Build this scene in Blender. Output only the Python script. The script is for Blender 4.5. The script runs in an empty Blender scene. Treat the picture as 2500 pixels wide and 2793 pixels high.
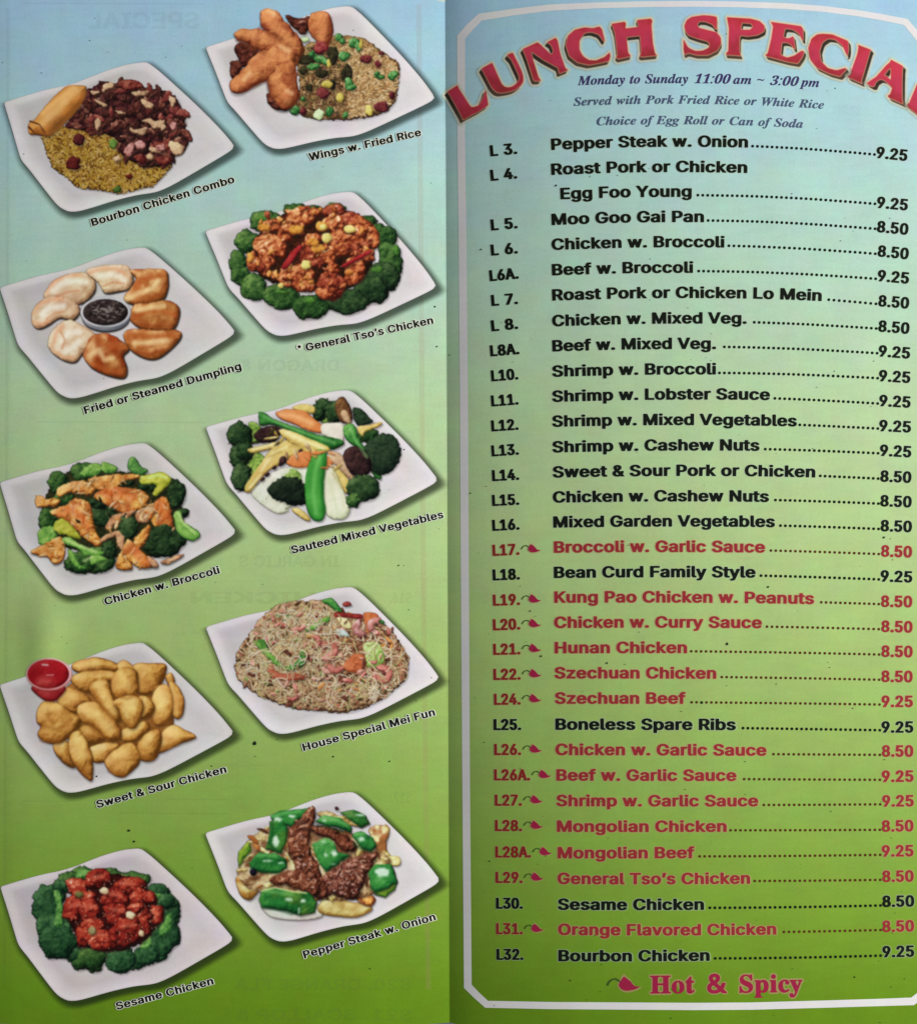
import bpy, math, random
import numpy as np
from mathutils.geometry import tessellate_polygon

# ---------------------------------------------------------------- camera, light, exposure
# one "px" of the printed sheet is 0.1 mm; the part of the sheet in view is 250 x 279 mm
S = 0.0001
FW, FH = 2500.0, 2793.0
CAM_U, CAM_V, CAM_D = 1700.0, 1950.0, 3500.0
scn = bpy.context.scene
COL = scn.collection


def wx(u): return (u - FW / 2) * S
def wy(v): return (FH / 2 - v) * S


cam_d = bpy.data.cameras.new('camera')
cam = bpy.data.objects.new('camera', cam_d)
COL.objects.link(cam)
cam.location = (wx(CAM_U), wy(CAM_V), CAM_D * S)
cam_d.sensor_fit = 'HORIZONTAL'
cam_d.sensor_width = 36.0
cam_d.lens = 36.0 * CAM_D / FW
cam_d.shift_x = (FW / 2 - CAM_U) / FW
cam_d.shift_y = (CAM_V - FH / 2) / FW
cam_d.clip_start = 0.01
cam_d.clip_end = 50.0
scn.camera = cam

world = bpy.data.worlds.new('World')
scn.world = world
world.use_nodes = True
bg = world.node_tree.nodes['Background']
bg.inputs['Color'].default_value = (0.96, 0.99, 1.0, 1)
AMBIENT = 0.29
bg.inputs['Strength'].default_value = AMBIENT

# the room's window: one large soft lamp low to the right of the menu
KEY = 0.73            # wanted irradiance / pi on the flat sheet from the lamp
ld = bpy.data.lights.new('window_light', 'AREA')
ld.shape = 'RECTANGLE'
ld.size = 0.8
ld.size_y = 0.8
ld.color = (1.0, 0.985, 0.96)
lo = bpy.data.objects.new('window_light', ld)
COL.objects.link(lo)
EL, AZ, LDIST = math.radians(23.5), math.radians(8), 3.0
ldir = (math.cos(EL) * math.cos(AZ), math.cos(EL) * math.sin(AZ), math.sin(EL))
lo.location = tuple(c * LDIST for c in ldir)
from mathutils import Vector
lo.rotation_euler = Vector(ldir).to_track_quat('Z', 'Y').to_euler()
# power so that  L * area * cos / dist^2 / pi  gives KEY on a flat sheet (radiance L = P / (pi * area))
ld.energy = KEY * math.pi * math.pi * LDIST ** 2 / math.sin(EL)

scn.view_settings.view_transform = 'Standard'
scn.view_settings.look = 'None'
scn.view_settings.exposure = 0.0
scn.view_settings.gamma = 1.0
scn.cycles.max_bounces = 6
scn.cycles.transparent_max_bounces = 16
scn.cycles.use_denoising = False

# ---------------------------------------------------------------- the relief of the folded sheet
RT = np.array([0, 10, 25, 50, 90, 150, 300, 500, 700, 1000, 1500.])
RS = np.array([.37, .355, .325, .28, .24, .205, .14, .06, -.005, -.06, -.105])
_t = np.linspace(0, 1500, 1501)
_rs = np.interp(_t, RT, RS)
R_H = np.concatenate([[0], np.cumsum((_rs[1:] + _rs[:-1]) / 2)])
LT = np.array([0, 12, 40, 120, 300, 600, 900, 1100, 1195, 1216, 1500.])   # distance left of the fold
LS = np.array([-.10, -.09, -.075, -.05, -.005, .035, .065, .085, .11, .15, .17])
_ls = np.interp(_t, LT, LS)
L_H = np.concatenate([[0], np.cumsum(-(_ls[1:] + _ls[:-1]) / 2)])


def fold_u(v): return 1213.5 + 12.5 * v / FH


def height(u, v):
    """height of the paper above the fold line, in px"""
    u = np.asarray(u, float); v = np.asarray(v, float)
    f = fold_u(v)
    hr = np.interp(np.clip(u - f, 0, 1500), _t, R_H)
    hl = np.interp(np.clip(f - u, 0, 1500), _t, L_H)
    h = np.where(u >= f, hr, hl)
    # small dents of handled paper; first bump shaped to imitate a soft shadow patch
    def bump(cu, cv, su, sv, a): return a * np.exp(-((u - cu) / su) ** 2 - ((v - cv) / sv) ** 2)
    side = np.clip(np.abs(u - f) / 60, 0, 1)
    side = side * side * (3 - 2 * side)
    h = h + side * (bump(112, 1745, 60, 120, 9.5) + bump(2230, 900, 330, 500, 3) + bump(1560, 1500, 180, 420, -3)
                    + bump(700, 620, 260, 300, -3.5) + bump(380, 2350, 260, 240, -3) + bump(950, 1700, 120, 500, 2.0)
                    + 0.35 * np.sin(u / 61 + v / 190) * np.sin(v / 83 - u / 300) + 0.3 * np.sin(v / 47 + u / 220))
    return h


Z0 = 14.0   # the sheet lies a little above the table


def P(u, v, layer=0.0):
    """print position measured on the picture -> point on the paper it was printed on"""
    u = np.asarray(u, float); v = np.asarray(v, float)
    uu, vv = u, v
    for _ in range(4):
        z = height(uu, vv) + layer
        uu = u + (CAM_U - u) * z / CAM_D
        vv = v + (CAM_V - v) * z / CAM_D
    z = height(uu, vv) + layer
    return np.stack([(uu - FW / 2) * S, (FH / 2 - vv) * S, z * S], -1)


LAY = 0.24


def lin(c):
    c = np.asarray(c, float) / 255.0
    return np.where(c <= 0.04045, c / 12.92, ((c + 0.055) / 1.055) ** 2.4)


# ---------------------------------------------------------------- materials
def new_mat(name):
    m = bpy.data.materials.new(name)
    m.use_nodes = True
    nt = m.node_tree
    b = nt.nodes['Principled BSDF']
    b.inputs['Roughness'].default_value = 0.6
    b.inputs['Specular IOR Level'].default_value = 0.04
    return m, nt, b


def grain(nt, color_out, amt=1.0):
    """paper and ink grain: fine speckle, soft horizontal fibre streaks, faint colour blotches"""
    N, L = nt.nodes, nt.links
    tc = N.new('ShaderNodeTexCoord')
    mp = N.new('ShaderNodeMapping'); L.new(tc.outputs['Object'], mp.inputs['Vector'])
    mp.inputs['Scale'].default_value = (1, 1, 0)
    def noise(scale, detail, sx=1, sy=1):
        m2 = N.new('ShaderNodeMapping'); L.new(mp.outputs['Vector'], m2.inputs['Vector'])
        m2.inputs['Scale'].default_value = (scale * sx, scale * sy, 1)
        n = N.new('ShaderNodeTexNoise'); n.inputs['Scale'].default_value = 1.0
        n.inputs['Detail'].default_value = detail
        L.new(m2.outputs['Vector'], n.inputs['Vector'])
        return n
    fine = noise(1500, 2)
    fib = noise(420, 3, .35, 1.6)
    fib2 = noise(420, 3, 1.6, .35)
    blot = noise(75, 3)
    def mathn(op, a, b_):
        n = N.new('ShaderNodeMath'); n.operation = op
        for i, x in enumerate((a, b_)):
            if isinstance(x, (int, float)): n.inputs[i].default_value = x
            else: L.new(x, n.inputs[i])
        return n.outputs[0]
    s = mathn('MULTIPLY', mathn('SUBTRACT', fine.outputs['Fac'], .5), .16 * amt)
    s2 = mathn('MULTIPLY', mathn('SUBTRACT', fib.outputs['Fac'], .5), .11 * amt)
    s3 = mathn('MULTIPLY', mathn('SUBTRACT', fib2.outputs['Fac'], .5), .07 * amt)
    s4 = mathn('MULTIPLY', mathn('SUBTRACT', blot.outputs['Fac'], .5), .14 * amt)
    tot = mathn('ADD', mathn('ADD', mathn('ADD', s, s2), mathn('ADD', s3, s4)), 1.0)
    vm = N.new('ShaderNodeVectorMath'); vm.operation = 'SCALE'
    L.new(color_out, vm.inputs[0]); L.new(tot, vm.inputs['Scale'])
    # colour blotches
    cb = noise(130, 2)
    vs = N.new('ShaderNodeVectorMath'); vs.operation = 'SUBTRACT'
    L.new(cb.outputs['Color'], vs.inputs[0]); vs.inputs[1].default_value = (.5, .5, .5)
    vq = N.new('ShaderNodeVectorMath'); vq.operation = 'SCALE'
    L.new(vs.outputs[0], vq.inputs[0]); vq.inputs['Scale'].default_value = .20 * amt
    va = N.new('ShaderNodeVectorMath'); va.operation = 'ADD'
    L.new(vq.outputs[0], va.inputs[0]); va.inputs[1].default_value = (1, 1, 1)
    vx = N.new('ShaderNodeVectorMath'); vx.operation = 'MULTIPLY'
    L.new(vm.outputs[0], vx.inputs[0]); L.new(va.outputs[0], vx.inputs[1])
    return vx.outputs[0]


def ink(name, srgb, amt=.8, alpha=1.0):
    m, nt, b = new_mat(name)
    rgb = nt.nodes.new('ShaderNodeRGB')
    rgb.outputs[0].default_value = (*lin(srgb), 1)
    nt.links.new(grain(nt, rgb.outputs[0], amt), b.inputs['Base Color'])
    b.inputs['Alpha'].default_value = alpha
    return m


GRAD = [(-200, (156, 192, 220)), (0, (155, 191, 214)), (250, (162, 199, 208)), (500, (168, 202, 196)), (800, (172, 203, 180)),
        (1100, (174, 201, 156)), (1450, (170, 195, 134)), (1750, (159, 186, 112)), (2050, (144, 174, 90)),
        (2300, (128, 162, 66)), (2500, (116, 151, 48)), (2700, (101, 138, 30)), (2900, (92, 128, 22))]


def page_mat():
    m, nt, b = new_mat('printed_gradient_paper')
    N, L = nt.nodes, nt.links
    tc = N.new('ShaderNodeTexCoord')
    sp = N.new('ShaderNodeSeparateXYZ'); L.new(tc.outputs['Object'], sp.inputs[0])
    mr = N.new('ShaderNodeMapRange'); L.new(sp.outputs['Y'], mr.inputs['Value'])
    v0, v1 = GRAD[0][0], GRAD[-1][0]
    mr.inputs['From Min'].default_value = wy(v0); mr.inputs['From Max'].default_value = wy(v1)
    mr.inputs['To Min'].default_value = 0; mr.inputs['To Max'].default_value = 1
    cr = N.new('ShaderNodeValToRGB'); L.new(mr.outputs[0], cr.inputs[0])
    el = cr.color_ramp.elements
    while len(el) < len(GRAD): el.new(0.5)
    for e, (v, c) in zip(el, GRAD):
        e.position = (v - v0) / (v1 - v0)
    for e, (v, c) in zip(el, GRAD):
        e.color = (*lin(c), 1)
    L.new(grain(nt, cr.outputs[0], 1.0), b.inputs['Base Color'])
    # very shallow paper tooth
    n = N.new('ShaderNodeTexNoise'); n.inputs['Scale'].default_value = 900; n.inputs['Detail'].default_value = 3
    L.new(tc.outputs['Object'], n.inputs['Vector'])
    bp = N.new('ShaderNodeBump'); bp.inputs['Strength'].default_value = .12; bp.inputs['Distance'].default_value = .00004
    L.new(n.outputs['Fac'], bp.inputs['Height']); L.new(bp.outputs[0], b.inputs['Normal'])
    return m


def picture_mat():
    """four-colour print: ink colour and coverage come from the picture's own colour attribute"""
    m, nt, b = new_mat('printed_picture_ink')
    N, L = nt.nodes, nt.links
    at = N.new('ShaderNodeAttribute'); at.attribute_name = 'Col'
    L.new(grain(nt, at.outputs['Color'], .75), b.inputs['Base Color'])
    L.new(at.outputs['Alpha'], b.inputs['Alpha'])
    return m


M_PAGE = page_mat()
M_PIC = picture_mat()
M_BLACK = ink('black_ink', (22, 26, 20))
M_RED = ink('red_ink', (146, 46, 52))
M_REDDOT = ink('brown_red_ink', (84, 44, 26))
M_REDCODE = ink('dark_red_ink', (130, 42, 38))
M_PEACH = ink('peach_ink_rim', (214, 172, 130), .8, .38)
M_PALE = ink('pale_ink_rim', (205, 220, 200), .8, .30)
M_WHITE = ink('white_ink_rim', (232, 235, 220), .5, .85)
M_NAVY = ink('indigo_ink', (62, 52, 98))
M_SLATE = ink('slate_ink', (74, 84, 112))
M_CRIMSON = ink('crimson_ink', (152, 34, 66))
M_STEM = ink('stem_green_ink', (60, 82, 40))
M_LINE = ink('white_border_ink', (214, 212, 212), .6)
M_GHOST = ink('show_through_ink', (74, 90, 84), .8, .042)
M_GHOSTP = ink('show_through_pink', (200, 150, 130), .8, .09)
M_SPECK = ink('dark_speck', (30, 40, 30))

mt, nt_, b_ = new_mat('pale_tabletop_paint')
rgb_ = nt_.nodes.new('ShaderNodeRGB'); rgb_.outputs[0].default_value = (*lin((205, 220, 212)), 1)
nt_.links.new(grain(nt_, rgb_.outputs[0], .5), b_.inputs['Base Color'])
M_TABLE = mt


# ---------------------------------------------------------------- mesh helpers
def add_mesh(name, verts, faces, mat, parent=None, cols=None, smooth=False):
    """faces: (n,3) or (n,4) int array; cols: (nverts,4) linear rgba"""
    me = bpy.data.meshes.new(name)
    verts = np.asarray(verts, np.float32); faces = np.asarray(faces, np.int32)
    nf, k = faces.shape
    me.vertices.add(len(verts)); me.vertices.foreach_set('co', verts.ravel())
    me.loops.add(nf * k); me.loops.foreach_set('vertex_index', faces.ravel())
    me.polygons.add(nf)
    me.polygons.foreach_set('loop_start', np.arange(0, nf * k, k, dtype=np.int32))
    if smooth: me.polygons.foreach_set('use_smooth', np.ones(nf, bool))
    me.update(calc_edges=True)
    if cols is not None:
        a = me.color_attributes.new('Col', 'FLOAT_COLOR', 'POINT')
        a.data.foreach_set('color', np.asarray(cols, np.float32).ravel())
    me.materials.append(mat)
    o = bpy.data.objects.new(name, me)
    COL.objects.link(o)
    if parent is not None: o.parent = parent
    return o


def up(faces, V):
    """make faces wind so that their normals point up"""
    F = np.array(faces)
    a, b, c = V[F[:, 0]], V[F[:, 1]], V[F[:, 2]]
    z = (b[:, 0] - a[:, 0]) * (c[:, 1] - a[:, 1]) - (b[:, 1] - a[:, 1]) * (c[:, 0] - a[:, 0])
    F[z < 0] = F[z < 0][:, ::-1]
    return F


def poly_obj(name, loops, mat, parent, layer, sub=None):
    """flat printed patch from px polygons, laid on the paper"""
    V, F = [], []
    for lp in loops:
        lp = np.asarray(lp, float)
        t = tessellate_polygon([[Vector((x, y, 0)) for x, y in lp]])
        o = len(V); V += lp.tolist(); F += [[o + i for i in f] for f in t]
    V = np.array(V)
    p3 = P(V[:, 0], V[:, 1], layer * LAY)
    return add_mesh(name, p3, up(F, p3), mat, parent)


def band_obj(name, pts, widths, mat, parent, layer, step=14):
    """printed line of varying width along px points, mitred at its corners"""
    pts = np.asarray(pts, float); w = np.asarray(widths, float)
    d = np.diff(pts, axis=0); L = np.hypot(*d.T); n = np.stack([-d[:, 1] / L, d[:, 0] / L], 1)
    vn = np.zeros_like(pts)
    vn[0] = n[0]; vn[-1] = n[-1]
    for i in range(1, len(pts) - 1):
        m = n[i - 1] + n[i]; m /= np.hypot(*m); vn[i] = m / max(.3, m @ n[i])
    A = pts + vn * w[:, None] / 2; B = pts - vn * w[:, None] / 2
    a, b = [], []
    for i in range(len(pts) - 1):
        k = max(1, int(L[i] / step))
        for j in range(k):
            t = j / k; a.append(A[i] * (1 - t) + A[i + 1] * t); b.append(B[i] * (1 - t) + B[i + 1] * t)
    a.append(A[-1]); b.append(B[-1])
    a = np.array(a); b = np.array(b); mid = (a + b) / 2
    V = np.concatenate([a, mid, b]); k = len(a)
    F = [[i, i + 1, k + i + 1, k + i] for i in range(k - 1)] + [[k + i, k + i + 1, 2 * k + i + 1, 2 * k + i] for i in range(k - 1)]
    p3 = P(V[:, 0], V[:, 1], layer * LAY)
    return add_mesh(name, p3, up(F, p3), mat, parent)


# ---------------------------------------------------------------- lettering
GLYPHS = {
 ('s', 'A'): {'a': 0.4797, 'g': [[0,-18,86,-21,116,-10,158,114,166,121,318,119,366,-12,390,-20,462,-21,480,-18,494,-9,496,6,311,510,302,522,278,529,198,529,170,518,-17,6,-14,-10],[198,220,238,340,282,222]], 'h': [[-6,-50,102,-51,151,-34,171,-10,206,90,278,87,313,-18,350,-45,486,-50,545,-18,548,14,363,518,334,547,286,560,190,560,148,550,118,526,-71,6,-58,-28]]},
 ('s', 'B'): {'a': 0.4561, 'g': [[43,-18,250,-21,314,-15,354,-3,394,18,417,38,434,62,451,110,449,174,441,198,422,230,379,270,406,294,425,326,433,366,431,398,419,438,405,462,362,500,322,518,258,529,58,529,29,518,25,502,25,-2],[162,78,162,208,266,209,290,198,306,182,318,158,320,126,311,102,298,89,266,79],[162,308,160,430,258,430,287,414,299,390,300,358,291,334,276,318,242,306]], 'h': [[38,-50,330,-44,418,-13,476,38,501,94,504,166,484,222,445,270,479,326,483,406,457,470,407,518,338,548,242,560,42,559,2,548,-23,526,-28,-2,-6,-34],[218,109,213,174,250,177,266,150,264,118],[218,338,214,398,234,400,245,390,247,358,234,338]]},
 ('s', 'C'): {'a': 0.5101, 'g': [[230,-25,278,-27,326,-22,374,-7,415,15,446,40,473,71,498,119,508,159,497,175,478,181,390,178,375,167,364,135,342,103,310,82,270,74,238,77,214,87,184,111,160,143,144,191,139,231,144,319,153,351,167,375,185,399,214,421,238,431,270,435,318,423,354,391,374,343,398,329,478,328,494,332,507,343,502,375,486,415,452,463,422,489,385,511,310,533,246,535,190,526,150,511,110,487,74,455,36,399,18,351,8,303,6,231,13,175,35,111,59,71,88,39,126,10,166,-10]], 'h': [[230,-57,350,-50,451,-9,525,63,561,159,552,183,518,205,406,212,338,191,303,127,278,107,249,111,213,151,194,207,195,303,219,367,252,399,286,397,334,320,382,299,510,301,546,319,560,343,538,423,486,490,414,537,326,563,198,561,86,519,44,487,-2,431,-44,311,-40,175,-16,103,14,55,61,7,110,-24]]},
 ('s', 'D'): {'a': 0.5022, 'g': [[43,-18,218,-21,306,-11,354,5,394,28,445,78,476,134,489,182,496,230,494,302,482,357,466,398,427,454,394,482,330,514,258,528,58,529,29,518,25,502,25,-2],[162,78,160,430,234,431,266,426,316,398,337,374,355,334,364,254,354,174,329,126,290,93,250,80]], 'h': [[38,-50,226,-52,322,-41,410,-7,492,62,542,174,546,310,506,427,435,502,354,542,258,559,42,559,2,548,-23,526,-28,-2,-6,-34],[218,109,218,400,258,391,284,366,302,326,311,254,306,198,288,150,257,118]]},
 ('s', 'E'): {'a': 0.4186, 'g': [[43,-18,378,-21,406,-10,410,-2,409,62,394,74,162,78,160,86,162,208,362,209,380,214,390,230,390,286,386,295,370,304,160,310,160,430,370,431,394,436,406,446,407,454,407,510,394,525,370,529,58,529,29,518,25,502,25,-2]], 'h': [[38,-50,386,-51,427,-42,458,-18,463,62,437,94,394,108,218,109,213,118,218,177,378,179,418,193,440,214,442,294,424,318,370,337,218,338,213,390,218,400,386,401,434,415,460,454,459,518,440,542,378,560,58,560,10,551,-23,526,-28,-2,-6,-34]]},
 ('s', 'F'): {'a': 0.41, 'g': [[43,-18,130,-20,155,-10,159,-2,162,200,346,201,370,206,379,214,381,278,369,294,346,299,160,302,160,422,162,431,386,434,402,445,404,454,404,510,394,523,370,529,58,529,29,518,25,502,25,-2]], 'h': [[38,-50,146,-50,202,-24,213,-2,213,166,370,171,426,200,434,278,418,308,362,329,218,330,213,390,218,400,386,401,434,417,457,454,456,518,436,542,378,560,58,560,10,551,-23,526,-28,-2,-6,-34]]},
 ('s', 'G'): {'a': 0.5203, 'g': [[231,-25,286,-27,334,-20,382,-5,419,15,449,39,475,71,500,119,510,159,513,255,501,271,478,276,278,276,250,263,250,191,278,179,378,175,367,135,350,111,326,89,305,79,278,74,246,76,202,95,177,119,160,143,148,175,140,223,144,319,153,351,167,375,185,399,214,422,262,435,294,432,315,423,345,399,374,343,390,331,478,328,494,332,508,343,494,399,477,431,443,471,383,511,310,533,238,535,190,527,142,508,109,487,73,455,36,399,18,351,8,303,6,231,13,175,35,111,59,71,87,39,126,10,166,-10]], 'h': [[230,-57,358,-49,454,-8,532,71,563,159,565,263,548,287,516,303,547,319,562,343,533,431,497,479,447,519,326,563,198,562,85,519,43,487,-2,431,-44,311,-40,175,-16,103,13,55,60,7,110,-24],[254,109,224,135,206,169,249,151,315,143,286,110],[198,270,193,287,206,343,231,383,262,404,294,388,347,311,246,303]]},
 ('s', 'H'): {'a': 0.5169, 'g': [[43,-18,130,-20,155,-10,160,6,160,206,170,211,354,209,357,-2,362,-10,394,-21,466,-20,487,-10,492,6,492,502,488,518,474,527,450,529,386,529,361,518,354,309,161,310,160,510,156,518,143,526,122,529,50,528,29,518,25,502,25,-2]], 'h': [[38,-50,146,-50,202,-24,213,-2,213,174,226,180,304,174,304,-2,326,-34,370,-50,466,-51,533,-26,545,-2,545,510,530,537,458,560,370,559,322,540,304,510,298,341,214,342,213,510,186,546,138,560,50,560,-17,534,-28,510,-28,-2,-6,-34]]},
 ('s', 'I'): {'a': 0.3004, 'g': [[14,-18,269,-21,286,-18,301,-8,301,65,277,77,221,78,218,86,219,430,277,432,303,446,304,510,293,524,269,529,29,529,0,518,-3,446,13,434,77,431,83,422,83,86,77,78,13,75,-3,62,-4,-2]], 'h': [[9,-50,285,-51,325,-40,352,-18,357,54,350,78,271,118,272,398,330,414,357,446,356,518,325,549,277,560,21,560,-22,550,-52,526,-51,433,-19,409,30,398,30,110,-35,91,-57,54,-51,-18]]},
 ('s', 'K'): {'a': 0.4667, 'g': [[43,-18,130,-20,155,-10,159,-2,160,166,194,203,346,-13,370,-21,450,-21,479,-10,482,6,278,286,481,502,479,518,450,529,362,529,338,522,197,366,162,334,156,518,143,526,122,529,50,528,29,518,25,502,25,-2]], 'h': [[38,-50,138,-51,194,-32,213,-2,218,98,283,6,290,-18,322,-43,466,-51,506,-39,530,-19,530,19,500,46,329,286,492,462,527,486,535,518,516,542,458,560,322,554,287,534,218,446,210,520,170,553,42,559,-17,534,-28,510,-28,-2,-6,-34]]},
 ('s', 'L'): {'a': 0.393, 'g': [[43,-18,362,-21,386,-14,396,-2,395,62,378,75,161,78,160,510,146,525,130,529,50,528,34,522,25,510,25,-2]], 'h': [[38,-50,378,-51,428,-34,449,-2,446,70,418,96,370,109,214,110,213,510,194,540,154,557,26,556,-7,542,-26,518,-28,-2,-6,-34]]},
 ('s', 'M'): {'a': 0.6282, 'g': [[43,-18,130,-20,146,-15,157,-2,157,214,162,227,251,-2,266,-17,346,-20,372,-10,466,231,469,-2,474,-10,506,-21,578,-20,598,-10,603,6,603,502,599,518,586,526,562,529,474,529,445,518,314,184,183,518,170,526,146,529,58,529,29,518,25,502,25,-2]], 'h': [[38,-50,146,-50,202,-21,274,-51,370,-49,426,-24,474,-49,570,-52,610,-45,644,-26,656,6,656,510,645,534,610,554,570,560,458,559,409,542,390,518,314,309,238,518,219,542,170,559,58,560,18,554,-17,534,-28,510,-28,-2,-6,-34]]},
 ('s', 'N'): {'a': 0.5234, 'g': [[43,-18,130,-20,146,-16,160,-2,162,295,356,-10,370,-18,394,-21,466,-21,494,-10,498,6,498,502,494,518,466,529,394,529,378,525,364,510,362,205,167,518,154,526,130,529,50,528,29,518,25,502,25,-2]], 'h': [[38,-50,146,-50,201,-26,213,-2,218,133,299,6,304,-18,330,-39,378,-52,474,-51,539,-26,551,-2,551,502,538,536,466,560,378,559,331,542,311,510,306,373,224,502,219,526,194,548,146,560,50,560,-17,534,-28,510,-28,-2,-6,-34]]},
 ('s', 'O'): {'a': 0.5333, 'g': [[230,-25,294,-26,342,-18,388,-1,427,23,461,55,498,111,514,151,524,199,525,303,508,375,486,418,460,455,412,495,366,519,318,532,270,536,214,532,166,518,110,487,74,455,36,399,18,351,9,303,6,231,13,175,36,111,60,71,88,39,126,10,166,-10],[238,77,198,98,160,143,141,207,141,295,153,351,185,399,230,429,278,435,310,426,340,407,380,351,394,279,392,207,373,143,334,97,286,75]], 'h': [[230,-57,366,-46,470,5,536,79,578,199,573,335,524,447,447,519,334,562,198,561,86,519,45,487,-1,431,-44,311,-40,175,-16,103,14,55,61,7,110,-24],[254,108,224,135,203,175,192,279,219,367,240,391,270,404,302,383,328,343,342,231,331,175,310,136,278,108]]},
 ('s', 'P'): {'a': 0.4445, 'g': [[43,-18,130,-20,155,-10,159,-2,162,163,258,166,322,178,370,201,415,246,439,302,443,342,441,382,430,422,417,446,370,494,322,517,258,529,58,529,29,518,25,502,25,-2],[162,265,160,430,250,430,282,417,299,398,309,358,307,318,291,286,271,270,250,264]], 'h': [[38,-50,138,-51,191,-34,213,-2,218,134,298,139,370,159,426,192,467,238,493,310,491,398,464,462,410,514,338,547,242,560,42,559,2,548,-23,526,-28,-2,-6,-34],[218,294,213,398,234,400,253,374,256,334,242,299]]},
 ('s', 'R'): {'a': 0.449, 'g': [[43,-18,130,-20,155,-10,159,-2,160,174,170,177,226,174,322,-9,330,-15,346,-20,426,-21,458,-10,461,6,353,198,397,230,417,254,436,294,444,342,439,398,424,438,408,462,373,494,322,518,258,529,58,529,29,518,25,502,25,-2],[162,276,160,430,250,431,274,424,289,414,304,390,310,358,305,318,292,294,258,277]], 'h': [[38,-50,138,-51,194,-32,213,-2,218,95,271,-18,306,-44,450,-50,510,-18,513,14,412,182,473,254,497,350,476,446,410,516,338,548,242,560,42,559,2,548,-23,526,-28,-2,-6,-34],[218,307,213,398,242,399,255,374,256,334,246,310]]},
 ('s', 'S'): {'a': 0.4466, 'g': [[180,-27,268,-27,308,-19,348,-4,388,21,411,45,427,69,441,109,443,149,437,181,422,213,396,242,364,265,324,283,188,325,164,341,153,357,151,389,163,413,188,431,220,438,252,435,276,424,293,405,303,373,324,359,404,357,420,361,435,373,428,421,417,445,392,477,340,512,284,531,244,536,188,534,116,514,84,496,54,469,36,445,21,405,17,373,21,341,33,309,58,277,124,236,276,187,297,173,308,157,309,125,298,101,268,78,236,70,196,73,167,85,147,109,139,141,116,156,28,156,4,141,17,77,51,29,108,-8]], 'h': [[186,-59,300,-54,396,-21,457,29,494,109,489,189,455,245,390,293,305,325,412,327,463,341,488,373,476,437,445,485,408,517,300,561,180,565,84,539,4,481,-33,405,-31,333,12,261,92,211,228,169,256,149,252,117,220,101,198,117,178,165,132,186,12,186,-24,173,-47,149,-40,85,6,13,76,-33],[276,331,210,357,203,381,212,401,228,407,242,397,257,357,293,333]]},
 ('s', 'T'): {'a': 0.4486, 'g': [[176,-18,262,-20,278,-16,292,-2,292,430,422,431,443,438,452,454,452,510,438,525,414,529,30,529,13,526,-2,512,-3,454,6,438,30,431,157,430,158,-2]], 'h': [[170,-50,286,-49,339,-18,346,398,446,403,497,430,503,518,470,550,422,560,22,560,-21,550,-51,526,-56,446,-40,422,6,402,105,398,105,-2,126,-34]]},
 ('s', 'V'): {'a': 0.4797, 'g': [[187,-18,286,-20,310,-7,496,502,498,510,486,524,462,529,390,529,363,518,261,222,238,172,116,518,102,526,78,529,6,528,-15,518,-17,502,169,-2]], 'h': [[181,-50,302,-50,360,-18,550,502,546,526,526,544,478,560,390,560,326,541,308,518,238,315,171,518,152,542,102,559,6,560,-37,550,-67,526,-71,502,117,-10,138,-34]]},
 ('s', 'W'): {'a': 0.6862, 'g': [[138,-18,230,-21,261,-10,342,288,425,-10,438,-18,462,-21,534,-20,561,-10,703,502,701,518,686,527,662,529,598,529,572,518,494,219,486,232,415,510,406,522,382,529,302,529,275,518,198,229,190,223,113,518,101,526,78,529,6,528,-15,518,-17,502,120,-2]], 'h': [[132,-50,246,-51,297,-34,317,-10,342,97,369,-10,404,-42,542,-51,606,-26,757,502,746,534,678,560,550,550,517,518,494,420,463,526,406,558,294,560,239,542,220,518,198,425,190,423,169,518,134,550,6,560,-60,534,-71,502,69,-10,89,-34]]},
 ('s', 'Y'): {'a': 0.4718, 'g': [[187,-18,278,-20,294,-13,302,-3,305,214,488,502,490,510,478,524,454,529,382,529,350,519,238,336,214,363,118,521,94,529,14,529,-15,518,-17,502,167,214,169,-2]], 'h': [[181,-50,294,-49,351,-18,356,214,515,470,539,494,542,518,518,545,462,560,366,560,326,549,298,526,238,413,179,502,174,526,134,554,-2,559,-42,548,-67,526,-68,494,-42,467,116,214,117,-10,137,-34]]},
 ('s', '&'): {'a': 0.4476, 'g': [[158,-25,240,-24,288,-11,320,3,352,-19,440,-21,464,-13,473,-1,405,87,434,151,441,191,441,231,416,244,336,243,316,231,312,198,255,263,302,295,338,335,355,375,358,415,347,455,320,492,280,518,232,532,184,534,128,522,84,495,57,463,43,423,44,367,64,319,95,279,27,215,9,183,1,151,0,119,9,79,40,31,88,-4],[176,69,147,87,137,103,132,127,138,159,168,194,251,95,250,87,219,71],[192,351,176,375,172,407,184,432,208,439,223,423,225,391,211,367]], 'h': [[161,-57,240,-56,304,-42,456,-51,506,-33,526,-1,516,23,458,79,490,159,492,239,445,271,348,279,384,319,407,367,411,415,399,463,341,527,240,563,112,552,58,527,16,487,-7,439,-12,383,30,279,-30,215,-52,159,-48,87,-6,15,72,-36]]},
 ('s', 'a'): {'a': 0.3892, 'g': [[126,-27,188,-28,244,-12,268,-20,340,-20,364,-12,371,-3,372,253,368,293,356,325,339,349,316,371,284,388,252,398,196,405,156,402,108,391,72,373,41,349,6,293,7,285,20,275,100,253,128,261,151,293,180,309,212,308,224,301,236,285,240,261,236,250,132,234,76,219,28,190,2,149,-4,93,0,69,15,37,60,-5],[156,67,131,85,127,109,132,127,164,144,236,154,241,149,238,117,220,87,195,69]], 'h': [[127,-59,356,-50,402,-35,423,-11,417,309,378,373,308,416,204,436,92,421,4,373,-45,301,-31,261,30,237,-18,205,-50,157,-57,93,-41,37,22,-27]]},
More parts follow.
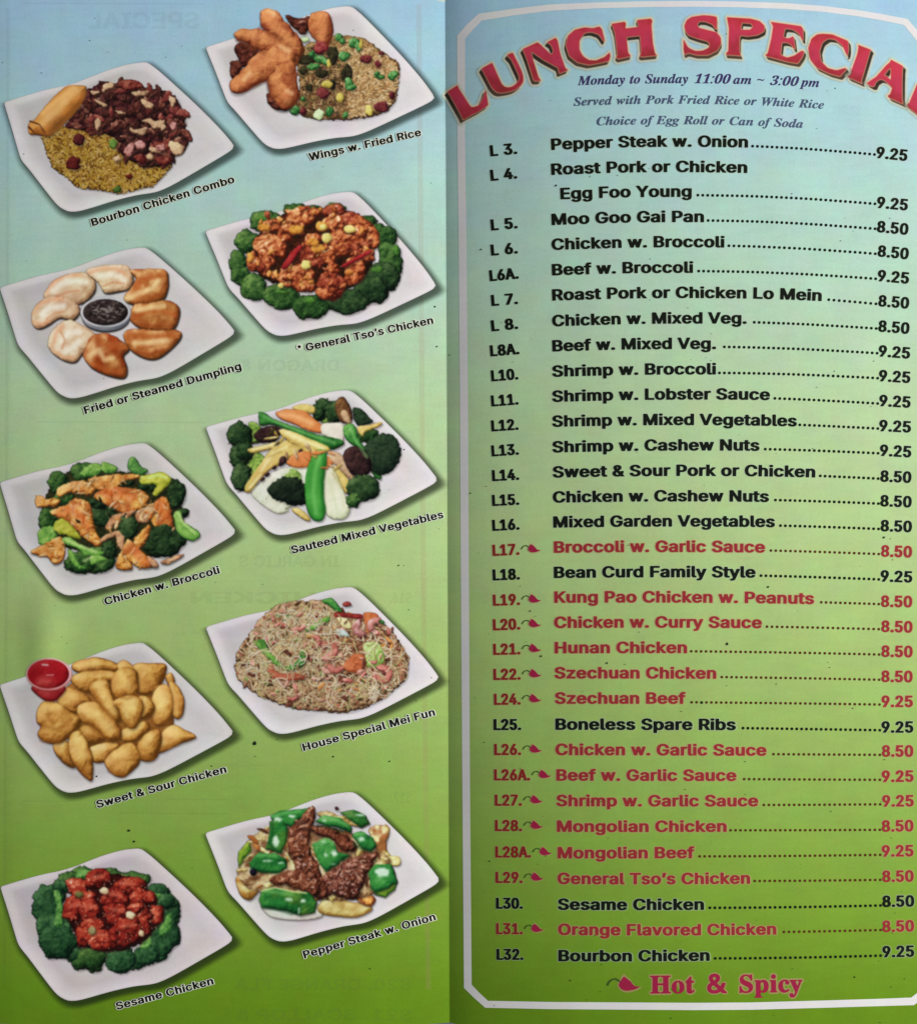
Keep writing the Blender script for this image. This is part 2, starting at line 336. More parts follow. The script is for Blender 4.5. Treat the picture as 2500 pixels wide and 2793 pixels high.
 ('s', 'b'): {'a': 0.4244, 'g': [[196,-26,251,-28,307,-15,355,14,378,38,410,94,423,150,425,206,416,262,397,310,376,342,323,384,291,396,243,404,195,402,155,391,149,398,149,510,139,523,115,529,35,526,18,510,18,-2,27,-13,43,-20,115,-21,147,-10],[211,68,180,86,160,118,149,158,148,206,156,254,174,286,195,303,227,309,258,294,281,262,290,230,293,174,284,126,267,94,243,72]], 'h': [[196,-58,259,-59,332,-42,379,-18,424,22,454,70,472,126,478,190,468,270,434,342,379,395,307,426,202,438,200,518,179,544,123,560,11,554,-24,534,-35,510,-34,-10,-13,-34,27,-49,147,-48],[219,111,201,190,219,267,234,238,240,190,235,142]]},
 ('s', 'c'): {'a': 0.3957, 'g': [[173,-26,248,-25,317,-2,344,17,371,46,398,102,384,119,296,137,272,126,257,94,242,78,224,69,200,67,168,82,143,118,132,174,137,238,155,278,179,302,208,309,237,302,256,284,271,254,296,242,376,258,394,270,397,278,384,310,352,353,310,382,256,400,208,405,168,402,128,392,91,374,40,326,21,294,5,246,0,206,2,150,16,94,32,62,50,38,88,5,128,-15]], 'h': [[173,-58,272,-54,352,-25,416,28,450,94,447,118,424,140,320,168,256,160,227,142,208,106,199,118,185,206,208,271,240,226,304,210,408,233,449,270,431,326,392,374,336,410,272,430,152,432,56,397,-8,339,-48,246,-48,126,-9,38,72,-30]]},
 ('s', 'd'): {'a': 0.4244, 'g': [[162,-26,224,-27,280,-9,304,-20,376,-20,392,-17,407,-2,407,510,392,525,312,529,288,524,276,510,272,390,240,401,192,405,152,401,115,390,85,374,49,342,16,286,4,246,-1,182,4,134,22,78,46,38,72,12,120,-15],[192,69,164,86,140,126,133,158,132,206,141,254,152,278,177,302,208,309,232,302,261,270,274,230,276,174,271,134,252,94,224,71]], 'h': [[162,-58,392,-50,438,-34,458,-10,460,510,449,534,424,550,304,560,248,545,224,518,222,438,136,431,64,406,11,366,-32,302,-51,230,-53,166,-21,54,48,-20],[200,115,185,206,196,254,208,264,223,174,213,126]]},
 ('s', 'e'): {'a': 0.4039, 'g': [[176,-26,256,-25,320,-4,348,14,373,38,399,86,395,102,384,108,301,126,278,118,258,86,240,72,200,68,168,81,145,110,134,142,144,149,376,149,392,153,406,166,398,262,384,302,365,334,342,358,306,382,232,404,184,404,144,397,104,382,79,366,60,350,29,310,9,262,1,222,2,150,16,94,32,62,49,38,88,5,128,-15],[136,245,145,270,165,294,184,306,208,309,224,307,244,294,261,270,270,246,256,241]], 'h': [[176,-58,272,-55,358,-26,419,22,453,86,430,126,459,174,452,262,432,318,367,390,264,431,152,432,56,398,-12,334,-48,246,-48,126,-9,38,72,-30]]},
 ('s', 'f'): {'a': 0.2537, 'g': [[64,-18,148,-20,164,-15,177,-2,177,302,244,309,259,318,263,334,263,382,258,390,236,399,180,402,177,430,188,452,236,449,261,462,277,518,276,526,260,539,220,548,180,550,140,544,108,532,77,510,59,486,47,454,44,404,-12,397,-28,382,-25,318,-4,307,46,302,46,-2]], 'h': [[58,-50,172,-48,208,-34,228,-10,230,270,292,292,316,326,314,390,278,422,312,454,330,526,316,550,286,566,172,581,78,558,12,503,-11,430,-59,414,-80,390,-77,310,-7,270,-6,-10,14,-34]]},
 ('s', 'g'): {'a': 0.4251, 'g': [[166,-169,240,-169,311,-153,363,-121,396,-73,407,-9,407,375,407,383,392,396,312,400,280,387,240,401,208,405,136,397,88,375,58,351,38,327,14,279,2,231,2,151,20,87,48,45,88,12,136,-8,192,-16,240,-12,272,-2,276,-9,273,-33,261,-57,224,-75,176,-72,153,-57,128,-28,104,-20,80,-25,16,-65,16,-73,32,-99,72,-136,120,-159],[176,87,151,111,137,143,132,183,134,231,149,271,168,295,192,308,216,308,250,287,268,255,277,207,274,151,259,111,235,87,208,80]], 'h': [[167,-201,256,-199,344,-177,408,-137,447,-81,460,-9,460,383,424,421,200,436,112,425,16,371,-38,287,-54,191,-43,111,-12,47,36,-1,-30,-49,-35,-81,-2,-129,40,-161,104,-189],[200,123,185,207,193,247,208,265,224,175,212,127]]},
 ('s', 'h'): {'a': 0.41, 'g': [[36,-18,123,-20,147,-6,151,254,171,291,203,308,235,302,249,286,258,262,261,-2,265,-10,291,-20,363,-20,379,-16,392,-2,392,254,388,286,375,326,344,366,291,396,227,405,155,392,149,398,149,510,139,523,123,529,43,528,27,522,18,510,18,-2]], 'h': [[30,-50,139,-50,196,-18,203,242,205,-2,220,-26,275,-50,371,-51,423,-34,445,-2,445,254,426,334,389,382,340,414,275,433,203,437,197,526,139,558,19,556,-15,542,-34,518,-35,-2,-14,-34]]},
 ('s', 'i'): {'a': 0.1666, 'g': [[36,-18,119,-20,135,-16,149,-2,148,382,127,398,47,400,31,395,18,382,18,-2],[45,430,95,423,137,438,152,454,161,478,158,502,148,518,127,534,95,544,55,540,28,526,10,502,8,470,22,446]], 'h': [[30,-50,151,-47,190,-26,202,-2,202,382,179,414,208,454,214,494,183,544,111,574,55,573,6,558,-32,526,-46,494,-40,454,-13,414,-35,382,-35,-2,-14,-34]]},
 ('s', 'k'): {'a': 0.3807, 'g': [[36,-18,115,-21,144,-10,149,-2,149,126,155,134,263,-10,275,-17,379,-20,395,-16,407,-2,406,6,237,214,387,366,395,383,387,393,371,399,267,397,255,390,155,283,149,294,149,510,139,523,123,529,43,528,27,522,18,510,18,-2]], 'h': [[30,-50,155,-46,190,-26,203,7,218,-26,251,-45,387,-51,438,-34,460,-2,452,22,421,46,288,214,403,332,440,358,442,398,411,422,363,431,259,429,203,400,200,518,181,542,139,558,19,556,-15,542,-34,518,-35,-2,-14,-34]]},
 ('s', 'l'): {'a': 0.1891, 'g': [[108,-20,147,-23,187,-18,204,-12,216,4,203,61,187,72,155,73,149,84,147,516,123,529,43,528,27,522,18,508,19,68,24,44,42,12,67,-7]], 'h': [[107,-52,227,-41,259,-20,269,4,250,76,202,108,198,524,147,557,35,559,-13,543,-35,516,-35,68,-21,20,11,-17]]},
 ('s', 'm'): {'a': 0.6098, 'g': [[36,-18,123,-20,147,-6,150,254,167,294,187,307,203,310,229,294,239,270,239,6,244,-10,275,-21,339,-20,366,-10,370,6,371,262,387,295,403,307,419,310,435,306,451,295,460,270,461,-2,475,-16,491,-20,563,-20,587,-11,592,6,591,270,584,310,569,342,550,366,523,386,491,399,451,406,387,401,355,389,323,368,275,398,235,406,187,404,147,390,115,400,51,400,27,393,18,374,18,-2]], 'h': [[30,-50,139,-50,195,-22,223,-42,267,-52,363,-49,419,-25,451,-44,491,-52,579,-50,623,-34,645,-2,645,254,636,318,616,358,555,411,459,437,395,435,323,415,219,438,147,428,35,430,-13,414,-35,382,-35,-2,-14,-34]]},
 ('s', 'n'): {'a': 0.4097, 'g': [[36,-18,123,-20,147,-6,151,254,160,278,173,294,195,306,211,308,227,306,243,294,260,254,261,6,265,-10,299,-21,363,-20,388,-10,392,6,390,270,374,326,359,350,334,374,291,396,243,405,187,401,147,387,115,400,43,399,23,390,18,374,18,-2]], 'h': [[30,-50,139,-50,196,-18,203,242,205,-2,220,-26,267,-49,355,-52,403,-44,435,-24,445,-2,442,278,426,334,387,384,319,422,235,436,35,430,-5,418,-29,398,-35,-2,-14,-34]]},
 ('s', 'o'): {'a': 0.4152, 'g': [[173,-26,224,-28,272,-20,304,-8,340,14,365,38,392,78,414,150,415,206,410,246,394,294,376,326,324,374,288,391,248,402,168,402,128,392,91,374,40,326,21,294,5,246,0,206,2,150,16,94,32,62,50,38,88,5,128,-15],[192,69,164,86,143,118,133,158,133,214,143,254,161,286,184,305,216,309,247,294,270,262,283,214,282,158,272,118,251,86,224,69]], 'h': [[173,-58,272,-54,364,-18,424,38,463,126,466,230,432,326,360,397,272,430,152,432,56,397,-8,339,-48,246,-48,126,-9,38,72,-30],[208,105,190,142,184,190,208,271,231,190,226,142]]},
 ('s', 'p'): {'a': 0.4244, 'g': [[36,-161,115,-163,144,-153,149,-145,150,-17,227,-29,291,-20,323,-7,355,14,396,63,415,111,423,151,425,207,420,247,404,295,387,327,367,351,324,383,275,400,227,405,187,401,147,387,123,399,45,399,27,393,18,383,18,-145],[203,70,172,95,153,135,148,175,150,223,160,263,176,287,203,307,227,309,256,295,279,263,292,215,291,159,281,119,259,84,235,69]], 'h': [[30,-193,131,-194,179,-178,200,-153,203,-63,291,-54,355,-32,411,7,447,55,478,167,468,271,427,351,357,407,259,435,43,431,-5,418,-33,391,-35,-145,-14,-177],[219,111,201,191,219,267,234,239,240,191,235,143]]},
 ('s', 'r'): {'a': 0.2591, 'g': [[36,-18,123,-20,147,-6,152,262,166,286,187,301,211,305,251,302,275,314,278,382,269,398,251,404,203,405,147,392,115,400,51,400,27,393,19,383,18,-2]], 'h': [[30,-50,139,-50,196,-18,204,254,212,270,283,276,324,302,331,390,303,422,235,436,43,431,3,422,-29,398,-35,-2,-14,-34]]},
 ('s', 's'): {'a': 0.365, 'g': [[144,-26,218,-27,282,-10,329,22,360,70,366,102,363,134,354,158,336,182,282,216,162,250,144,270,144,286,154,300,186,312,210,307,223,294,235,270,258,258,282,258,354,279,358,286,356,302,329,350,290,382,250,398,170,404,106,391,49,358,17,310,12,278,15,246,24,222,42,198,98,163,210,133,230,118,233,102,228,86,210,71,194,67,154,72,138,86,123,118,106,126,26,114,3,102,7,70,23,38,42,18,82,-9]], 'h': [[145,-58,250,-54,330,-27,383,14,416,78,418,126,405,166,333,238,402,266,412,286,404,318,349,390,266,427,162,435,66,413,-4,366,-38,302,-40,254,-27,214,-4,182,41,150,-14,137,-43,118,-52,94,-37,46,-9,6,34,-26]]},
 ('s', 't'): {'a': 0.2274, 'g': [[136,-22,212,-21,236,-13,248,2,236,58,230,66,212,73,165,74,161,98,163,306,212,307,231,314,239,330,239,378,236,386,220,397,161,402,161,474,148,487,124,492,52,490,36,483,30,474,30,402,-12,397,-27,386,-27,322,-12,310,30,306,30,82,44,34,76,-1,108,-16]], 'h': [[135,-54,247,-46,282,-30,300,-6,283,74,214,114,215,274,284,306,291,386,268,414,214,434,212,482,188,508,140,522,44,522,-10,498,-23,474,-23,434,-78,394,-81,322,-66,298,-23,274,-22,74,-7,26,52,-30]]},
 ('s', 'u'): {'a': 0.41, 'g': [[149,-23,203,-25,267,-9,291,-20,363,-20,390,-7,392,377,383,393,363,400,291,400,275,395,262,385,260,129,240,89,219,74,203,71,171,81,152,113,147,385,131,397,107,400,43,399,19,385,18,137,25,81,42,41,72,9,107,-12]], 'h': [[150,-55,379,-50,419,-37,441,-15,445,377,418,417,371,430,283,430,243,420,216,401,205,377,203,128,202,377,194,401,147,427,51,431,-5,418,-32,393,-35,121,-21,57,2,17,43,-20]]},
 ('s', 'v'): {'a': 0.3892, 'g': [[146,-18,231,-20,257,-10,405,374,399,391,375,400,303,400,275,390,199,180,191,176,114,390,87,400,15,400,-9,393,-17,383,128,-2]], 'h': [[140,-50,255,-49,309,-18,459,374,437,414,375,431,255,422,223,398,191,317,166,398,127,424,-1,430,-41,418,-65,398,-68,366,76,-10,96,-34]]},
 ('s', 'w'): {'a': 0.5671, 'g': [[121,-18,205,-20,229,-10,285,171,338,-10,352,-18,373,-21,437,-20,460,-10,578,374,574,390,541,400,477,400,450,390,397,214,351,382,333,398,245,399,222,390,173,218,165,225,117,390,85,400,13,399,-7,390,-11,374,103,-2]], 'h': [[115,-50,229,-49,285,-15,317,-42,365,-52,453,-50,506,-26,632,374,621,405,589,424,541,431,453,428,397,401,365,423,317,431,221,428,173,401,117,428,13,431,-53,406,-65,374,51,-10,71,-34]]},
 ('s', 'x'): {'a': 0.3786, 'g': [[4,-18,91,-21,115,-15,187,87,211,65,256,-10,267,-17,363,-20,388,-10,391,6,259,190,385,374,382,390,355,400,275,399,259,395,213,326,195,304,187,302,123,395,107,399,27,400,-1,390,-5,374,119,198,118,190,-13,6,-10,-10]], 'h': [[-2,-50,139,-44,171,-22,187,17,211,-26,259,-49,379,-50,434,-26,443,14,310,190,437,366,427,406,395,424,347,431,243,426,211,410,195,387,163,416,115,430,11,430,-47,406,-56,366,68,198,-67,6,-53,-28]]},
 ('s', 'y'): {'a': 0.3892, 'g': [[57,-163,103,-165,153,-155,191,-133,220,-99,405,373,406,381,399,391,375,400,303,400,274,389,199,180,191,176,115,389,102,397,79,400,7,399,-14,389,-16,373,128,-3,112,-43,96,-67,47,-67,27,-83,12,-139,23,-153]], 'h': [[57,-195,127,-195,187,-179,239,-147,271,-107,459,373,438,413,375,431,255,422,222,397,191,317,167,397,127,424,-1,430,-41,418,-65,397,-67,365,77,-3,55,-34,12,-43,-17,-62,-39,-147,-9,-178]]},
 ('s', 'z'): {'a': 0.3803, 'g': [[25,-18,336,-21,369,-10,374,-2,374,54,372,62,360,73,344,77,174,78,367,326,367,382,362,390,328,400,48,400,18,390,13,382,13,326,24,308,48,302,203,302,24,66,10,54,7,-2]], 'h': [[19,-50,352,-51,416,-25,427,-2,427,54,411,86,360,107,250,110,418,318,420,382,408,406,344,431,48,431,0,423,-32,400,-40,318,-24,293,24,273,130,270,-45,54,-41,-18]]},
 ('s', '0'): {'a': 0.4531, 'g': [[193,-25,246,-27,294,-18,333,-1,365,23,392,55,409,87,430,151,438,199,440,279,434,335,418,399,400,439,378,471,334,508,294,526,254,535,206,535,158,526,118,507,92,487,63,455,35,399,15,303,13,231,18,175,34,111,52,71,73,39,118,1,158,-17],[222,70,190,87,163,127,148,191,145,271,150,335,164,383,191,423,214,437,230,439,252,431,269,415,295,367,307,303,308,231,301,167,290,127,262,86,238,71]], 'h': [[192,-57,318,-46,410,7,461,79,491,199,483,359,442,463,374,529,262,565,158,560,55,511,-10,423,-37,311,-31,151,10,47,86,-24],[222,123,201,191,198,279,208,351,230,389,252,319,255,231,246,159,230,120]]},
 ('s', '1'): {'a': 0.4531, 'g': [[60,-18,394,-20,418,-12,426,-2,426,54,418,67,394,75,311,78,311,510,295,526,202,529,178,526,51,430,51,358,66,341,90,337,106,341,170,391,177,382,177,78,74,75,50,68,41,54,42,-2]], 'h': [[54,-50,402,-51,450,-38,477,-10,479,54,469,78,434,100,364,110,364,510,330,549,282,560,154,554,0,438,-2,358,8,334,58,309,124,310,124,110,34,100,7,86,-11,62,-6,-18]]},
 ('s', '2'): {'a': 0.4531, 'g': [[47,-18,390,-21,406,-18,422,-6,423,62,406,75,205,78,358,238,396,294,411,334,416,382,402,438,366,486,332,510,262,534,206,535,166,529,134,518,93,494,62,462,47,438,36,406,31,358,54,343,126,341,150,347,161,358,165,390,176,414,192,430,214,438,246,435,266,422,281,398,285,374,278,334,253,294,193,222,31,54,29,-2]], 'h': [[41,-50,398,-52,441,-42,472,-18,477,62,454,92,406,108,290,110,417,238,452,294,466,342,468,390,453,446,412,502,367,534,270,564,150,559,69,526,5,462,-16,414,-22,358,-9,334,19,318,62,310,166,315,208,342,222,396,232,374,218,326,140,222,-21,62,-19,-18]]},
 ('s', '3'): {'a': 0.4531, 'g': [[179,-25,258,-25,330,-4,362,15,386,37,418,87,427,127,427,159,421,191,403,231,375,263,346,284,275,311,406,455,407,511,394,525,370,529,66,529,42,521,35,511,36,447,50,435,235,431,122,303,122,247,130,235,146,228,226,226,269,207,282,191,293,159,293,127,282,100,250,76,202,72,178,79,162,92,138,143,122,151,34,152,18,145,9,135,13,103,25,71,58,28,114,-7]], 'h': [[182,-57,274,-55,362,-29,426,15,469,79,480,159,463,223,418,281,341,327,457,447,459,519,423,551,378,560,58,560,10,547,-17,519,-18,447,2,419,50,402,156,399,71,311,74,230,122,200,218,194,235,175,241,143,234,114,218,102,191,151,157,175,114,183,10,180,-22,166,-42,143,-34,79,1,23,42,-11,104,-41]]},
 ('s', '4'): {'a': 0.4531, 'g': [[265,-18,342,-21,366,-15,378,-2,378,78,390,85,430,87,448,102,448,166,442,174,422,182,382,185,378,190,378,318,374,327,358,336,278,338,254,329,247,318,246,187,166,183,156,190,344,502,342,518,318,529,238,529,216,518,5,158,5,102,22,88,246,81,247,-2]], 'h': [[259,-50,358,-51,409,-34,429,-10,432,54,478,70,501,102,495,182,432,214,426,334,390,361,315,374,399,510,378,542,326,560,222,558,170,534,-48,158,-46,94,-26,71,30,54,190,53,199,-18]]},
 ('s', '5'): {'a': 0.4531, 'g': [[184,-25,266,-23,331,-1,373,31,393,55,414,95,425,151,423,199,408,247,376,295,338,325,290,346,242,354,174,351,186,431,370,432,394,439,401,455,401,511,386,526,90,529,74,524,61,511,34,247,58,233,130,225,146,228,194,253,234,254,269,231,289,191,292,151,285,119,263,87,234,72,202,74,179,87,162,111,156,135,138,149,50,150,26,135,36,79,68,31,122,-6]], 'h': [[187,-57,282,-53,370,-22,433,31,468,95,478,143,475,207,434,296,346,363,231,391,234,400,386,402,439,423,454,447,454,511,442,535,417,551,370,560,82,560,34,545,10,519,-21,255,-14,233,26,207,122,194,166,199,218,221,236,191,239,151,218,111,203,151,166,175,26,178,-26,143,-21,87,2,39,50,-9,122,-44]]},
 ('s', '6'): {'a': 0.4531, 'g': [[191,-25,270,-24,334,-1,382,39,408,79,419,111,424,151,421,191,410,231,386,271,350,303,326,317,294,328,236,335,356,503,352,519,334,528,246,529,222,519,81,311,36,215,29,175,31,127,39,95,59,55,78,31,118,0,150,-15],[214,71,186,87,169,111,161,135,161,175,167,199,182,223,206,241,230,245,254,237,276,215,290,183,292,143,283,111,266,87,241,71]], 'h': [[193,-57,286,-53,374,-21,434,31,470,103,474,191,444,271,390,324,305,359,409,503,398,535,358,556,238,560,177,535,164,503,29,319,-15,223,-22,127,19,31,101,-33],[222,118,213,167,230,199,239,143,230,116]]},
 ('s', '7'): {'a': 0.4531, 'g': [[80,-18,172,-20,196,-9,425,446,426,510,412,525,388,529,60,529,31,518,27,454,29,446,44,434,279,430,64,6,66,-10]], 'h': [[74,-50,188,-50,247,-18,477,438,477,518,458,542,396,560,60,560,12,551,-21,526,-25,446,2,414,52,401,214,398,10,6,21,-26]]},
 ('s', '8'): {'a': 0.4531, 'g': [[185,-25,226,-27,282,-22,354,3,391,31,412,55,425,79,435,119,434,159,422,199,401,231,365,263,363,271,399,311,414,351,416,391,407,431,383,471,354,498,314,520,266,533,186,533,122,513,69,471,52,447,38,407,36,367,46,327,71,287,89,271,87,263,51,231,27,191,17,135,28,79,50,44,82,14,130,-11],[210,71,183,79,162,98,151,127,152,159,164,183,186,204,210,213,242,213,266,204,289,183,301,151,300,119,288,95,269,79,242,71],[218,311,195,319,179,335,169,359,169,391,179,415,194,430,210,437,234,439,257,431,274,415,281,399,284,367,274,337,258,320,242,312]], 'h': [[190,-57,306,-51,394,-17,458,40,488,119,476,199,427,271,467,351,467,407,451,455,381,527,274,564,170,563,74,529,10,471,-16,399,-11,335,25,271,-12,223,-32,175,-35,119,-23,71,15,15,58,-17,122,-44],[218,103,204,143,226,183,242,167,249,135,234,103],[226,351,226,400]]},
 ('s', '9'): {'a': 0.4531, 'g': [[114,-18,206,-20,231,-10,362,182,411,278,421,318,423,358,418,398,406,430,393,454,365,486,334,509,302,524,262,534,222,536,174,530,136,518,78,478,59,454,38,414,29,366,31,318,42,278,66,238,102,206,132,190,166,180,214,174,97,6,100,-10],[206,268,182,286,168,310,161,342,162,374,170,398,190,424,214,438,238,439,266,422,283,398,292,366,290,326,277,294,254,271,230,264]], 'h': [[108,-50,222,-50,276,-26,289,6,423,190,463,270,477,350,458,438,406,507,334,549,230,567,122,550,32,494,-13,422,-24,334,-1,254,55,190,149,150,43,6,54,-26],[230,309,213,350,230,393,239,350]]},
 ('s', '.'): {'a': 0.1878, 'g': [[72,-22,96,-25,128,-20,152,-7,167,10,176,34,174,58,160,82,144,95,112,106,80,106,48,95,25,74,15,50,19,18,40,-7]], 'h': [[69,-54,155,-46,213,-6,227,26,227,58,192,110,136,134,72,137,18,122,-22,90,-38,50,-28,2,16,-38]]},
 ('s', '\u2019'): {'a': 0.1769, 'g': [[35,300,106,298,129,308,186,508,174,524,154,529,82,529,59,524,49,516,17,316]], 'h': [[29,268,130,270,181,300,238,500,235,524,218,542,170,559,74,560,34,552,2,530,-36,316,-15,284]]},
 ('b', '0'): {'a': 0.3754, 'g': [[160,-9,205,-10,237,-4,269,9,296,31,317,58,335,95,348,143,355,191,352,311,341,367,326,407,305,439,277,466,245,482,205,490,165,489,133,483,101,468,76,447,57,423,41,391,30,351,21,291,22,175,30,127,46,79,64,47,93,18,125,0],[173,44,153,63,139,111,132,183,132,295,139,367,149,407,165,430,189,439,205,435,219,423,234,383,243,295,243,183,237,111,223,63,205,45,189,41]]},
 ('b', '1'): {'a': 0.3754, 'g': [[63,-2,345,-2,345,38,274,42,266,46,259,62,258,478,251,486,178,486,90,424,25,398,27,374,36,358,50,346,66,342,98,352,146,401,150,390,148,62,141,46,130,41,64,38]]},
 ('b', '3'): {'a': 0.3754, 'g': [[125,-9,209,-7,273,11,297,26,319,47,335,71,345,103,347,159,332,199,297,233,245,255,289,287,317,319,330,359,328,407,313,438,297,454,273,470,233,484,153,490,89,479,47,455,33,439,22,415,22,383,36,359,65,343,97,338,113,339,116,343,122,399,133,423,145,435,169,441,193,436,207,423,217,399,219,343,213,319,201,298,185,284,169,277,94,271,91,231,97,223,177,218,201,207,219,191,232,167,237,143,234,103,225,79,209,60,185,48,161,44,129,49,96,71,84,95,79,127,73,130,49,125,33,115,16,87,18,55,40,23,81,1]]},
 ('b', ':'): {'a': 0.18, 'g': [[76,-11,94,-13,110,-9,126,3,134,21,131,61,119,77,102,84,78,84,62,78,53,69,46,53,48,13,60,-3],[74,277,94,274,110,278,132,301,136,325,131,349,110,369,94,373,70,370,54,359,48,349,44,325,48,301,59,285]]},
 ('b', 'C'): {'a': 0.4399, 'g': [[170,-13,242,-12,306,10,362,54,391,91,370,109,366,107,329,67,306,48,281,35,250,26,218,25,194,29,170,41,152,59,137,83,130,107,126,139,129,187,149,267,185,347,213,387,250,418,282,432,322,434,354,423,375,403,392,363,400,307,418,304,426,315,453,459,450,467,434,467,410,448,290,467,242,462,210,453,170,435,124,403,90,367,60,323,34,267,20,211,17,147,26,99,50,51,82,20,122,-2]]},
 ('b', 'E'): {'a': 0.4406, 'g': [[-37,-2,352,-2,392,134,388,140,372,140,316,72,292,54,260,39,220,30,164,27,140,30,133,38,132,46,180,224,220,222,252,211,268,184,273,134,291,134,294,142,340,318,332,326,316,323,293,286,268,266,236,257,196,255,189,262,231,414,244,423,284,425,324,419,348,409,364,396,378,374,384,326,388,321,404,320,411,326,435,446,431,454,74,454,69,438,76,430,100,426,114,414,112,374,27,62,16,38,4,27,-36,17]]},
 ('b', 'F'): {'a': 0.4103, 'g': [[-37,-2,179,-2,180,14,140,29,134,46,175,214,180,222,188,222,220,219,244,212,261,190,265,134,284,132,333,318,324,324,308,319,290,286,260,263,228,253,188,252,233,414,244,423,276,424,316,419,340,409,356,397,371,374,380,320,396,319,405,326,429,454,74,454,69,438,76,430,100,426,114,414,112,374,27,62,16,38,4,27,-36,17]]},
 ('b', 'M'): {'a': 0.587, 'g': [[185,-13,211,-12,435,338,438,331,365,59,347,30,331,22,306,19,301,3,307,-4,515,-4,520,3,516,19,491,24,475,35,472,51,476,75,563,394,579,419,625,435,625,451,619,455,467,453,267,145,228,451,219,455,75,455,69,451,68,435,110,419,115,403,112,379,25,59,3,27,-37,18,-39,3,-29,-4,107,-4,113,3,108,19,75,28,69,35,67,51,139,330,147,300]]},
 ('b', 'P'): {'a': 0.409, 'g': [[-37,-2,179,-2,180,14,140,29,134,46,173,206,180,211,252,213,308,222,340,235,372,257,396,286,412,326,410,374,396,406,370,430,340,444,308,451,74,454,69,438,76,430,100,425,114,414,112,374,27,62,16,38,4,27,-36,17],[188,242,184,246,186,254,230,414,236,421,252,424,284,416,301,398,307,366,304,326,292,292,276,270,252,253,220,243]]},
 ('b', 'R'): {'a': 0.4291, 'g': [[-37,-2,179,-2,180,14,140,29,134,46,173,206,180,218,193,214,264,-2,403,-2,404,14,396,22,368,30,353,46,293,222,299,230,340,244,372,262,407,302,418,334,418,366,408,398,396,414,364,437,308,451,74,454,69,438,76,430,100,426,114,414,112,374,27,62,16,38,4,27,-36,17],[188,250,186,254,230,414,244,425,284,418,300,402,307,382,306,334,295,302,277,278,252,261,220,251]]},
 ('b', 'S'): {'a': 0.3687, 'g': [[129,-13,197,-12,223,-5,257,11,277,27,297,51,310,83,315,107,314,147,301,188,268,235,197,300,171,331,157,363,162,395,173,412,197,430,221,435,253,429,277,412,295,387,304,355,305,323,309,318,325,318,333,328,364,459,357,465,341,464,325,450,309,446,229,465,197,466,165,461,117,438,96,419,80,395,70,371,66,339,69,307,77,283,107,243,205,147,222,115,222,83,208,51,181,26,149,17,109,23,85,36,66,59,52,99,48,147,29,148,21,141,-12,-5,5,-11,37,10]]},
 ('b', 'W'): {'a': 0.5494, 'g': [[76,-13,102,-13,284,290,290,275,283,-13,311,-13,548,381,578,419,612,434,612,451,604,455,484,455,480,451,480,435,484,431,508,427,517,419,516,395,388,182,395,403,404,423,434,435,434,451,428,455,252,455,246,451,246,435,276,425,290,411,292,371,180,181,176,195,180,395,188,419,217,435,217,451,212,455,28,453,28,431,62,419,72,403,77,379]]},
 ('b', 'a'): {'a': 0.3358, 'g': [[35,-11,67,-12,95,-3,123,18,147,45,158,5,171,-7,187,-12,211,-11,232,-3,270,29,303,77,299,83,283,90,259,59,243,45,235,45,233,61,299,304,227,307,211,287,200,301,179,312,139,310,91,286,46,245,19,207,-2,165,-16,125,-22,85,-21,53,-9,21,11,0],[91,45,75,53,69,77,74,117,89,165,111,213,137,253,155,271,179,276,192,261,194,237,187,197,171,145,151,101,131,70,107,49]]},
 ('b', 'c'): {'a': 0.2767, 'g': [[69,-11,117,-11,149,1,186,29,223,77,226,85,205,100,160,53,141,42,117,39,101,45,86,61,79,101,85,149,103,205,130,253,157,280,173,285,184,277,172,237,176,221,189,206,221,200,237,205,253,219,260,245,257,269,245,288,221,305,197,312,165,313,133,305,101,290,45,243,5,181,-12,117,-13,85,-7,53,5,29,21,11,45,-4]]},
 ('b', 'd'): {'a': 0.3345, 'g': [[38,-11,71,-12,97,-3,127,19,151,48,157,13,167,-3,183,-11,215,-11,251,13,300,77,287,90,279,91,247,50,239,45,234,53,346,469,343,473,203,453,201,437,206,429,231,425,239,413,213,309,207,303,183,312,151,313,113,301,63,263,23,213,-10,141,-18,101,-19,69,-13,37,-1,14,15,-2],[87,47,74,61,71,85,78,125,94,173,118,221,140,253,167,277,183,279,194,269,197,237,187,189,167,133,147,93,124,61,103,47]]},
 ('b', 'e'): {'a': 0.2693, 'g': [[66,-11,115,-10,155,7,181,29,215,77,218,85,195,99,155,53,131,41,115,40,90,53,81,69,79,93,83,120,132,133,179,151,211,173,240,205,252,237,252,261,242,285,219,304,195,312,163,313,131,305,107,294,75,271,48,245,6,181,-14,117,-14,85,-8,53,3,29,19,11,43,-5],[91,156,106,205,131,253,155,278,171,283,179,281,188,269,189,253,183,229,171,207,131,170,99,155]]},
 ('b', 'f'): {'a': 0.1934, 'g': [[-83,-141,-47,-142,-7,-129,25,-103,50,-69,69,-29,90,35,143,267,201,275,205,299,201,307,153,307,151,315,177,403,195,435,217,445,218,435,210,411,222,387,249,378,273,385,284,403,285,427,274,451,257,464,233,472,201,473,177,468,153,457,127,435,102,403,78,355,65,315,57,307,17,306,10,275,49,271,54,267,4,19,-21,-69,-38,-101,-55,-112,-66,-109,-56,-77,-60,-61,-71,-49,-87,-44,-111,-49,-123,-61,-128,-77,-127,-101,-119,-117,-103,-133]]},
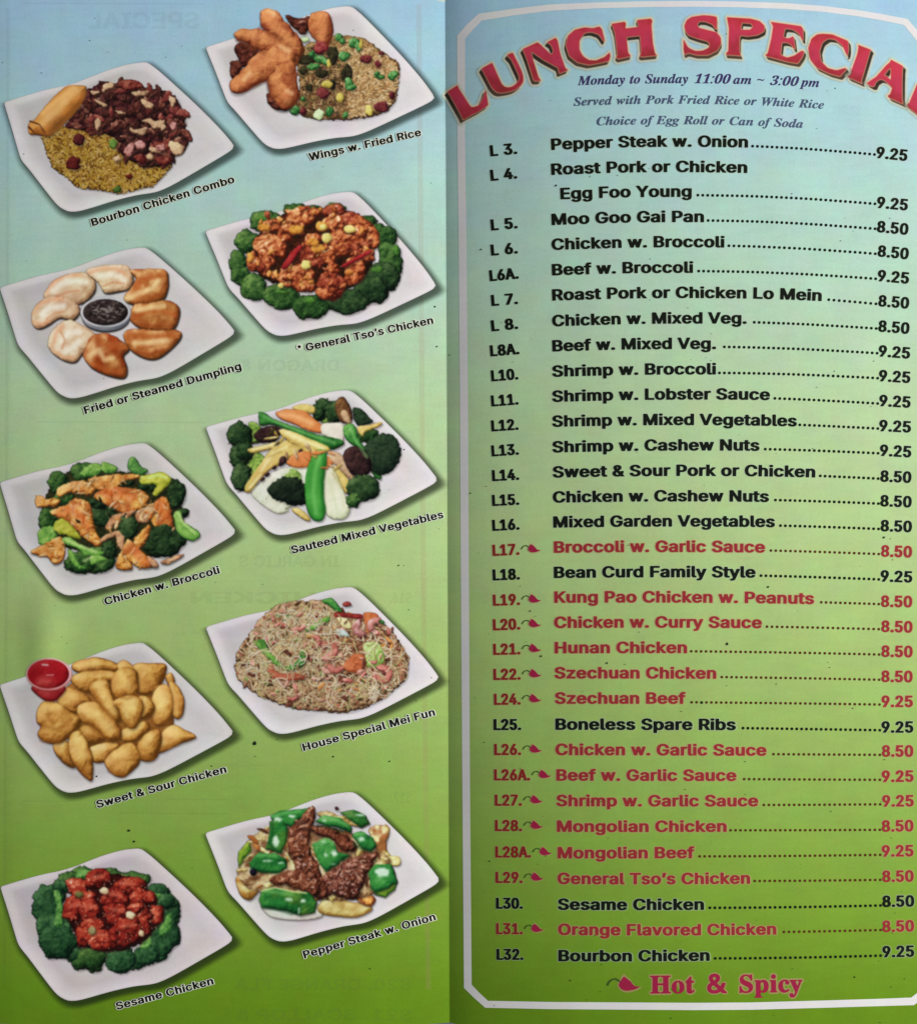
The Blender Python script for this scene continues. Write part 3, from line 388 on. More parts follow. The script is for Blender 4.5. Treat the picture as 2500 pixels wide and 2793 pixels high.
 ('b', 'g'): {'a': 0.2982, 'g': [[42,-141,107,-142,155,-131,198,-109,227,-77,235,-53,237,-29,230,-5,219,11,187,34,83,71,70,83,83,101,131,101,163,106,195,118,227,139,249,163,261,187,267,211,266,243,299,245,303,251,306,275,299,281,243,282,216,299,179,311,123,311,67,290,38,267,20,243,7,211,6,171,19,142,49,115,11,88,-4,67,-6,43,2,27,18,11,14,3,-20,-13,-40,-29,-51,-45,-55,-69,-48,-93,-29,-115,3,-132],[59,-110,27,-94,12,-69,16,-45,43,-18,59,-9,75,-13,131,-33,155,-53,156,-77,135,-101,99,-112],[107,130,96,139,90,163,93,195,102,227,131,272,147,282,163,282,174,275,180,259,180,227,170,187,159,163,140,139,123,130]]},
 ('b', 'h'): {'a': 0.3573, 'g': [[194,-11,227,-11,267,12,290,37,322,85,323,93,307,102,267,53,259,48,250,53,301,221,307,253,305,277,298,293,283,307,251,314,227,310,203,300,181,285,131,228,130,237,191,469,187,473,179,473,51,455,45,453,44,437,51,429,75,427,83,422,85,405,-21,-3,59,-4,67,1,97,101,133,181,173,237,195,253,211,256,217,253,217,237,174,101,161,45,164,21,171,5]]},
 ('b', 'i'): {'a': 0.1941, 'g': [[33,-10,71,-9,103,9,127,33,158,78,143,94,103,50,95,46,88,54,152,302,151,313,23,294,15,286,19,270,39,267,47,262,49,254,1,70,-3,38,7,6],[107,374,127,368,143,369,159,376,173,390,179,406,178,430,159,456,143,463,119,462,102,454,88,438,84,422,86,398]]},
 ('b', 'k'): {'a': 0.323, 'g': [[189,-11,219,-11,247,5,269,29,296,77,275,87,251,51,243,46,229,53,213,93,193,197,275,265,320,285,322,301,315,307,179,306,177,285,205,277,207,261,179,229,115,179,191,469,187,473,179,473,51,455,45,453,44,437,51,429,75,427,83,422,85,405,-21,-3,59,-4,67,1,99,121,115,135,145,29,163,2]]},
 ('b', 'l'): {'a': 0.1733, 'g': [[23,-11,52,-12,84,0,114,29,148,77,132,93,92,49,84,45,77,53,77,61,184,461,186,469,180,474,50,453,48,437,52,430,76,426,81,421,81,405,-14,45,-11,21,-4,6]]},
 ('b', 'm'): {'a': 0.5245, 'g': [[365,-10,392,-11,424,2,454,30,489,78,485,86,472,95,439,54,424,49,420,54,475,238,475,278,460,302,440,312,424,313,384,305,352,285,312,242,308,278,294,302,272,312,232,311,208,301,184,284,136,230,134,238,155,310,152,313,16,293,15,270,40,266,48,254,-16,-3,67,-2,100,102,136,182,177,238,200,254,216,257,222,246,218,230,150,-2,232,-3,278,126,308,190,352,245,368,255,384,257,387,238,344,102,331,46,334,22,341,6]]},
 ('b', 'n'): {'a': 0.3573, 'g': [[198,-11,224,-13,256,0,286,29,322,77,319,85,304,94,271,53,264,48,253,53,307,237,309,269,302,293,288,306,272,312,248,313,224,308,184,284,136,230,133,237,155,309,152,313,16,293,16,270,40,266,48,253,-16,-3,65,-3,102,109,140,189,176,237,198,253,216,256,220,253,220,237,176,101,164,45,166,21,174,5]]},
 ('b', 'o'): {'a': 0.3156, 'g': [[74,-11,132,-9,180,13,228,55,264,109,285,165,288,221,271,269,236,300,204,311,172,313,140,309,116,300,60,259,33,229,12,195,-4,157,-12,125,-14,93,-9,61,2,37,20,14,44,-2],[92,20,76,37,73,69,82,125,97,181,117,229,137,261,156,279,180,283,196,269,201,237,195,189,178,125,156,72,134,37,116,21]]},
 ('b', 'p'): {'a': 0.3298, 'g': [[-82,-141,89,-141,87,-119,55,-112,49,-101,50,-77,71,-2,95,-11,127,-13,159,-4,183,9,239,61,281,131,298,187,301,235,292,275,273,299,239,313,207,311,175,297,143,270,139,275,148,307,143,313,12,291,15,270,39,267,47,259,45,235,-38,-85,-52,-109,-81,-118],[103,19,87,23,82,43,119,179,133,211,155,243,175,255,191,257,207,243,209,219,203,179,188,131,167,84,147,51,124,27]]},
 ('b', 'r'): {'a': 0.2606, 'g': [[-17,-2,68,-2,113,134,160,222,176,236,200,219,224,214,240,218,256,234,262,254,262,278,248,305,224,313,192,303,136,246,136,237,155,310,152,313,16,293,15,270,40,266,48,254]]},
 ('b', 't'): {'a': 0.1847, 'g': [[14,-11,47,-12,82,5,115,37,148,85,127,98,87,50,79,45,71,53,71,61,127,261,135,269,183,273,189,293,191,301,183,304,151,304,140,309,165,397,159,402,135,401,79,340,55,322,12,301,9,293,9,277,15,270,39,269,-15,69,-19,37,-10,5]]},
 ('b', 'u'): {'a': 0.3573, 'g': [[29,-11,65,-11,103,5,137,35,167,69,169,77,168,21,177,3,193,-9,217,-13,241,-8,281,22,323,77,322,85,305,94,265,49,257,50,255,61,319,301,313,305,233,303,201,197,164,117,122,61,105,49,89,44,80,53,82,69,150,309,145,313,10,293,9,274,33,266,42,253,-2,85,-8,37,2,5]]},
 ('b', 'v'): {'a': 0.2841, 'g': [[45,-11,60,-13,68,-9,124,49,188,122,228,181,248,221,257,261,252,291,236,308,204,313,188,306,176,293,171,277,172,261,198,221,198,205,172,157,132,105,127,117,119,253,104,309,92,313,-5,293,-4,273,12,269,22,261,36,221,42,141]]},
 ('b', 'w'): {'a': 0.4197, 'g': [[45,-12,68,-13,75,-4,172,159,178,148,194,-12,220,-10,331,124,380,202,393,236,397,260,395,284,386,300,372,311,348,315,329,308,315,292,312,260,336,228,342,212,316,156,276,104,268,115,250,308,244,314,228,313,223,308,132,153,126,164,117,268,105,308,92,313,-4,294,-4,273,12,269,23,260,36,220,42,140]]},
 ('b', 'y'): {'a': 0.2814, 'g': [[-47,-142,-26,-144,-2,-139,38,-114,94,-55,146,18,204,122,245,218,253,250,254,274,250,290,237,306,222,312,198,312,182,306,168,290,166,258,174,243,195,226,201,210,187,162,150,88,113,266,98,306,78,313,-11,298,-12,274,14,271,21,266,39,218,63,106,79,-6,75,-22,61,-46,29,-78,14,-80,-20,-62,-42,-57,-58,-60,-72,-70,-82,-86,-82,-112,-66,-134]]},
 ('b', '~'): {'a': 0.3842, 'g': [[30,191,80,221,112,228,144,224,240,191,272,189,304,194,328,205,352,226,354,279,352,283,344,280,304,252,272,245,240,250,152,281,112,285,80,280,56,269,30,247]]},
 ('h', 'H'): {'a': 0.5232, 'g': [[10,-10,248,-10,254,-2,253,22,245,29,205,38,197,54,194,198,197,209,329,206,327,54,317,37,277,28,271,22,270,-2,276,-10,513,-10,519,-2,517,23,509,29,474,38,463,62,461,374,468,414,477,421,515,430,519,438,517,462,501,467,285,467,272,462,270,438,274,430,317,420,328,406,330,270,325,263,317,263,205,263,197,263,194,270,196,406,205,419,250,430,254,454,245,467,21,467,6,462,4,438,8,430,53,415,61,398,63,374,61,62,51,38,13,29,5,24,4,-2]], 'h': [[21,-50,509,-50,544,-34,556,-10,553,38,533,60,501,68,499,86,499,382,536,398,554,422,557,462,541,492,509,505,21,505,-19,491,-33,462,-31,422,-13,398,24,382,24,78,21,68,-3,64,-26,46,-35,-2,-19,-37],[237,68,232,166,285,171,290,70],[237,301,232,382,261,393,285,388,289,302]]},
 ('h', 'o'): {'a': 0.3365, 'g': [[143,-20,177,-22,209,-17,241,-6,265,10,289,33,307,60,320,92,327,124,329,164,324,204,300,260,281,284,251,308,225,321,193,329,129,326,97,314,73,300,49,277,31,252,17,220,9,188,10,116,19,84,34,52,52,28,81,3,113,-13],[153,27,139,44,132,76,130,204,140,268,153,283,169,287,191,276,202,244,207,180,206,92,201,52,193,35,177,24]], 'h': [[111,-52,193,-59,264,-36,321,12,357,84,366,172,344,260,297,321,225,361,153,368,79,348,18,300,-20,228,-30,132,-9,52,39,-12],[169,109,169,192]]},
 ('h', 't'): {'a': 0.2283, 'g': [[100,-19,146,-19,186,-2,218,32,234,69,218,82,202,86,178,56,162,54,159,61,156,261,162,267,213,269,219,277,220,309,218,317,210,322,158,325,156,421,155,429,146,436,122,433,82,381,8,301,10,273,36,261,36,69,42,30,63,-3]], 'h': [[72,-51,130,-59,191,-43,239,-3,272,61,258,101,194,133,194,221,234,236,250,253,255,325,234,353,195,365,190,445,154,473,122,473,95,461,-17,333,-29,309,-26,261,-2,229,5,21,26,-20]]},
 ('h', 'S'): {'a': 0.3902, 'g': [[37,-21,65,-22,81,0,169,-21,209,-22,249,-16,281,-5,310,11,349,51,366,91,371,131,367,171,352,211,329,238,297,263,185,318,153,338,138,355,132,379,137,404,161,426,193,433,224,427,252,411,277,387,297,355,313,312,321,307,345,309,351,323,351,467,345,477,313,476,305,459,297,457,209,477,145,474,96,451,58,411,42,371,38,331,41,299,57,259,76,235,105,211,247,131,263,107,266,83,257,55,233,34,193,27,153,35,127,51,105,78,87,115,73,163,65,170,41,170,32,163,31,155,31,-13]], 'h': [[49,-61,105,-45,185,-60,273,-49,342,-13,388,43,405,91,409,147,393,214,354,267,381,291,389,315,388,475,361,511,313,516,281,500,201,516,137,511,73,482,24,427,5,379,0,315,15,259,47,211,10,195,-5,171,-7,-13,9,-47],[177,67,137,99,119,155,225,99,228,83,217,69],[265,322,183,363,172,387,193,394,225,384,253,355]]},
 ('h', 'p'): {'a': 0.3714, 'g': [[12,-149,203,-149,209,-141,208,-117,199,-111,175,-108,167,-103,163,-93,161,-5,213,-21,263,-16,303,7,333,43,348,75,358,115,362,163,358,203,350,235,335,267,311,298,287,316,263,326,231,331,191,324,159,304,151,318,143,322,23,322,9,315,8,291,37,275,40,243,40,-85,38,-101,31,-109,7,-117,6,-141],[183,43,167,57,160,75,160,227,175,255,199,266,220,259,232,235,240,187,239,123,234,83,223,56,207,42]], 'h': [[23,-189,199,-189,223,-182,244,-157,245,-109,231,-86,199,-71,198,-61,263,-56,303,-40,343,-7,372,35,398,123,392,227,354,307,295,355,231,369,167,355,15,360,-9,352,-26,331,-29,283,2,243,2,-69,-27,-101,-32,-141,-17,-176],[199,105,199,206]]},
 ('h', 'i'): {'a': 0.1981, 'g': [[12,-10,176,-12,184,-11,192,-2,190,22,168,31,161,46,160,310,152,322,24,322,12,318,8,294,11,286,35,278,40,246,40,46,32,31,8,22,6,-2],[70,358,96,350,120,353,143,366,156,382,163,406,161,430,148,454,128,469,104,475,80,472,62,462,48,446,39,422,40,398,51,374]], 'h': [[24,-50,192,-48,216,-35,229,-10,228,30,198,70,198,310,180,350,199,390,198,438,170,486,120,512,64,507,24,478,1,422,11,366,-18,342,-29,318,-27,278,2,246,2,70,-27,38,-31,-10,-9,-42]]},
 ('h', 'c'): {'a': 0.2935, 'g': [[132,-20,185,-19,233,-3,273,28,297,60,294,68,273,84,225,54,185,53,169,60,153,74,135,108,125,164,126,220,133,252,146,276,169,285,177,284,185,276,187,228,194,212,209,198,233,192,257,196,273,206,284,220,289,252,279,284,257,308,217,326,177,331,145,329,89,307,65,289,40,260,22,228,12,196,8,156,10,116,18,84,33,52,50,28,76,4,105,-13]], 'h': [[103,-52,161,-60,225,-48,281,-16,332,44,329,84,295,116,257,120,201,89,182,100,170,124,165,180,209,158,257,156,302,180,324,220,325,268,309,308,278,340,233,361,153,368,81,346,17,293,-18,228,-30,148,-14,60,33,-10]]},
 ('h', 'y'): {'a': 0.3002, 'g': [[35,-150,71,-151,99,-142,120,-126,144,-94,169,-38,278,258,287,274,311,290,311,314,303,322,199,322,191,314,191,290,199,282,215,281,226,274,218,242,183,158,140,274,143,278,167,283,173,290,173,314,167,321,-1,322,-9,322,-16,314,-16,290,-9,282,7,278,20,258,128,-6,112,-54,87,-84,79,-50,55,-31,31,-28,15,-31,-11,-54,-19,-86,-10,-118,7,-138]], 'h': [[9,-182,55,-190,103,-182,142,-158,174,-118,311,238,348,282,348,322,327,352,303,360,-9,360,-47,338,-55,314,-51,274,-14,242,81,2,39,10,-1,3,-27,-14,-49,-46,-57,-86,-49,-126,-25,-161]]},
 ('h', '&'): {'a': 0.4916, 'g': [[142,-25,202,-28,258,-21,292,-9,354,24,396,-17,410,-22,498,-21,506,-16,512,-1,506,16,424,95,450,143,469,191,483,239,476,255,458,262,402,262,386,256,354,172,346,172,261,255,300,287,326,319,339,351,342,399,331,439,314,466,282,491,242,505,186,508,130,495,87,463,71,439,62,415,59,383,64,343,77,311,106,271,55,231,27,191,14,143,16,95,32,47,58,15,98,-11],[162,71,144,79,128,95,121,111,120,135,132,167,170,200,281,95,252,79,226,71,194,68],[194,322,165,359,161,391,178,411,194,416,218,414,236,399,237,367,226,348]], 'h': [[121,-49,186,-57,242,-52,298,-37,346,-11,402,-49,498,-49,528,-33,539,-9,530,31,461,103,506,215,505,263,474,288,394,289,362,271,338,218,307,247,361,327,370,367,366,423,350,463,324,495,250,532,178,535,114,518,63,479,35,423,33,351,65,279,25,239,0,199,-13,151,-12,95,1,47,26,7,66,-26],[162,101,151,111,148,135,170,164,232,103,194,96],[194,365,189,383,210,386,205,367]]},
}
_gc = {}


def glyph(key, kind='g'):
    if (key, kind) in _gc: return _gc[(key, kind)]
    loops = []
    for flat in GLYPHS[key][kind]:
        loops.append(np.array(flat, float).reshape(-1, 2) / 1000.0)
    # group the loops: holes go with the outline that holds them
    def area(l): x, y = l.T; return .5 * np.sum(x * np.roll(y, -1) - y * np.roll(x, -1))
    sgn = np.sign(max((area(l) for l in loops), key=abs))
    outs = [l for l in loops if area(l) * sgn > 0]; holes = [l for l in loops if area(l) * sgn <= 0]
    V, F = [], []
    for o in outs:
        hs = []
        for h in holes:
            x, y = h[0]; q = np.roll(o, -1, 0)
            c = ((o[:, 1] > y) != (q[:, 1] > y)) & (x < (q[:, 0] - o[:, 0]) * (y - o[:, 1]) / (q[:, 1] - o[:, 1] + 1e-12) + o[:, 0])
            if c.sum() % 2: hs.append(h)
        pl = [o] + hs
        t = tessellate_polygon([[Vector((x, y, 0)) for x, y in l] for l in pl])
        b = len(V); V += np.vstack(pl).tolist(); F += [[b + i for i in f] for f in t]
    V = np.array(V)
    _gc[(key, kind)] = (V, F, V[:, 0].min(), V[:, 0].max())
    return _gc[(key, kind)]


CAP = {k: glyph((k, 'H' if k != 'b' else 'E'))[0][:, 1].max() for k in 'sbh'}


def set_text(txt, fam, x0, x1, ybase, cap, mat, name, parent, layer, kind='g', tilt=True, space=1.0, slant=0.0, mirror=False, swell=0.0):
    """set txt between x0 and x1 (px) on the baseline function ybase(x)"""
    track = {'s': .026, 'b': .0, 'h': .012}[fam]
    items, x = [], 0.0
    for ch in txt:
        if ch == ' ': x += .21 * space; continue
        k = (fam, ch)
        items.append((k, x)); x += GLYPHS[k]['a'] + track
    l = items[0][1] + glyph(items[0][0])[2]; r = items[-1][1] + glyph(items[-1][0])[3]
    sx = (x1 - x0) / (r - l); sy = cap / CAP[fam]
    V, F = [], []
    for k, gx in items:
        gv, gf, a, b = glyph(k, kind)
        g0 = glyph(k)
        cx = (g0[2] + g0[3]) / 2
        px = x0 + (gx + cx - l) * sx
        lx = (gv[:, 0] - cx) * sx + gv[:, 1] * slant * sy * (k[1].isdigit() or k[1] in ':')
        ly = -gv[:, 1] * sy
        py = ybase(px); sl = (ybase(px + 4) - ybase(px - 4)) / 8
        an = math.atan(sl)
        c, s_ = math.cos(an), math.sin(an)
        q = np.stack([px + lx * c - ly * s_ * (1 if tilt else 0), py + lx * s_ + ly * c], 1)
        o = len(V); V += q.tolist(); F += [[o + i for i in f] for f in gf]
    V = np.array(V)
    if mirror: V[:, 0] = x0 + x1 - V[:, 0]
    lay = np.full(len(V), layer * LAY)
    if swell:      # ink spread: the same letters once more, a hair to the side and above
        F += [[i + len(V) for i in f] for f in F]
        V = np.vstack([V - (swell / 2, 0), V + (swell / 2, 0)]); lay = np.concatenate([lay, lay + .07])
    p3 = P(V[:, 0], V[:, 1], lay)
    return add_mesh(name, p3, up(F, p3), mat, parent)


def line_fn(x0, y0, x1, y1): return lambda x: y0 + (y1 - y0) * (x - x0) / (x1 - x0)


def quad_fn(a, b, c):
    co = np.polyfit([a[0], b[0], c[0]], [a[1], b[1], c[1]], 2)
    return lambda x: float(np.polyval(co, x))


_gx = np.array([1300, 1503, 1700, 1859, 2040, 2200, 2386, 2500.])
_gy = np.array([24, 9, 1.6, 0, 2, 9, 23, 35.])


def sag_fn(x0, y0, x1, y1):
    """baseline bowed by the curl of the page, as seen from the camera"""
    g = lambda x: np.interp(x, _gx, _gy) * (2060 - y0) / 1650
    # smooth the table a little
    gs = lambda x: (g(x - 40) + g(x) + g(x + 40)) / 3
    return lambda x: float(y0 + (y1 - y0) * (x - x0) / (x1 - x0) + gs(x) - (gs(x0) * (x1 - x) + gs(x1) * (x - x0)) / (x1 - x0))


# ---------------------------------------------------------------- picture painting
def _hash(ix, iy, seed):
    h = (ix.astype(np.int64) * 374761393 + iy.astype(np.int64) * 668265263 + seed * 974634777) & 0xffffffff
    h = ((h ^ (h >> 13)) * 1274126177) & 0xffffffff
    h = h ^ (h >> 16)
    return (h & 0xffff) / 65535.0


def vnoise(X, Y, sc, seed=0, octv=3):
    out = 0; amp = 1; tot = 0
    for o in range(octv):
        x = X / sc; y = Y / sc
        ix = np.floor(x); iy = np.floor(y); fx = x - ix; fy = y - iy
        fx = fx * fx * (3 - 2 * fx); fy = fy * fy * (3 - 2 * fy)
        a = _hash(ix, iy, seed + o); b = _hash(ix + 1, iy, seed + o); c = _hash(ix, iy + 1, seed + o); d = _hash(ix + 1, iy + 1, seed + o)
        out = out + amp * ((a * (1 - fx) + b * fx) * (1 - fy) + (c * (1 - fx) + d * fx) * fy); tot += amp
        amp *= .55; sc = sc / 2.03
    return out / tot - .5


def cells(X, Y, sc, seed=0):
    x = X / sc; y = Y / sc; ix = np.floor(x); iy = np.floor(y)
    best = np.full(X.shape, 9.)
    for dx in (-1, 0, 1):
        for dy in (-1, 0, 1):
            cx = ix + dx + _hash(ix + dx, iy + dy, seed); cy = iy + dy + _hash(ix + dx, iy + dy, seed + 7)
            best = np.minimum(best, (cx - x) ** 2 + (cy - y) ** 2)
    return np.sqrt(best)


def smooth_poly(pts, n=4):
    p = np.asarray(pts, float); out = []
    p0, p1, p2, p3 = np.roll(p, 1, 0), p, np.roll(p, -1, 0), np.roll(p, -2, 0)
    for k in range(n):
        t = k / n
        out.append(.5 * (2 * p1 + (p2 - p0) * t + (2 * p0 - 5 * p1 + 4 * p2 - p3) * t * t + (3 * p1 - p0 - 3 * p2 + p3) * t ** 3))
    return np.stack(out, 1).reshape(-1, 2)


def sdf(poly, X, Y):
    D = np.full(X.shape, 1e9); ins = np.zeros(X.shape, bool)
    q = np.roll(poly, -1, 0)
    for a, b in zip(poly, q):
        d = b - a; L = d @ d
        if L < 1e-9: continue
        t = np.clip(((X - a[0]) * d[0] + (Y - a[1]) * d[1]) / L, 0, 1)
        D = np.minimum(D, (X - a[0] - t * d[0]) ** 2 + (Y - a[1] - t * d[1]) ** 2)
        ins ^= ((a[1] > Y) != (b[1] > Y)) & (X < (b[0] - a[0]) * (Y - a[1]) / (b[1] - a[1] + 1e-12) + a[0])
    D = np.sqrt(D)
    return np.where(ins, D, -D)


def ramp(t, stops):
    t = np.clip(t, 0, 1)
    xs = np.linspace(0, 1, len(stops)); c = np.array(stops, float)
    return np.stack([np.interp(t, xs, c[:, i]) for i in range(3)], -1)


class Canvas:
    def __init__(s, x0, y0, x1, y1, cell, off=(0, 0), z=2.6):
        s.cell = cell
        s.xs = np.arange(x0, x1, cell); s.ys = np.arange(y0, y1, cell)
        s.X, s.Y = np.meshgrid(s.xs, s.ys)
        s.rgb = np.zeros(s.X.shape + (3,)); s.a = np.zeros(s.X.shape); s.id = np.full(s.X.shape, -1)
        s.names = []; s.off = off; s.z = z; s.seed = 1

    def px(s, pts):
        if isinstance(pts, str): pts = [tuple(map(float, p.split(','))) for p in pts.split()]
        return np.asarray(pts, float) / s.z + np.array(s.off)

    def win(s, poly, m=6):
        i0 = max(0, int((poly[:, 0].min() - m - s.xs[0]) / s.cell)); i1 = min(len(s.xs), int((poly[:, 0].max() + m - s.xs[0]) / s.cell) + 2)
        j0 = max(0, int((poly[:, 1].min() - m - s.ys[0]) / s.cell)); j1 = min(len(s.ys), int((poly[:, 1].max() + m - s.ys[0]) / s.cell) + 2)
        return slice(j0, j1), slice(i0, i1)

    def comp(s, w, rgb, cov, pid):
        a0 = s.a[w]; a1 = cov + a0 * (1 - cov)
        k = np.where(a1 > 1e-6, cov / np.maximum(a1, 1e-6), 0)[..., None]
        s.rgb[w] = s.rgb[w] * (1 - k) + rgb * k
        s.a[w] = a1
        if pid is not None:
            s.id[w] = np.where((cov > .5) | ((cov > .02) & (s.id[w] < 0)), pid, s.id[w])

    def new(s, name):
        s.names.append(name); return len(s.names) - 1

    def piece(s, name, pts, stops, r=12, bump=.5, bs=9, spec=0., rough=1.5, rs=8, cellamt=0., cs=6, shade=.35, sh=(3.5, 4.5, 5),
              edge=.22, smooth=True, tint=None, pid=None, octv=3, lum=0., soft=1.3, vary=.14, grow=0.):
        """one printed piece of food: outline, rounded relief, highlights and the shade it throws on its neighbours"""
        s.seed += 13; sd = s.seed
        poly = s.px(pts)
        if smooth: poly = smooth_poly(poly)
        w = s.win(poly, 14)
        X, Y = s.X[w], s.Y[w]
        if X.size == 0: return
        d = sdf(poly, X, Y) + grow + rough * 2 * vnoise(X, Y, rs, sd, 2)
        if pid is None: pid = s.new(name)
        if shade > 0:
            ds = sdf(poly + np.array(sh[:2]), X, Y) + grow
            s.comp(w, np.array([40, 30, 25.]), shade * np.clip((ds + sh[2] * .5) / sh[2], 0, 1), None)
            # contact shade on the bare plate is part of the printed photograph too
            m = (s.id[w] < 0) & (s.a[w] > .03)
            s.id[w] = np.where(m, s.shadow_id(), s.id[w])
        wX = X + 9 * vnoise(X, Y, 15, sd + 31, 2); wY = Y + 9 * vnoise(X, Y, 15, sd + 37, 2)
        hgt = np.clip(d / r, 0, 1); hgt = np.sqrt(1 - (1 - hgt) ** 2) * r * .8
        n1 = vnoise(wX, wY, bs, sd + 3, octv)
        h2 = hgt + bump * bs * n1 * .6
        cl = cells(wX, wY, cs, sd + 5) if cellamt else 0
        if cellamt: h2 = h2 + cellamt * cs * .55 * (1 - cl)
        gy, gx = np.gradient(h2, s.cell)
        nz = 1 / np.sqrt(1 + gx ** 2 + gy ** 2)
        emb = np.clip(nz * (.62 + .38 * gx + .50 * gy), 0, 1.15)
        lam = .10 + .74 * emb + bump * .55 * vnoise(wX, wY, bs * .9, sd + 41, 3) + .40 * vnoise(wX, wY, bs * 2.6, sd + 9, 2)
        if cellamt: lam = lam - .30 * cellamt * (cl - .45)
        cx, cy = poly.mean(0); sz = max(np.ptp(poly[:, 0]), np.ptp(poly[:, 1])) / 2 + 1
        lam = lam + .14 * np.clip(((cx - X) * .55 + (cy - Y) * .8) / sz, -1, 1) + ((sd * 7919) % 97 / 97 - .5) * vary + lum
        lam = lam - edge * np.exp(-np.clip(d, 0, None) / 4.5)
        rgb = ramp(lam, stops)
        if tint is not None:
            tc, amt, ts = tint
            k = np.clip(.5 + 3.2 * (vnoise(X, Y, ts, sd + 21, 2)), 0, 1)[..., None] * amt
            rgb = rgb * (1 - k) + np.array(tc, float) * (.55 + .5 * lam[..., None]) * k
        if spec:
            hn = vnoise(wX, wY, 5.5, sd + 51, 2)
            k = (np.clip((lam - .95 + spec) * 4, 0, 1) * np.clip(hn * 6 + .2, 0, 1))[..., None] * .8
            rgb = rgb * (1 - k) + np.array([255, 248, 235.]) * k
        s.comp(w, np.clip(rgb, 0, 255), np.clip(d / (s.cell * soft) + .5, 0, 1), pid)
        return pid

    def shadow_id(s):
        if 'plate_shade' not in s.names: s.names.append('plate_shade')
        return s.names.index('plate_shade')

    def ell(s, name, cx, cy, rx, ry, stops, ang=0, jit=.12, n=12, **k):
        rnd = random.Random(int(cx * 7 + cy * 13))
        pts = []
        for i in range(n):
            t = 2 * math.pi * i / n; q = 1 + rnd.uniform(-jit, jit)
            x, y = rx * q * math.cos(t), ry * q * math.sin(t)
            c, sn = math.cos(ang), math.sin(ang)
            pts.append((cx + x * c - y * sn, cy + x * sn + y * c))
        return s.piece(name, pts, stops, **k)

    def stroke(s, pts, wid, col, pid, dark=.55, blur=0, op=1.0):
        """thin rounded strand or grain (px of the zoomed original)"""
        p = s.px(pts)
        w = s.win(p, wid + 2 + blur)
        X, Y = s.X[w], s.Y[w]
        if X.size == 0: return
        D = np.full(X.shape, 1e9); sgn = np.zeros(X.shape)
        for a, b in zip(p[:-1], p[1:]):
            dd = b - a; L = max(dd @ dd, 1e-6)
            t = np.clip(((X - a[0]) * dd[0] + (Y - a[1]) * dd[1]) / L, 0, 1)
            ex, ey = X - a[0] - t * dd[0], Y - a[1] - t * dd[1]
            q = ex * ex + ey * ey
            m = q < D
            D = np.where(m, q, D); sgn = np.where(m, ex * .55 + ey * .8, sgn)
        D = np.sqrt(D)
        k = np.clip(.5 + sgn / wid * .9, 0, 1)[..., None]
        rgb = np.array(col, float) * (1.08 - (1 - dark) * k)
        s.comp(w, np.clip(rgb, 0, 255), np.clip((wid - D) / (s.cell + blur) + .5, 0, 1) * op, pid if op > .9 else None)

    def soft(s, paths, wid, col, op=.55, blur=6):
        """soft light or dark passage inside the picture"""
        for p in paths.split('/'):
            q = [tuple(map(float, k.split(','))) for k in p.split()]
            s.stroke(q, wid, col, None, 1.0, blur, op)

    def shards(s, region, n, pals, seed, ln=(18, 46), wd=(.3, .55), pid=None, name=None, **k):
        """torn slivers of food lying over each other"""
        pts, rnd = s.inside(region, n, seed)
        for (x, y) in pts:
            L = rnd.uniform(*ln); W_ = L * rnd.uniform(*wd); t = rnd.uniform(0, 6.28); cc, sn = math.cos(t), math.sin(t)
            P_ = [(-1, rnd.uniform(-.4, .4)), (-.5, -rnd.uniform(.5, 1)), (.3, -rnd.uniform(.4, 1)), (1, rnd.uniform(-.5, .5)), (.4, rnd.uniform(.5, 1)), (-.4, rnd.uniform(.3, 1))]
            q = [(x + L * u * cc - W_ * v * sn, y + L * u * sn + W_ * v * cc) for u, v in P_]
            kk = dict(r=5, bump=.9, bs=8, rough=1.5, rs=6, shade=.4, sh=(1.5, 3, 4), vary=.4, edge=.12); kk.update(k)
            s.piece(name or 'x', q, pals[rnd.integers(len(pals))], pid=pid, **kk)

    def inside(s, pts, n, seed=0):
        p = s.px(pts); p = smooth_poly(p)
        rnd = np.random.default_rng(seed)
        out = []
        lo_, hi_ = p.min(0), p.max(0)
        for k in range(60):
            q = rnd.uniform(lo_, hi_, (n * 2, 2))
            dd = sdf(p, q[:, 0], q[:, 1])
            out += ((q[dd > (1.5 if k < 20 else 0)] - np.array(s.off)) * s.z).tolist()
            if len(out) >= n: break
        return out[:n], rnd

    def build(s, parent, layer, stuff=(), labels={}, blur=2):
        # the printed photographs are a little soft
        pm = np.concatenate([s.rgb * s.a[..., None], s.a[..., None]], -1)
        for _ in range(blur):
            for ax in (0, 1):
                pm = .22 * np.roll(pm, 1, ax) + .56 * pm + .22 * np.roll(pm, -1, ax)
        al = pm[..., 3:]
        s.rgb = np.where(al > .004, pm[..., :3] / np.maximum(al, .004), s.rgb); s.a = np.clip(al[..., 0], 0, 1)
        near = s.id.copy()
        for dy, dx in ((0, 1), (1, 0), (0, -1), (-1, 0)):
            q_ = np.roll(np.roll(s.id, dy, 0), dx, 1); near = np.where((near < 0) & (q_ >= 0), q_, near)
        s.id = near
        H, W = s.X.shape
        idx = np.arange(H * W).reshape(H, W)
        a, i = s.a, s.id
        q = np.stack([idx[:-1, :-1], idx[1:, :-1], idx[1:, 1:], idx[:-1, 1:]], -1).reshape(-1, 4)
        amax = np.maximum.reduce([a[:-1, :-1], a[1:, :-1], a[1:, 1:], a[:-1, 1:]]).ravel()
        fid = np.maximum.reduce([i[:-1, :-1], i[1:, :-1], i[1:, 1:], i[:-1, 1:]]).ravel()
        X, Y = s.X.ravel(), s.Y.ravel()
        C = np.concatenate([lin(s.rgb).reshape(-1, 3), s.a.reshape(-1, 1)], 1)
        objs = []
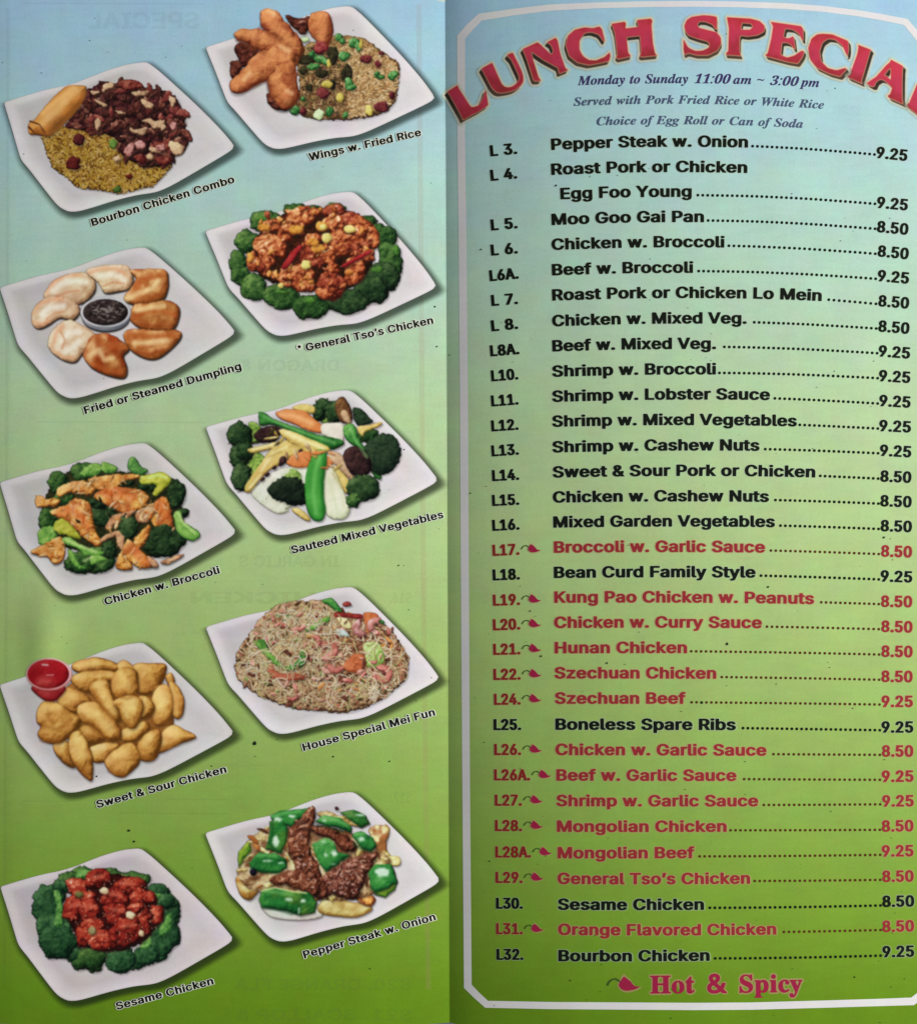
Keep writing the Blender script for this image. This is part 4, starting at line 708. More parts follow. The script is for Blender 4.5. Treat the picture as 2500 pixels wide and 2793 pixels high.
        for k, nm in enumerate(s.names):
            f = q[(fid == k) & (amax > .02)]
            if len(f) == 0: continue
            u, inv = np.unique(f.ravel(), return_inverse=True)
            o = add_mesh(nm, P(X[u], Y[u], layer * LAY), inv.reshape(-1, 4), M_PIC, parent, C[u], smooth=True)
            if nm in stuff: o['kind'] = 'stuff'
            if nm in labels: o['label'] = labels[nm]
            objs.append(o)
        return objs

# ================================================================ THE PLACE
def grid_sheet(name, us_fn, nv, v0, v1, nu, mat, parent, zoff=0.0):
    t = np.linspace(0, 1, nu)
    vs = np.linspace(0, 1, nv)
    T, W = np.meshgrid(t, vs)
    Vv, Uu = us_fn(T, W)
    z = height(Uu, Vv) + zoff
    V = np.stack([(Uu - FW / 2) * S, (FH / 2 - Vv) * S, z * S], -1).reshape(-1, 3)
    i = np.arange(nu * nv).reshape(nv, nu)
    F = np.stack([i[:-1, :-1], i[1:, :-1], i[1:, 1:], i[:-1, 1:]], -1).reshape(-1, 4)
    return add_mesh(name, V, F, mat, parent, smooth=True)


table = add_mesh('tabletop', [(-.6, -.6, -Z0 * S * 3), (.6, -.6, -Z0 * S * 3), (.6, .6, -Z0 * S * 3), (-.6, .6, -Z0 * S * 3)], [[0, 1, 2, 3]], M_TABLE)
table['kind'] = 'structure'

menu = bpy.data.objects.new('takeout_menu', None)
COL.objects.link(menu)
menu['label'] = 'folded green and blue paper menu with ten dish pictures and a priced lunch list'
menu['category'] = 'menu'


def left_uv(T, W):
    # columns crowd towards the fold; edges of the sheet where the picture shows them
    top = np.interp(T, [0, .955, .965, 1], [-45, -30, 3, 5])
    bot = np.interp(T, [0, .8, .92, 1], [2803, 2800, 2793, 2789.5])
    v = top + (bot - top) * W
    f = fold_u(v)
    return v, -130 + (f + 130) * (1 - (1 - T) ** 1.25)


def right_uv(T, W):
    k = T ** 1.25
    top = -8 + 0 * T
    bot = np.interp(T, [0, .05, .25, .75, .85, 1], [2789.5, 2794, 2802, 2798, 2786, 2775])
    v = top + (bot - top) * W
    f = fold_u(v)
    return v, f + (2700 - f) * k


pg = grid_sheet('picture_page', left_uv, 360, 0, 1, 200, M_PAGE, menu)
pg['label'] = 'page of dish pictures left of the fold'
pg = grid_sheet('price_page', right_uv, 360, 0, 1, 220, M_PAGE, menu)
pg['label'] = 'lunch price list page right of the fold'

# ---- white octagonal border of the price page
band_obj('border_line',
         [(2540, 150), (2497, 92), (2469, 59), (2404, 46), (2338, 35), (2240, 23), (2138, 15.4), (2010, 11), (1890, 9.6), (1760, 10.5), (1620, 14), (1498, 20),
          (1400, 32), (1309, 46), (1281, 73), (1257, 101), (1257.5, 380), (1261, 650), (1265, 1100), (1267, 1500), (1270.5, 2100), (1275.4, 2691), (1300, 2716),
          (1326.5, 2740), (1500, 2743.5), (1890, 2746), (2050, 2745), (2250, 2739.5), (2400, 2735), (2488, 2732), (2515, 2712), (2540, 2690)],
         [20, 19, 18, 17, 16.5, 16, 16, 16, 16, 16, 16, 17, 18, 20, 22, 22, 21, 21.5, 22, 22, 21, 21, 20, 19, 19.5, 20, 20, 20, 20, 21, 22, 22], M_LINE, menu, 1)

# ---- heading: LUNCH SPECIAL
HEAD = [
    ('L', 1190, '73,648 150,599 159,624 240,749 257,757 300,744 330,689 347,637 352,640 364,710 369,744 300,790 231,825 189,851 176,821 90,667', None),
    ('U', 1190, '317,483 394,440 405,461 429,517 463,590 482,610 506,616 533,611 553,599 580,572 587,556 585,540 579,526 531,423 501,393 506,380 542,369 557,401 585,455 609,509 618,545 617,577 600,605 570,629 545,642 514,650 480,656 450,659 425,652 407,637 390,618 377,594 334,513', None),
    ('N', 1190, '608,345 715,296 735,310 815,385 828,360 812,318 780,297 845,263 860,285 880,380 915,480 937,495 870,522 862,480 760,425 672,365 680,400 725,545 744,572 695,574 684,555 640,420 618,365', None),
    ('C', 1190, '1155,183 1175,205 1195,290 1185,292 1150,243 1100,226 1050,232 1015,285 1015,350 1040,395 1080,422 1130,425 1190,400 1228,366 1235,395 1225,432 1150,448 1080,460 1000,442 940,395 916,320 930,250 980,207 1050,190 1110,196', None),
    ('H', 1190, '1238,165 1335,150 1345,165 1340,198 1430,187 1422,150 1418,138 1520,128 1532,145 1525,170 1535,300 1550,375 1567,392 1455,403 1438,392 1450,370 1442,252 1348,262 1360,370 1380,397 1290,418 1270,402 1282,390 1265,240 1250,190', None),
    ('S', 1800, '345,106 385,112 403,118 402,207 392,205 370,172 320,152 280,150 262,172 275,193 340,210 400,225 430,262 433,310 405,358 340,390 260,390 200,374 172,388 163,350 163,272 175,290 200,335 250,358 300,355 342,335 350,308 330,290 270,275 200,250 176,218 168,180 185,140 220,116 300,104', None),
    ('P', 1800, '470,118 640,128 705,145 742,180 737,222 690,247 620,257 568,250 563,275 563,368 576,395 466,387 463,377 480,360 485,200 476,150', '580,160 640,165 657,185 635,207 572,207'),
    ('E', 1800, '780,150 1000,182 1014,205 1013,285 1004,285 985,240 940,207 885,200 872,262 910,268 945,252 957,345 946,345 925,312 895,300 863,300 853,385 900,405 950,390 1000,355 1022,360 1010,400 975,450 900,437 750,397 742,386 760,375 785,270 798,185', None),
    ('C', 1800, '1150,235 1220,240 1333,287 1336,350 1328,396 1318,385 1290,322 1240,279 1190,272 1150,300 1130,360 1140,430 1190,480 1250,495 1310,478 1325,485 1275,542 1200,522 1110,480 1060,420 1046,340 1070,270 1110,240', None),
    ('I', 1800, '1400,313 1497,350 1487,368 1442,520 1425,572 1432,592 1330,547 1323,532 1345,520 1395,380 1403,335', None),
    ('A', 1800, '1635,418 1722,465 1717,500 1715,600 1715,700 1722,737 1620,692 1608,677 1628,665 1643,620 1590,570 1560,560 1530,580 1518,610 1500,614 1458,590 1475,577 1530,540 1600,460 1628,435', '1618,492 1634,483 1632,560 1605,537 1588,532'),
    ('L', 1800, '1820,590 1900,640 1885,680 1850,760 1870,790 1910,800 1900,840 1850,832 1738,745 1762,728', None),
]
for k, (ch, ox, pts, hole) in enumerate(HEAD):
    raw = np.array([tuple(map(float, p.split(','))) for p in pts.split()]) / 2.6 + (ox, 0)
    c = Canvas(raw[:, 0].min() - 16, raw[:, 1].min() - 11, raw[:, 0].max() + 17, raw[:, 1].max() + 21, 1.3)
    # light smoothing keeps the serifs
    pl = []
    n = len(raw)
    for i in range(n):
        a, b, d = raw[i - 1], raw[i], raw[(i + 1) % n]
        pl += [b * .86 + a * .14 if np.hypot(*(b - a)) < 25 else b + (a - b) / np.hypot(*(a - b)) * 2.0,
               b * .86 + d * .14 if np.hypot(*(b - d)) < 25 else b + (d - b) / np.hypot(*(d - b)) * 2.0]
    pl = np.array(pl)
    D = sdf(pl, c.X, c.Y)
    hl = None
    if hole:
        hl = np.array([tuple(map(float, p.split(','))) for p in hole.split()]) / 2.6 + (ox, 0)
        D = np.minimum(D, -sdf(hl, c.X, c.Y))
    cu = raw[:, 0].mean(); dx = np.interp(cu, [1230, 1560, 1850, 2100, 2440], [-8, -6, 0, 5, 8]); dy = 9.5
    Dd = np.full(c.X.shape, -1e9)
    for t in (.35, .7, 1):
        q = sdf(pl + (dx * t, dy * t), c.X, c.Y)
        if hl is not None: q = np.minimum(q, -sdf(hl + (dx * t, dy * t), c.X, c.Y))
        Dd = np.maximum(Dd, q)
    fa = c.new('letter_outline'); fb = c.new('letter_edge'); fc = c.new('letter_face')
    allw = (slice(None), slice(None))
    full = np.maximum(D, Dd)
    c.comp(allw, np.array([208, 212, 190.]) + 0 * c.rgb, np.clip((full + 8.5) / 6, 0, 1) * .85, fa)
    g = np.clip((c.Y - raw[:, 1].min()) / (raw[:, 1].max() - raw[:, 1].min()), 0, 1)
    sidec = ramp(g + .2 * vnoise(c.X, c.Y, 14, k), [(58, 46, 40), (52, 42, 36), (80, 62, 50)])
    c.comp(allw, sidec, np.clip((Dd + .6) / 1.4, 0, 1), fb)
    c.comp(allw, np.array([228, 170, 130.]) + 0 * c.rgb, np.clip((D + 1.8) / 1.5, 0, 1) * .8, fc)
    face = ramp(g * .8 + .1 + .5 * vnoise(c.X, c.Y, 24, k + 40, 2), [(168, 48, 56), (188, 56, 76), (182, 56, 80), (162, 48, 62), (138, 46, 48)])
    bev = np.clip(1 - np.abs(D - 2.2) / 2.0, 0, 1)[..., None] * .35
    face = face * (1 - bev) + np.array([170, 40, 40.]) * bev
    c.comp(allw, face, np.clip((D - .1) / 1.4, 0, 1), fc)
    root = bpy.data.objects.new('heading_letter', None); COL.objects.link(root); root.parent = menu
    root['label'] = 'red letter %s of the lunch special heading' % ch
    c.build(root, 3, blur=1)

# ---- opening hours
set_text('Monday to Sunday 11:00 am ~ 3:00 pm', 'b', 1575, 2233, quad_fn((1576, 231.5), (1895.6, 226), (2231.4, 237)), 24.5, M_NAVY, 'opening_hours_line', menu, 2, slant=.34)
set_text('Served with Pork Fried Rice or White Rice', 'b', 1564, 2246, quad_fn((1563.9, 288), (1870, 282), (2243.7, 296)), 22.5, M_SLATE, 'serving_note', menu, 2)
set_text('Choice of Egg Roll or Can of Soda', 'b', 1627, 2189, quad_fn((1627.7, 341), (1870, 338), (2188, 348)), 22.5, M_SLATE, 'serving_note', menu, 2)

# ---- the priced lines
ROWS = [
    ('L 3.', (1338, 425, 1410, 418), 'Pepper Steak w. Onion', (1503.5, 407.7, 2039, 401), (2050, 400, 2386.5, 423), '9.25', (2388.5, 429, 2472.3, 438), 0),
    ('L 4.', (1339, 492, 1410, 485), 'Roast Pork or Chicken', (1503.5, 475.8, 2037, 470.4), None, '', None, 0),
    ('', None, 'Egg Foo Young', (1528.5, 542.3, 1885.4, 535.8), (1900.8, 533.8, 2387.7, 557.7), '9.25', (2390.4, 565.4, 2473.8, 573), 0),
    ('L 5.', (1340, 627.5, 1411, 621), 'Moo Goo Gai Pan', (1504.5, 612.7, 1919, 604.6), (1928.8, 603, 2388, 625.8), '8.50', (2390.4, 631.5, 2475, 639.5), 0),
    ('L 6.', (1340, 696, 1411.5, 689.6), 'Chicken w. Broccoli', (1504.5, 680.8, 1975, 673.8), (1985.4, 672, 2388.5, 694), '8.50', (2392.3, 698, 2475.8, 706.5), 0),
    ('L6A.', (1336.5, 766, 1414, 758.5), 'Beef w. Broccoli', (1505.5, 750, 1889.6, 743), (1903, 741, 2389.6, 762.3), '9.25', (2392.3, 765.4, 2477, 773), 0),
    ('L 7.', (1341, 833.5, 1412, 827.7), 'Roast Pork or Chicken Lo Mein', (1506, 818.8, 2239.6, 820), (2257.7, 819, 2390.4, 830.8), '8.50', (2394.2, 834, 2477, 841), 0),
    ('L 8.', (1341, 902.7, 1412.5, 895.6), 'Chicken w. Mixed Veg.', (1506, 889.2, 2035.4, 882), (2054.6, 880.8, 2391, 898), '8.50', (2394.2, 903, 2478, 910), 0),
    ('L8A.', (1338, 971, 1416, 964.6), 'Beef w. Mixed Veg.', (1506.5, 957.7, 1952, 951), (1973, 948, 2393.5, 965.4), '9.25', (2395, 971, 2480, 977.5), 0),
    ('L10.', (1340.8, 1039.2, 1413, 1033.5), 'Shrimp w. Broccoli', (1506, 1027, 1952, 1020.4), (1959.6, 1019, 2395, 1033.5), '9.25', (2396, 1038.5, 2480.8, 1044), 0),
    ('L11.', (1340.8, 1107.7, 1413.5, 1102), 'Shrimp w. Lobster Sauce', (1506, 1095.4, 2098.8, 1090.4), (2110.8, 1088.5, 2395, 1102.7), '9.25', (2397, 1106.5, 2481.5, 1111.5), 0),
    ('L12.', (1341, 1175.8, 1413.5, 1171), 'Shrimp w. Mixed Vegetables', (1506, 1163.5, 2172, 1162.3), (2178.8, 1160.8, 2395.4, 1171), '9.25', (2397, 1175, 2482.7, 1179), 0),
    ('L13.', (1341.5, 1244, 1414.5, 1239), 'Shrimp w. Cashew Nuts', (1506.5, 1233.5, 2070.4, 1228.8), (2084.6, 1227, 2396.2, 1238.5), '9.25', (2398.8, 1242.3, 2483.5, 1247), 0),
    ('L14.', (1343, 1311.5, 1415, 1307.7), 'Sweet & Sour Pork or Chicken', (1507.5, 1302, 2222.3, 1301.5), (2234.6, 1300, 2396.2, 1307.7), '8.50', (2400, 1312.7, 2483.8, 1316.5), 0),
    ('L15.', (1343, 1379.3, 1415.4, 1375.8), 'Chicken w. Cashew Nuts', (1507.7, 1370.4, 2096, 1368.5), (2112.3, 1366, 2397, 1375.8), '8.50', (2400, 1380, 2484.6, 1383.5), 0),
    ('L16.', (1343.5, 1447.3, 1416, 1443.5), 'Mixed Garden Vegetables', (1509, 1438.5, 2112.3, 1437.3), (2126, 1435.8, 2397.3, 1445), '8.50', (2400.8, 1448, 2485.4, 1451), 0),
    ('L17.', (1344, 1515.4, 1416, 1512), 'Broccoli w. Garlic Sauce', (1510.5, 1507, 2085.4, 1506.5), (2100, 1503.8, 2398, 1513.5), '8.50', (2402, 1517.3, 2485.8, 1520), 1),
    ('L18.', (1344.5, 1582.5, 1417, 1579.6), 'Bean Curd Family Style', (1510.5, 1576, 2059.6, 1575), (2073, 1572.3, 2398, 1582.7), '9.25', (2400.8, 1585.4, 2486.5, 1588.5), 0),
    ('L19.', (1345, 1651.5, 1417.5, 1649), 'Kung Pao Chicken w. Peanuts', (1511.5, 1643.5, 2219.2, 1647), (2237.3, 1645, 2398, 1650), '8.50', (2402, 1654.6, 2486.5, 1655.8), 1),
    ('L20.', (1345, 1718.7, 1418, 1716), 'Chicken w. Curry Sauce', (1511, 1712.3, 2077, 1712.7), (2089.2, 1711.5, 2398, 1718.5), '8.50', (2402.7, 1723, 2487.3, 1725), 1),
    ('L21.', (1345.5, 1785.6, 1418.5, 1784), 'Hunan Chicken', (1512.5, 1781.5, 1873, 1780.8), (1882.7, 1778.8, 2399, 1787.7), '8.50', (2403, 1791, 2487.7, 1792.3), 1),
    ('L22.', (1346, 1854, 1419, 1853), 'Szechuan Chicken', (1512, 1850, 1952.7, 1850.8), (1966, 1849.2, 2399, 1856.5), '8.50', (2403, 1859.6, 2487.7, 1860.4), 1),
    ('L24.', (1347.5, 1922, 1419, 1921), 'Szechuan Beef', (1513, 1919, 1869.2, 1919.2), (1883.8, 1918, 2400, 1924.2), '9.25', (2403.8, 1928, 2488.5, 1928), 1),
    ('L25.', (1346.5, 1991, 1420.5, 1990.5), 'Boneless Spare Ribs', (1514.5, 1990.2, 2005.8, 1991), (2023.8, 1988.5, 2400.8, 1994.2), '9.25', (2403.8, 1998, 2489.6, 1998), 0),
    ('L26.', (1348, 2059, 1420.5, 2058.5), 'Chicken w. Garlic Sauce', (1514.5, 2059, 2089.6, 2060.8), (2107, 2059.6, 2400.8, 2061.5), '8.50', (2404.6, 2063.5, 2489.6, 2063.5), 1),
    ('L26A.', (1347.5, 2128, 1445, 2128), 'Beef w. Garlic Sauce', (1517, 2128.8, 2007.7, 2129.6), (2027, 2127.7, 2401, 2129.6), '9.25', (2404.6, 2132.7, 2490.4, 2131.7), 1),
    ('L27.', (1349.5, 2197.3, 1422.5, 2197), 'Shrimp w. Garlic Sauce', (1517, 2198.5, 2067.3, 2198.8), (2080.8, 2198.3, 2402, 2196.5), '9.25', (2405.8, 2200, 2491, 2199), 1),
    ('L28.', (1350, 2266.3, 1423, 2266.5), 'Mongolian Chicken', (1518.5, 2268.5, 1981, 2268.5), (1990, 2267.3, 2401, 2266), '8.50', (2404.5, 2268.5, 2490.4, 2267), 1),
    ('L28A.', (1351, 2338.5, 1447.5, 2338.5), 'Mongolian Beef', (1520.5, 2341, 1893.5, 2340.3), (1905.8, 2338.5, 2402, 2334.3), '9.25', (2404.6, 2336.5, 2490.4, 2335.3), 1),
    ('L29.', (1351.5, 2408, 1424.5, 2408), 'General Tso\u2019s Chicken', (1520, 2411, 2045, 2410.3), (2055.8, 2405.7, 2402, 2402.6), '8.50', (2405.8, 2405.7, 2491, 2404.5), 1),
    ('L30.', (1353, 2478.5, 1425, 2478.5), 'Sesame Chicken', (1521, 2481.5, 1919.2, 2481.5), (1933.5, 2479, 2402.7, 2472.5), '8.50', (2405.8, 2473.8, 2492.3, 2472.6), 0),
    ('L31.', (1353, 2548, 1425, 2548), 'Orange Flavored Chicken', (1521.5, 2550, 2116.5, 2548.8), (2135.4, 2544.8, 2403, 2539.5), '8.50', (2405.8, 2542.2, 2492.3, 2540.3), 1),
    ('L32.', (1354.5, 2618, 1426.5, 2618), 'Bourbon Chicken', (1522.5, 2621.8, 1934.6, 2620.5), (1948, 2617, 2403, 2609.4), '9.25', (2406.5, 2611.5, 2492.3, 2609.5), 0),
]


def pepper(x, y, sc, parent, layer=2):
    """little chilli pepper mark: x,y = start of its stem / foot line of its body"""
    B = np.array([(18.5, -9.5), (22, -17), (27, -23), (31, -20.5), (37, -16), (41, -11), (45, -8), (52, -7.2), (46, -3.6), (38, -1.4), (30, -.8), (23, -3.5)])
    body = smooth_poly(B * sc + (x, y), 3)
    rim = smooth_poly((B - B.mean(0)) * (1.15, 1.3) * sc + B.mean(0) * sc + (x, y), 3)
    poly_obj('pepper_rim', [rim], M_PEACH, parent, layer - .6)
    o = poly_obj('pepper_symbol', [body], M_CRIMSON, parent, layer)
    st = np.array([(.5, -9), (3, -14.5), (8, -18.6), (13.5, -19.6), (18, -17.5), (21, -14.5)]) * sc + (x, y)
    band_obj('pepper_stem', st, [3.0 * sc, 2.8 * sc, 2.4 * sc, 2.4 * sc, 2.4 * sc, 2.2 * sc], M_STEM, parent, layer, step=6)
    return o


def dots(x0, y0, x1, y1, mat, parent, rad):
    n = max(2, int(round((x1 - x0 - 4) / 13.55)) + 1)
    fn = sag_fn(x0, y0, x1, y1)
    V, F = [], []
    for i in range(n):
        x = x0 + 2 + (x1 - x0 - 4) * i / (n - 1); y = fn(x) - 3.2
        o = len(V)
        V += [(x + rad * math.cos(a), y + rad * math.sin(a)) for a in np.linspace(0, 2 * math.pi, 8, endpoint=False) + math.pi / 8]
        F += [[o, o + a, o + a + 1] for a in range(1, 7)]
    V = np.array(V)
    p3 = P(V[:, 0], V[:, 1], 2 * LAY)
    return add_mesh('dot_leader', p3, up(F, p3), mat, parent)


for code, cp, name, nl, dl, price, pp, hot in ROWS:
    m_n, m_c, m_d = (M_RED, M_REDCODE, M_REDDOT) if hot else (M_BLACK, M_BLACK, M_BLACK)
    rim = M_PEACH if hot else M_PALE
    row = bpy.data.objects.new('menu_line', None); COL.objects.link(row); row.parent = menu
    row['label'] = ('red' if hot else 'black') + ' menu line reading ' + name
    f = sag_fn(nl[0], nl[1], nl[2], nl[3])
    set_text(name, 's', nl[0], nl[2], f, 30.5, rim, 'ink_rim', row, 1.3, kind='h')
    set_text(name, 's', nl[0], nl[2], f, 30.5, m_n, 'dish_name', row, 2, swell=0 if hot else .9)
    if code:
        f = line_fn(*cp)
        set_text(code, 's', cp[0], cp[2], f, 29.5, rim, 'ink_rim', row, 1.3, kind='h', space=1.35)
        set_text(code, 's', cp[0], cp[2], f, 29.5, m_c, 'item_code', row, 2, space=1.35, swell=1.0 if hot else 1.9)
    if hot: pepper(cp[2] + 5, cp[3] - 4.5, 1.0, row, 3)
    if dl: dots(dl[0], dl[1] + 1, dl[2], dl[3] + 1, m_d, row, 3.8 if hot else 4.1)
    if pp:
        f = line_fn(*pp)
        set_text(price, 's', pp[0], pp[2], f, 30.5, rim, 'ink_rim', row, 1.3, kind='h')
        set_text(price, 's', pp[0], pp[2], f, 30.5, m_n, 'price', row, 2, swell=.6 if hot else 1.3)

leg = bpy.data.objects.new('spicy_legend', None); COL.objects.link(leg); leg.parent = menu
f = line_fn(1772, 2710, 2188, 2706)
set_text('Hot & Spicy', 'h', 1773, 2188, f, 48, M_PEACH, 'ink_rim', leg, 1.3, kind='h', space=1.4)
set_text('Hot & Spicy', 'h', 1773, 2188, f, 48, M_CRIMSON, 'legend_words', leg, 2, space=1.4)
pepper(1655, 2704.5, 1.72, leg, 3)

# ---- what shows through from the back of the paper
def ghost(txt, x0, x1, y, cap):
    set_text(txt, 's', x0, x1, line_fn(x0, y, x1, y), cap, M_GHOST, 'show_through_text', menu, .5, mirror=True)
for g in [('SPECIAL', 240, 545, 76, 44), ('DRAGON &', 652, 925, 1010, 30), ('IN GARLIC S', 652, 925, 1546, 31), ('S16.', 1062, 1122, 1645, 30),
          ('CHICKEN', 520, 925, 1645, 31), ('S17.', 1066, 1122, 2190, 30), ('FIVE', 840, 930, 2190, 28), ('S19.', 1066, 1122, 2545, 30),
          ('S20. ORANGE FLA', 640, 1122, 2700, 30), ('S21. SCALLOP &', 640, 1125, 2783, 30)]:
    ghost(*g)
band_obj('show_through_border', [(1142, 12), (1148, 700), (1153, 1400), (1160, 2100), (1168, 2700)], [14] * 5, M_GHOSTP, menu, .5)
band_obj('show_through_border', [(22, 20), (20, 900), (16, 1800), (12, 2700)], [9] * 4, M_GHOST, menu, .5)
for (x0, x1, y) in [(60, 560, 8), (100, 560, 1150), (560, 900, 1165), (60, 190, 2185), (450, 620, 2180), (320, 620, 2218), (640, 900, 1385)]:
    band_obj('show_through_rule', [(x0, y), (x1, y + 2)], [4, 4], M_GHOST, menu, .5)

# ---- specks of dirt and ink
SP = [(694.5, 2027.5, 5.2), (351.5, 2266.5, 3), (365.5, 2296, 3), (263.5, 2118, 2.2), (1982.7, 1756.5, 3.2), (1516, 505.5, 2.6), (1475, 1790, 2.6), (1655, 1809, 2.4),
      (2410, 1466, 2.6), (2094, 1601, 2.4), (1311, 680, 2.4), (1282, 1345, 2), (1445.5, 1666.5, 2), (909, 2064, 2.2), (1062, 2077, 2), (1087, 1542, 1.8), (1009, 2643, 1.8), (1102, 1226, 1.8),
      (1186, 836, 2), (1191, 945, 2), (1913.6, 1916.9, 3.4), (1387, 732, 1.6), (1334, 2350, 2), (1555, 2675, 1.8), (2400, 2790, 1.2), (2330, 2666, 2), (1225, 968, 1.8), (577, 2090, 1.7)]
rs = random.Random(5)
SP += [(rs.uniform(1290, 2480), rs.uniform(60, 2780), rs.uniform(.7, 1.5)) for _ in range(120)] + [(rs.uniform(0, 1210), rs.uniform(0, 2780), rs.uniform(.6, 1.3)) for _ in range(60)]
V, F = [], []
for (x, y, r) in SP:
    o = len(V); V += [(x + r * (1 + .25 * rs.uniform(-1, 1)) * math.cos(a), y + r * 1.15 * (1 + .25 * rs.uniform(-1, 1)) * math.sin(a)) for a in np.linspace(0, 2 * math.pi, 9, endpoint=False)]
    F += [[o, o + a, o + a + 1] for a in range(1, 8)]
V = np.array(V); p3 = P(V[:, 0], V[:, 1], 5 * LAY)
o = add_mesh('dirt_speck', p3, up(F, p3), M_SPECK, menu); o['kind'] = 'stuff'

# ================================================================ THE TEN DISH PICTURES
CANON = np.array([(30, 735), (36, 722), (60, 712), (300, 640), (520, 588), (750, 500), (900, 455), (1000, 440), (1030, 440), (1060, 450), (1150, 520), (1380, 730), (1550, 900),
                  (1640, 1005), (1657, 1030), (1655, 1045), (1620, 1078), (1450, 1180), (1250, 1296), (1150, 1345), (1080, 1366), (960, 1385), (800, 1425), (640, 1475), (560, 1496),
                  (500, 1500), (455, 1486), (400, 1447), (300, 1322), (210, 1205), (150, 1130), (120, 1040), (80, 900)], float)
CK = np.array([(30, 735), (1030, 440), (1655, 1035), (500, 1498)], float)


def homography(A, B):
    M, r = [], []
    for (x, y), (u, v) in zip(A, B):
        M.append([x, y, 1, 0, 0, 0, -u * x, -u * y]); r.append(u)
        M.append([0, 0, 0, x, y, 1, -v * x, -v * y]); r.append(v)
    return np.append(np.linalg.solve(np.array(M), np.array(r)), 1).reshape(3, 3)


def resample(p, n):
    q = np.vstack([p, p[:1]]); d = np.concatenate([[0], np.cumsum(np.hypot(*np.diff(q, axis=0).T))])
    t = np.linspace(0, d[-1], n, endpoint=False)
    return np.stack([np.interp(t, d, q[:, 0]), np.interp(t, d, q[:, 1])], 1)


def rings(outline, scales, colors, parent, name, layer, ctr=None, off=(0, 0), fill=True):
    """radial mesh: outline rings shrunk to the centre, one colour row per ring"""
    n = len(outline); c = outline.mean(0) if ctr is None else ctr
    V = [c + (outline - c) * s_ + off for s_ in scales] + [np.array([c + off])]
    C = list(colors) + [colors[-1].mean(0, keepdims=True)]
    V = np.vstack(V); C = np.vstack(C)
    F = []
    for k in range(len(scales) - 1):
        i = np.arange(n); j = (i + 1) % n
        F.append(np.stack([k * n + i, k * n + j, (k + 1) * n + j], 1)); F.append(np.stack([k * n + i, (k + 1) * n + j, (k + 1) * n + i], 1))
    k = len(scales) - 1; i = np.arange(n); j = (i + 1) % n
    if fill: F.append(np.stack([k * n + i, k * n + j, 0 * i + len(scales) * n], 1))
    else: V, C = V[:-1], C[:-1]
    F = np.vstack(F)
    p3 = P(V[:, 0], V[:, 1], layer * LAY)
    return add_mesh(name, p3, up(F, p3), M_PIC, parent, C, smooth=True)


def plate(name_label, corners, off, base, seed):
    Hm = homography(CK, np.array(corners, float))
    p = smooth_poly(CANON, 3)
    q = np.hstack([p, np.ones((len(p), 1))]) @ Hm.T
    q = q[:, :2] / q[:, 2:] / 2.6 + off
    q = resample(q, 150)
    ctr = q.mean(0)
    ang = np.arctan2(q[:, 1] - ctr[1], q[:, 0] - ctr[0])
    root = bpy.data.objects.new('dish_picture', None); COL.objects.link(root); root.parent = menu
    root['label'] = name_label
    # printed drop shadow
    n = len(q)
    sc = [1.085, 1.07, 1.052, 1.035, 1.018, 1.0, .97, .93]
    al = [0, .06, .17, .32, .47, .58, .62, .62]
    sd = lin((34, 42, 30))
    cols = [np.concatenate([np.tile(sd, (n, 1)), np.full((n, 1), a)], 1) for a in al]
    rings(q, sc, cols, root, 'drop_shadow', 1, ctr, off=(9, 10), fill=False)
    # the plate, glazed white: bright rim, greyer well, as printed
    sc = [1, .992, .98, .955, .92, .87, .8, .7, .6, .48, .36, .22, .1]
    lv = [-22, -2, 6, 6, 1, -6, -9, -6, -2, 0, 0, 0, 0]
    B = np.array(base, float)
    cols = []
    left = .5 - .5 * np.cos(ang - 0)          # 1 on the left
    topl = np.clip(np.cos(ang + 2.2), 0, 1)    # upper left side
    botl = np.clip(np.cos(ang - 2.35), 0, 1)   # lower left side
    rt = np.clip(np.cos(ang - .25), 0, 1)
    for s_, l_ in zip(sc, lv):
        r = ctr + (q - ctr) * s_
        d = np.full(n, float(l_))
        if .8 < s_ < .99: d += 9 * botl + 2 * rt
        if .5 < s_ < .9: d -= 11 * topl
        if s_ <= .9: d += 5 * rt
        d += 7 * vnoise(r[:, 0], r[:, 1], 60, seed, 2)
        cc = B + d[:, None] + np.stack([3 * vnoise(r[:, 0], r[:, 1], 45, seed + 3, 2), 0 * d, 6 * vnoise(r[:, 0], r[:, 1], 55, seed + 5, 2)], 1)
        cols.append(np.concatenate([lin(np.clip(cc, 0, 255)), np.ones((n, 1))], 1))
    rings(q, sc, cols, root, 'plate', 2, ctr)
    return root


def caption(root, txt, a, b, off, cap=20.5, bow=2.0):
    p, q = (np.array(a) / 2.6 + off), (np.array(b) / 2.6 + off)
    f = lambda x: float(p[1] + (q[1] - p[1]) * (x - p[0]) / (q[0] - p[0]) + bow * (((x - p[0]) / (q[0] - p[0]) * 2 - 1) ** 2 - 1) * 0)
    ang = math.atan2(q[1] - p[1], q[0] - p[0])
    set_text(txt, 's', p[0], q[0], f, cap, M_WHITE, 'caption_rim', root, 6, kind='h')
    set_text(txt, 's', p[0], q[0], f, cap, M_BLACK, 'caption', root, 7)


def T(s): return [tuple(map(float, p.split(','))) for p in s.split()]


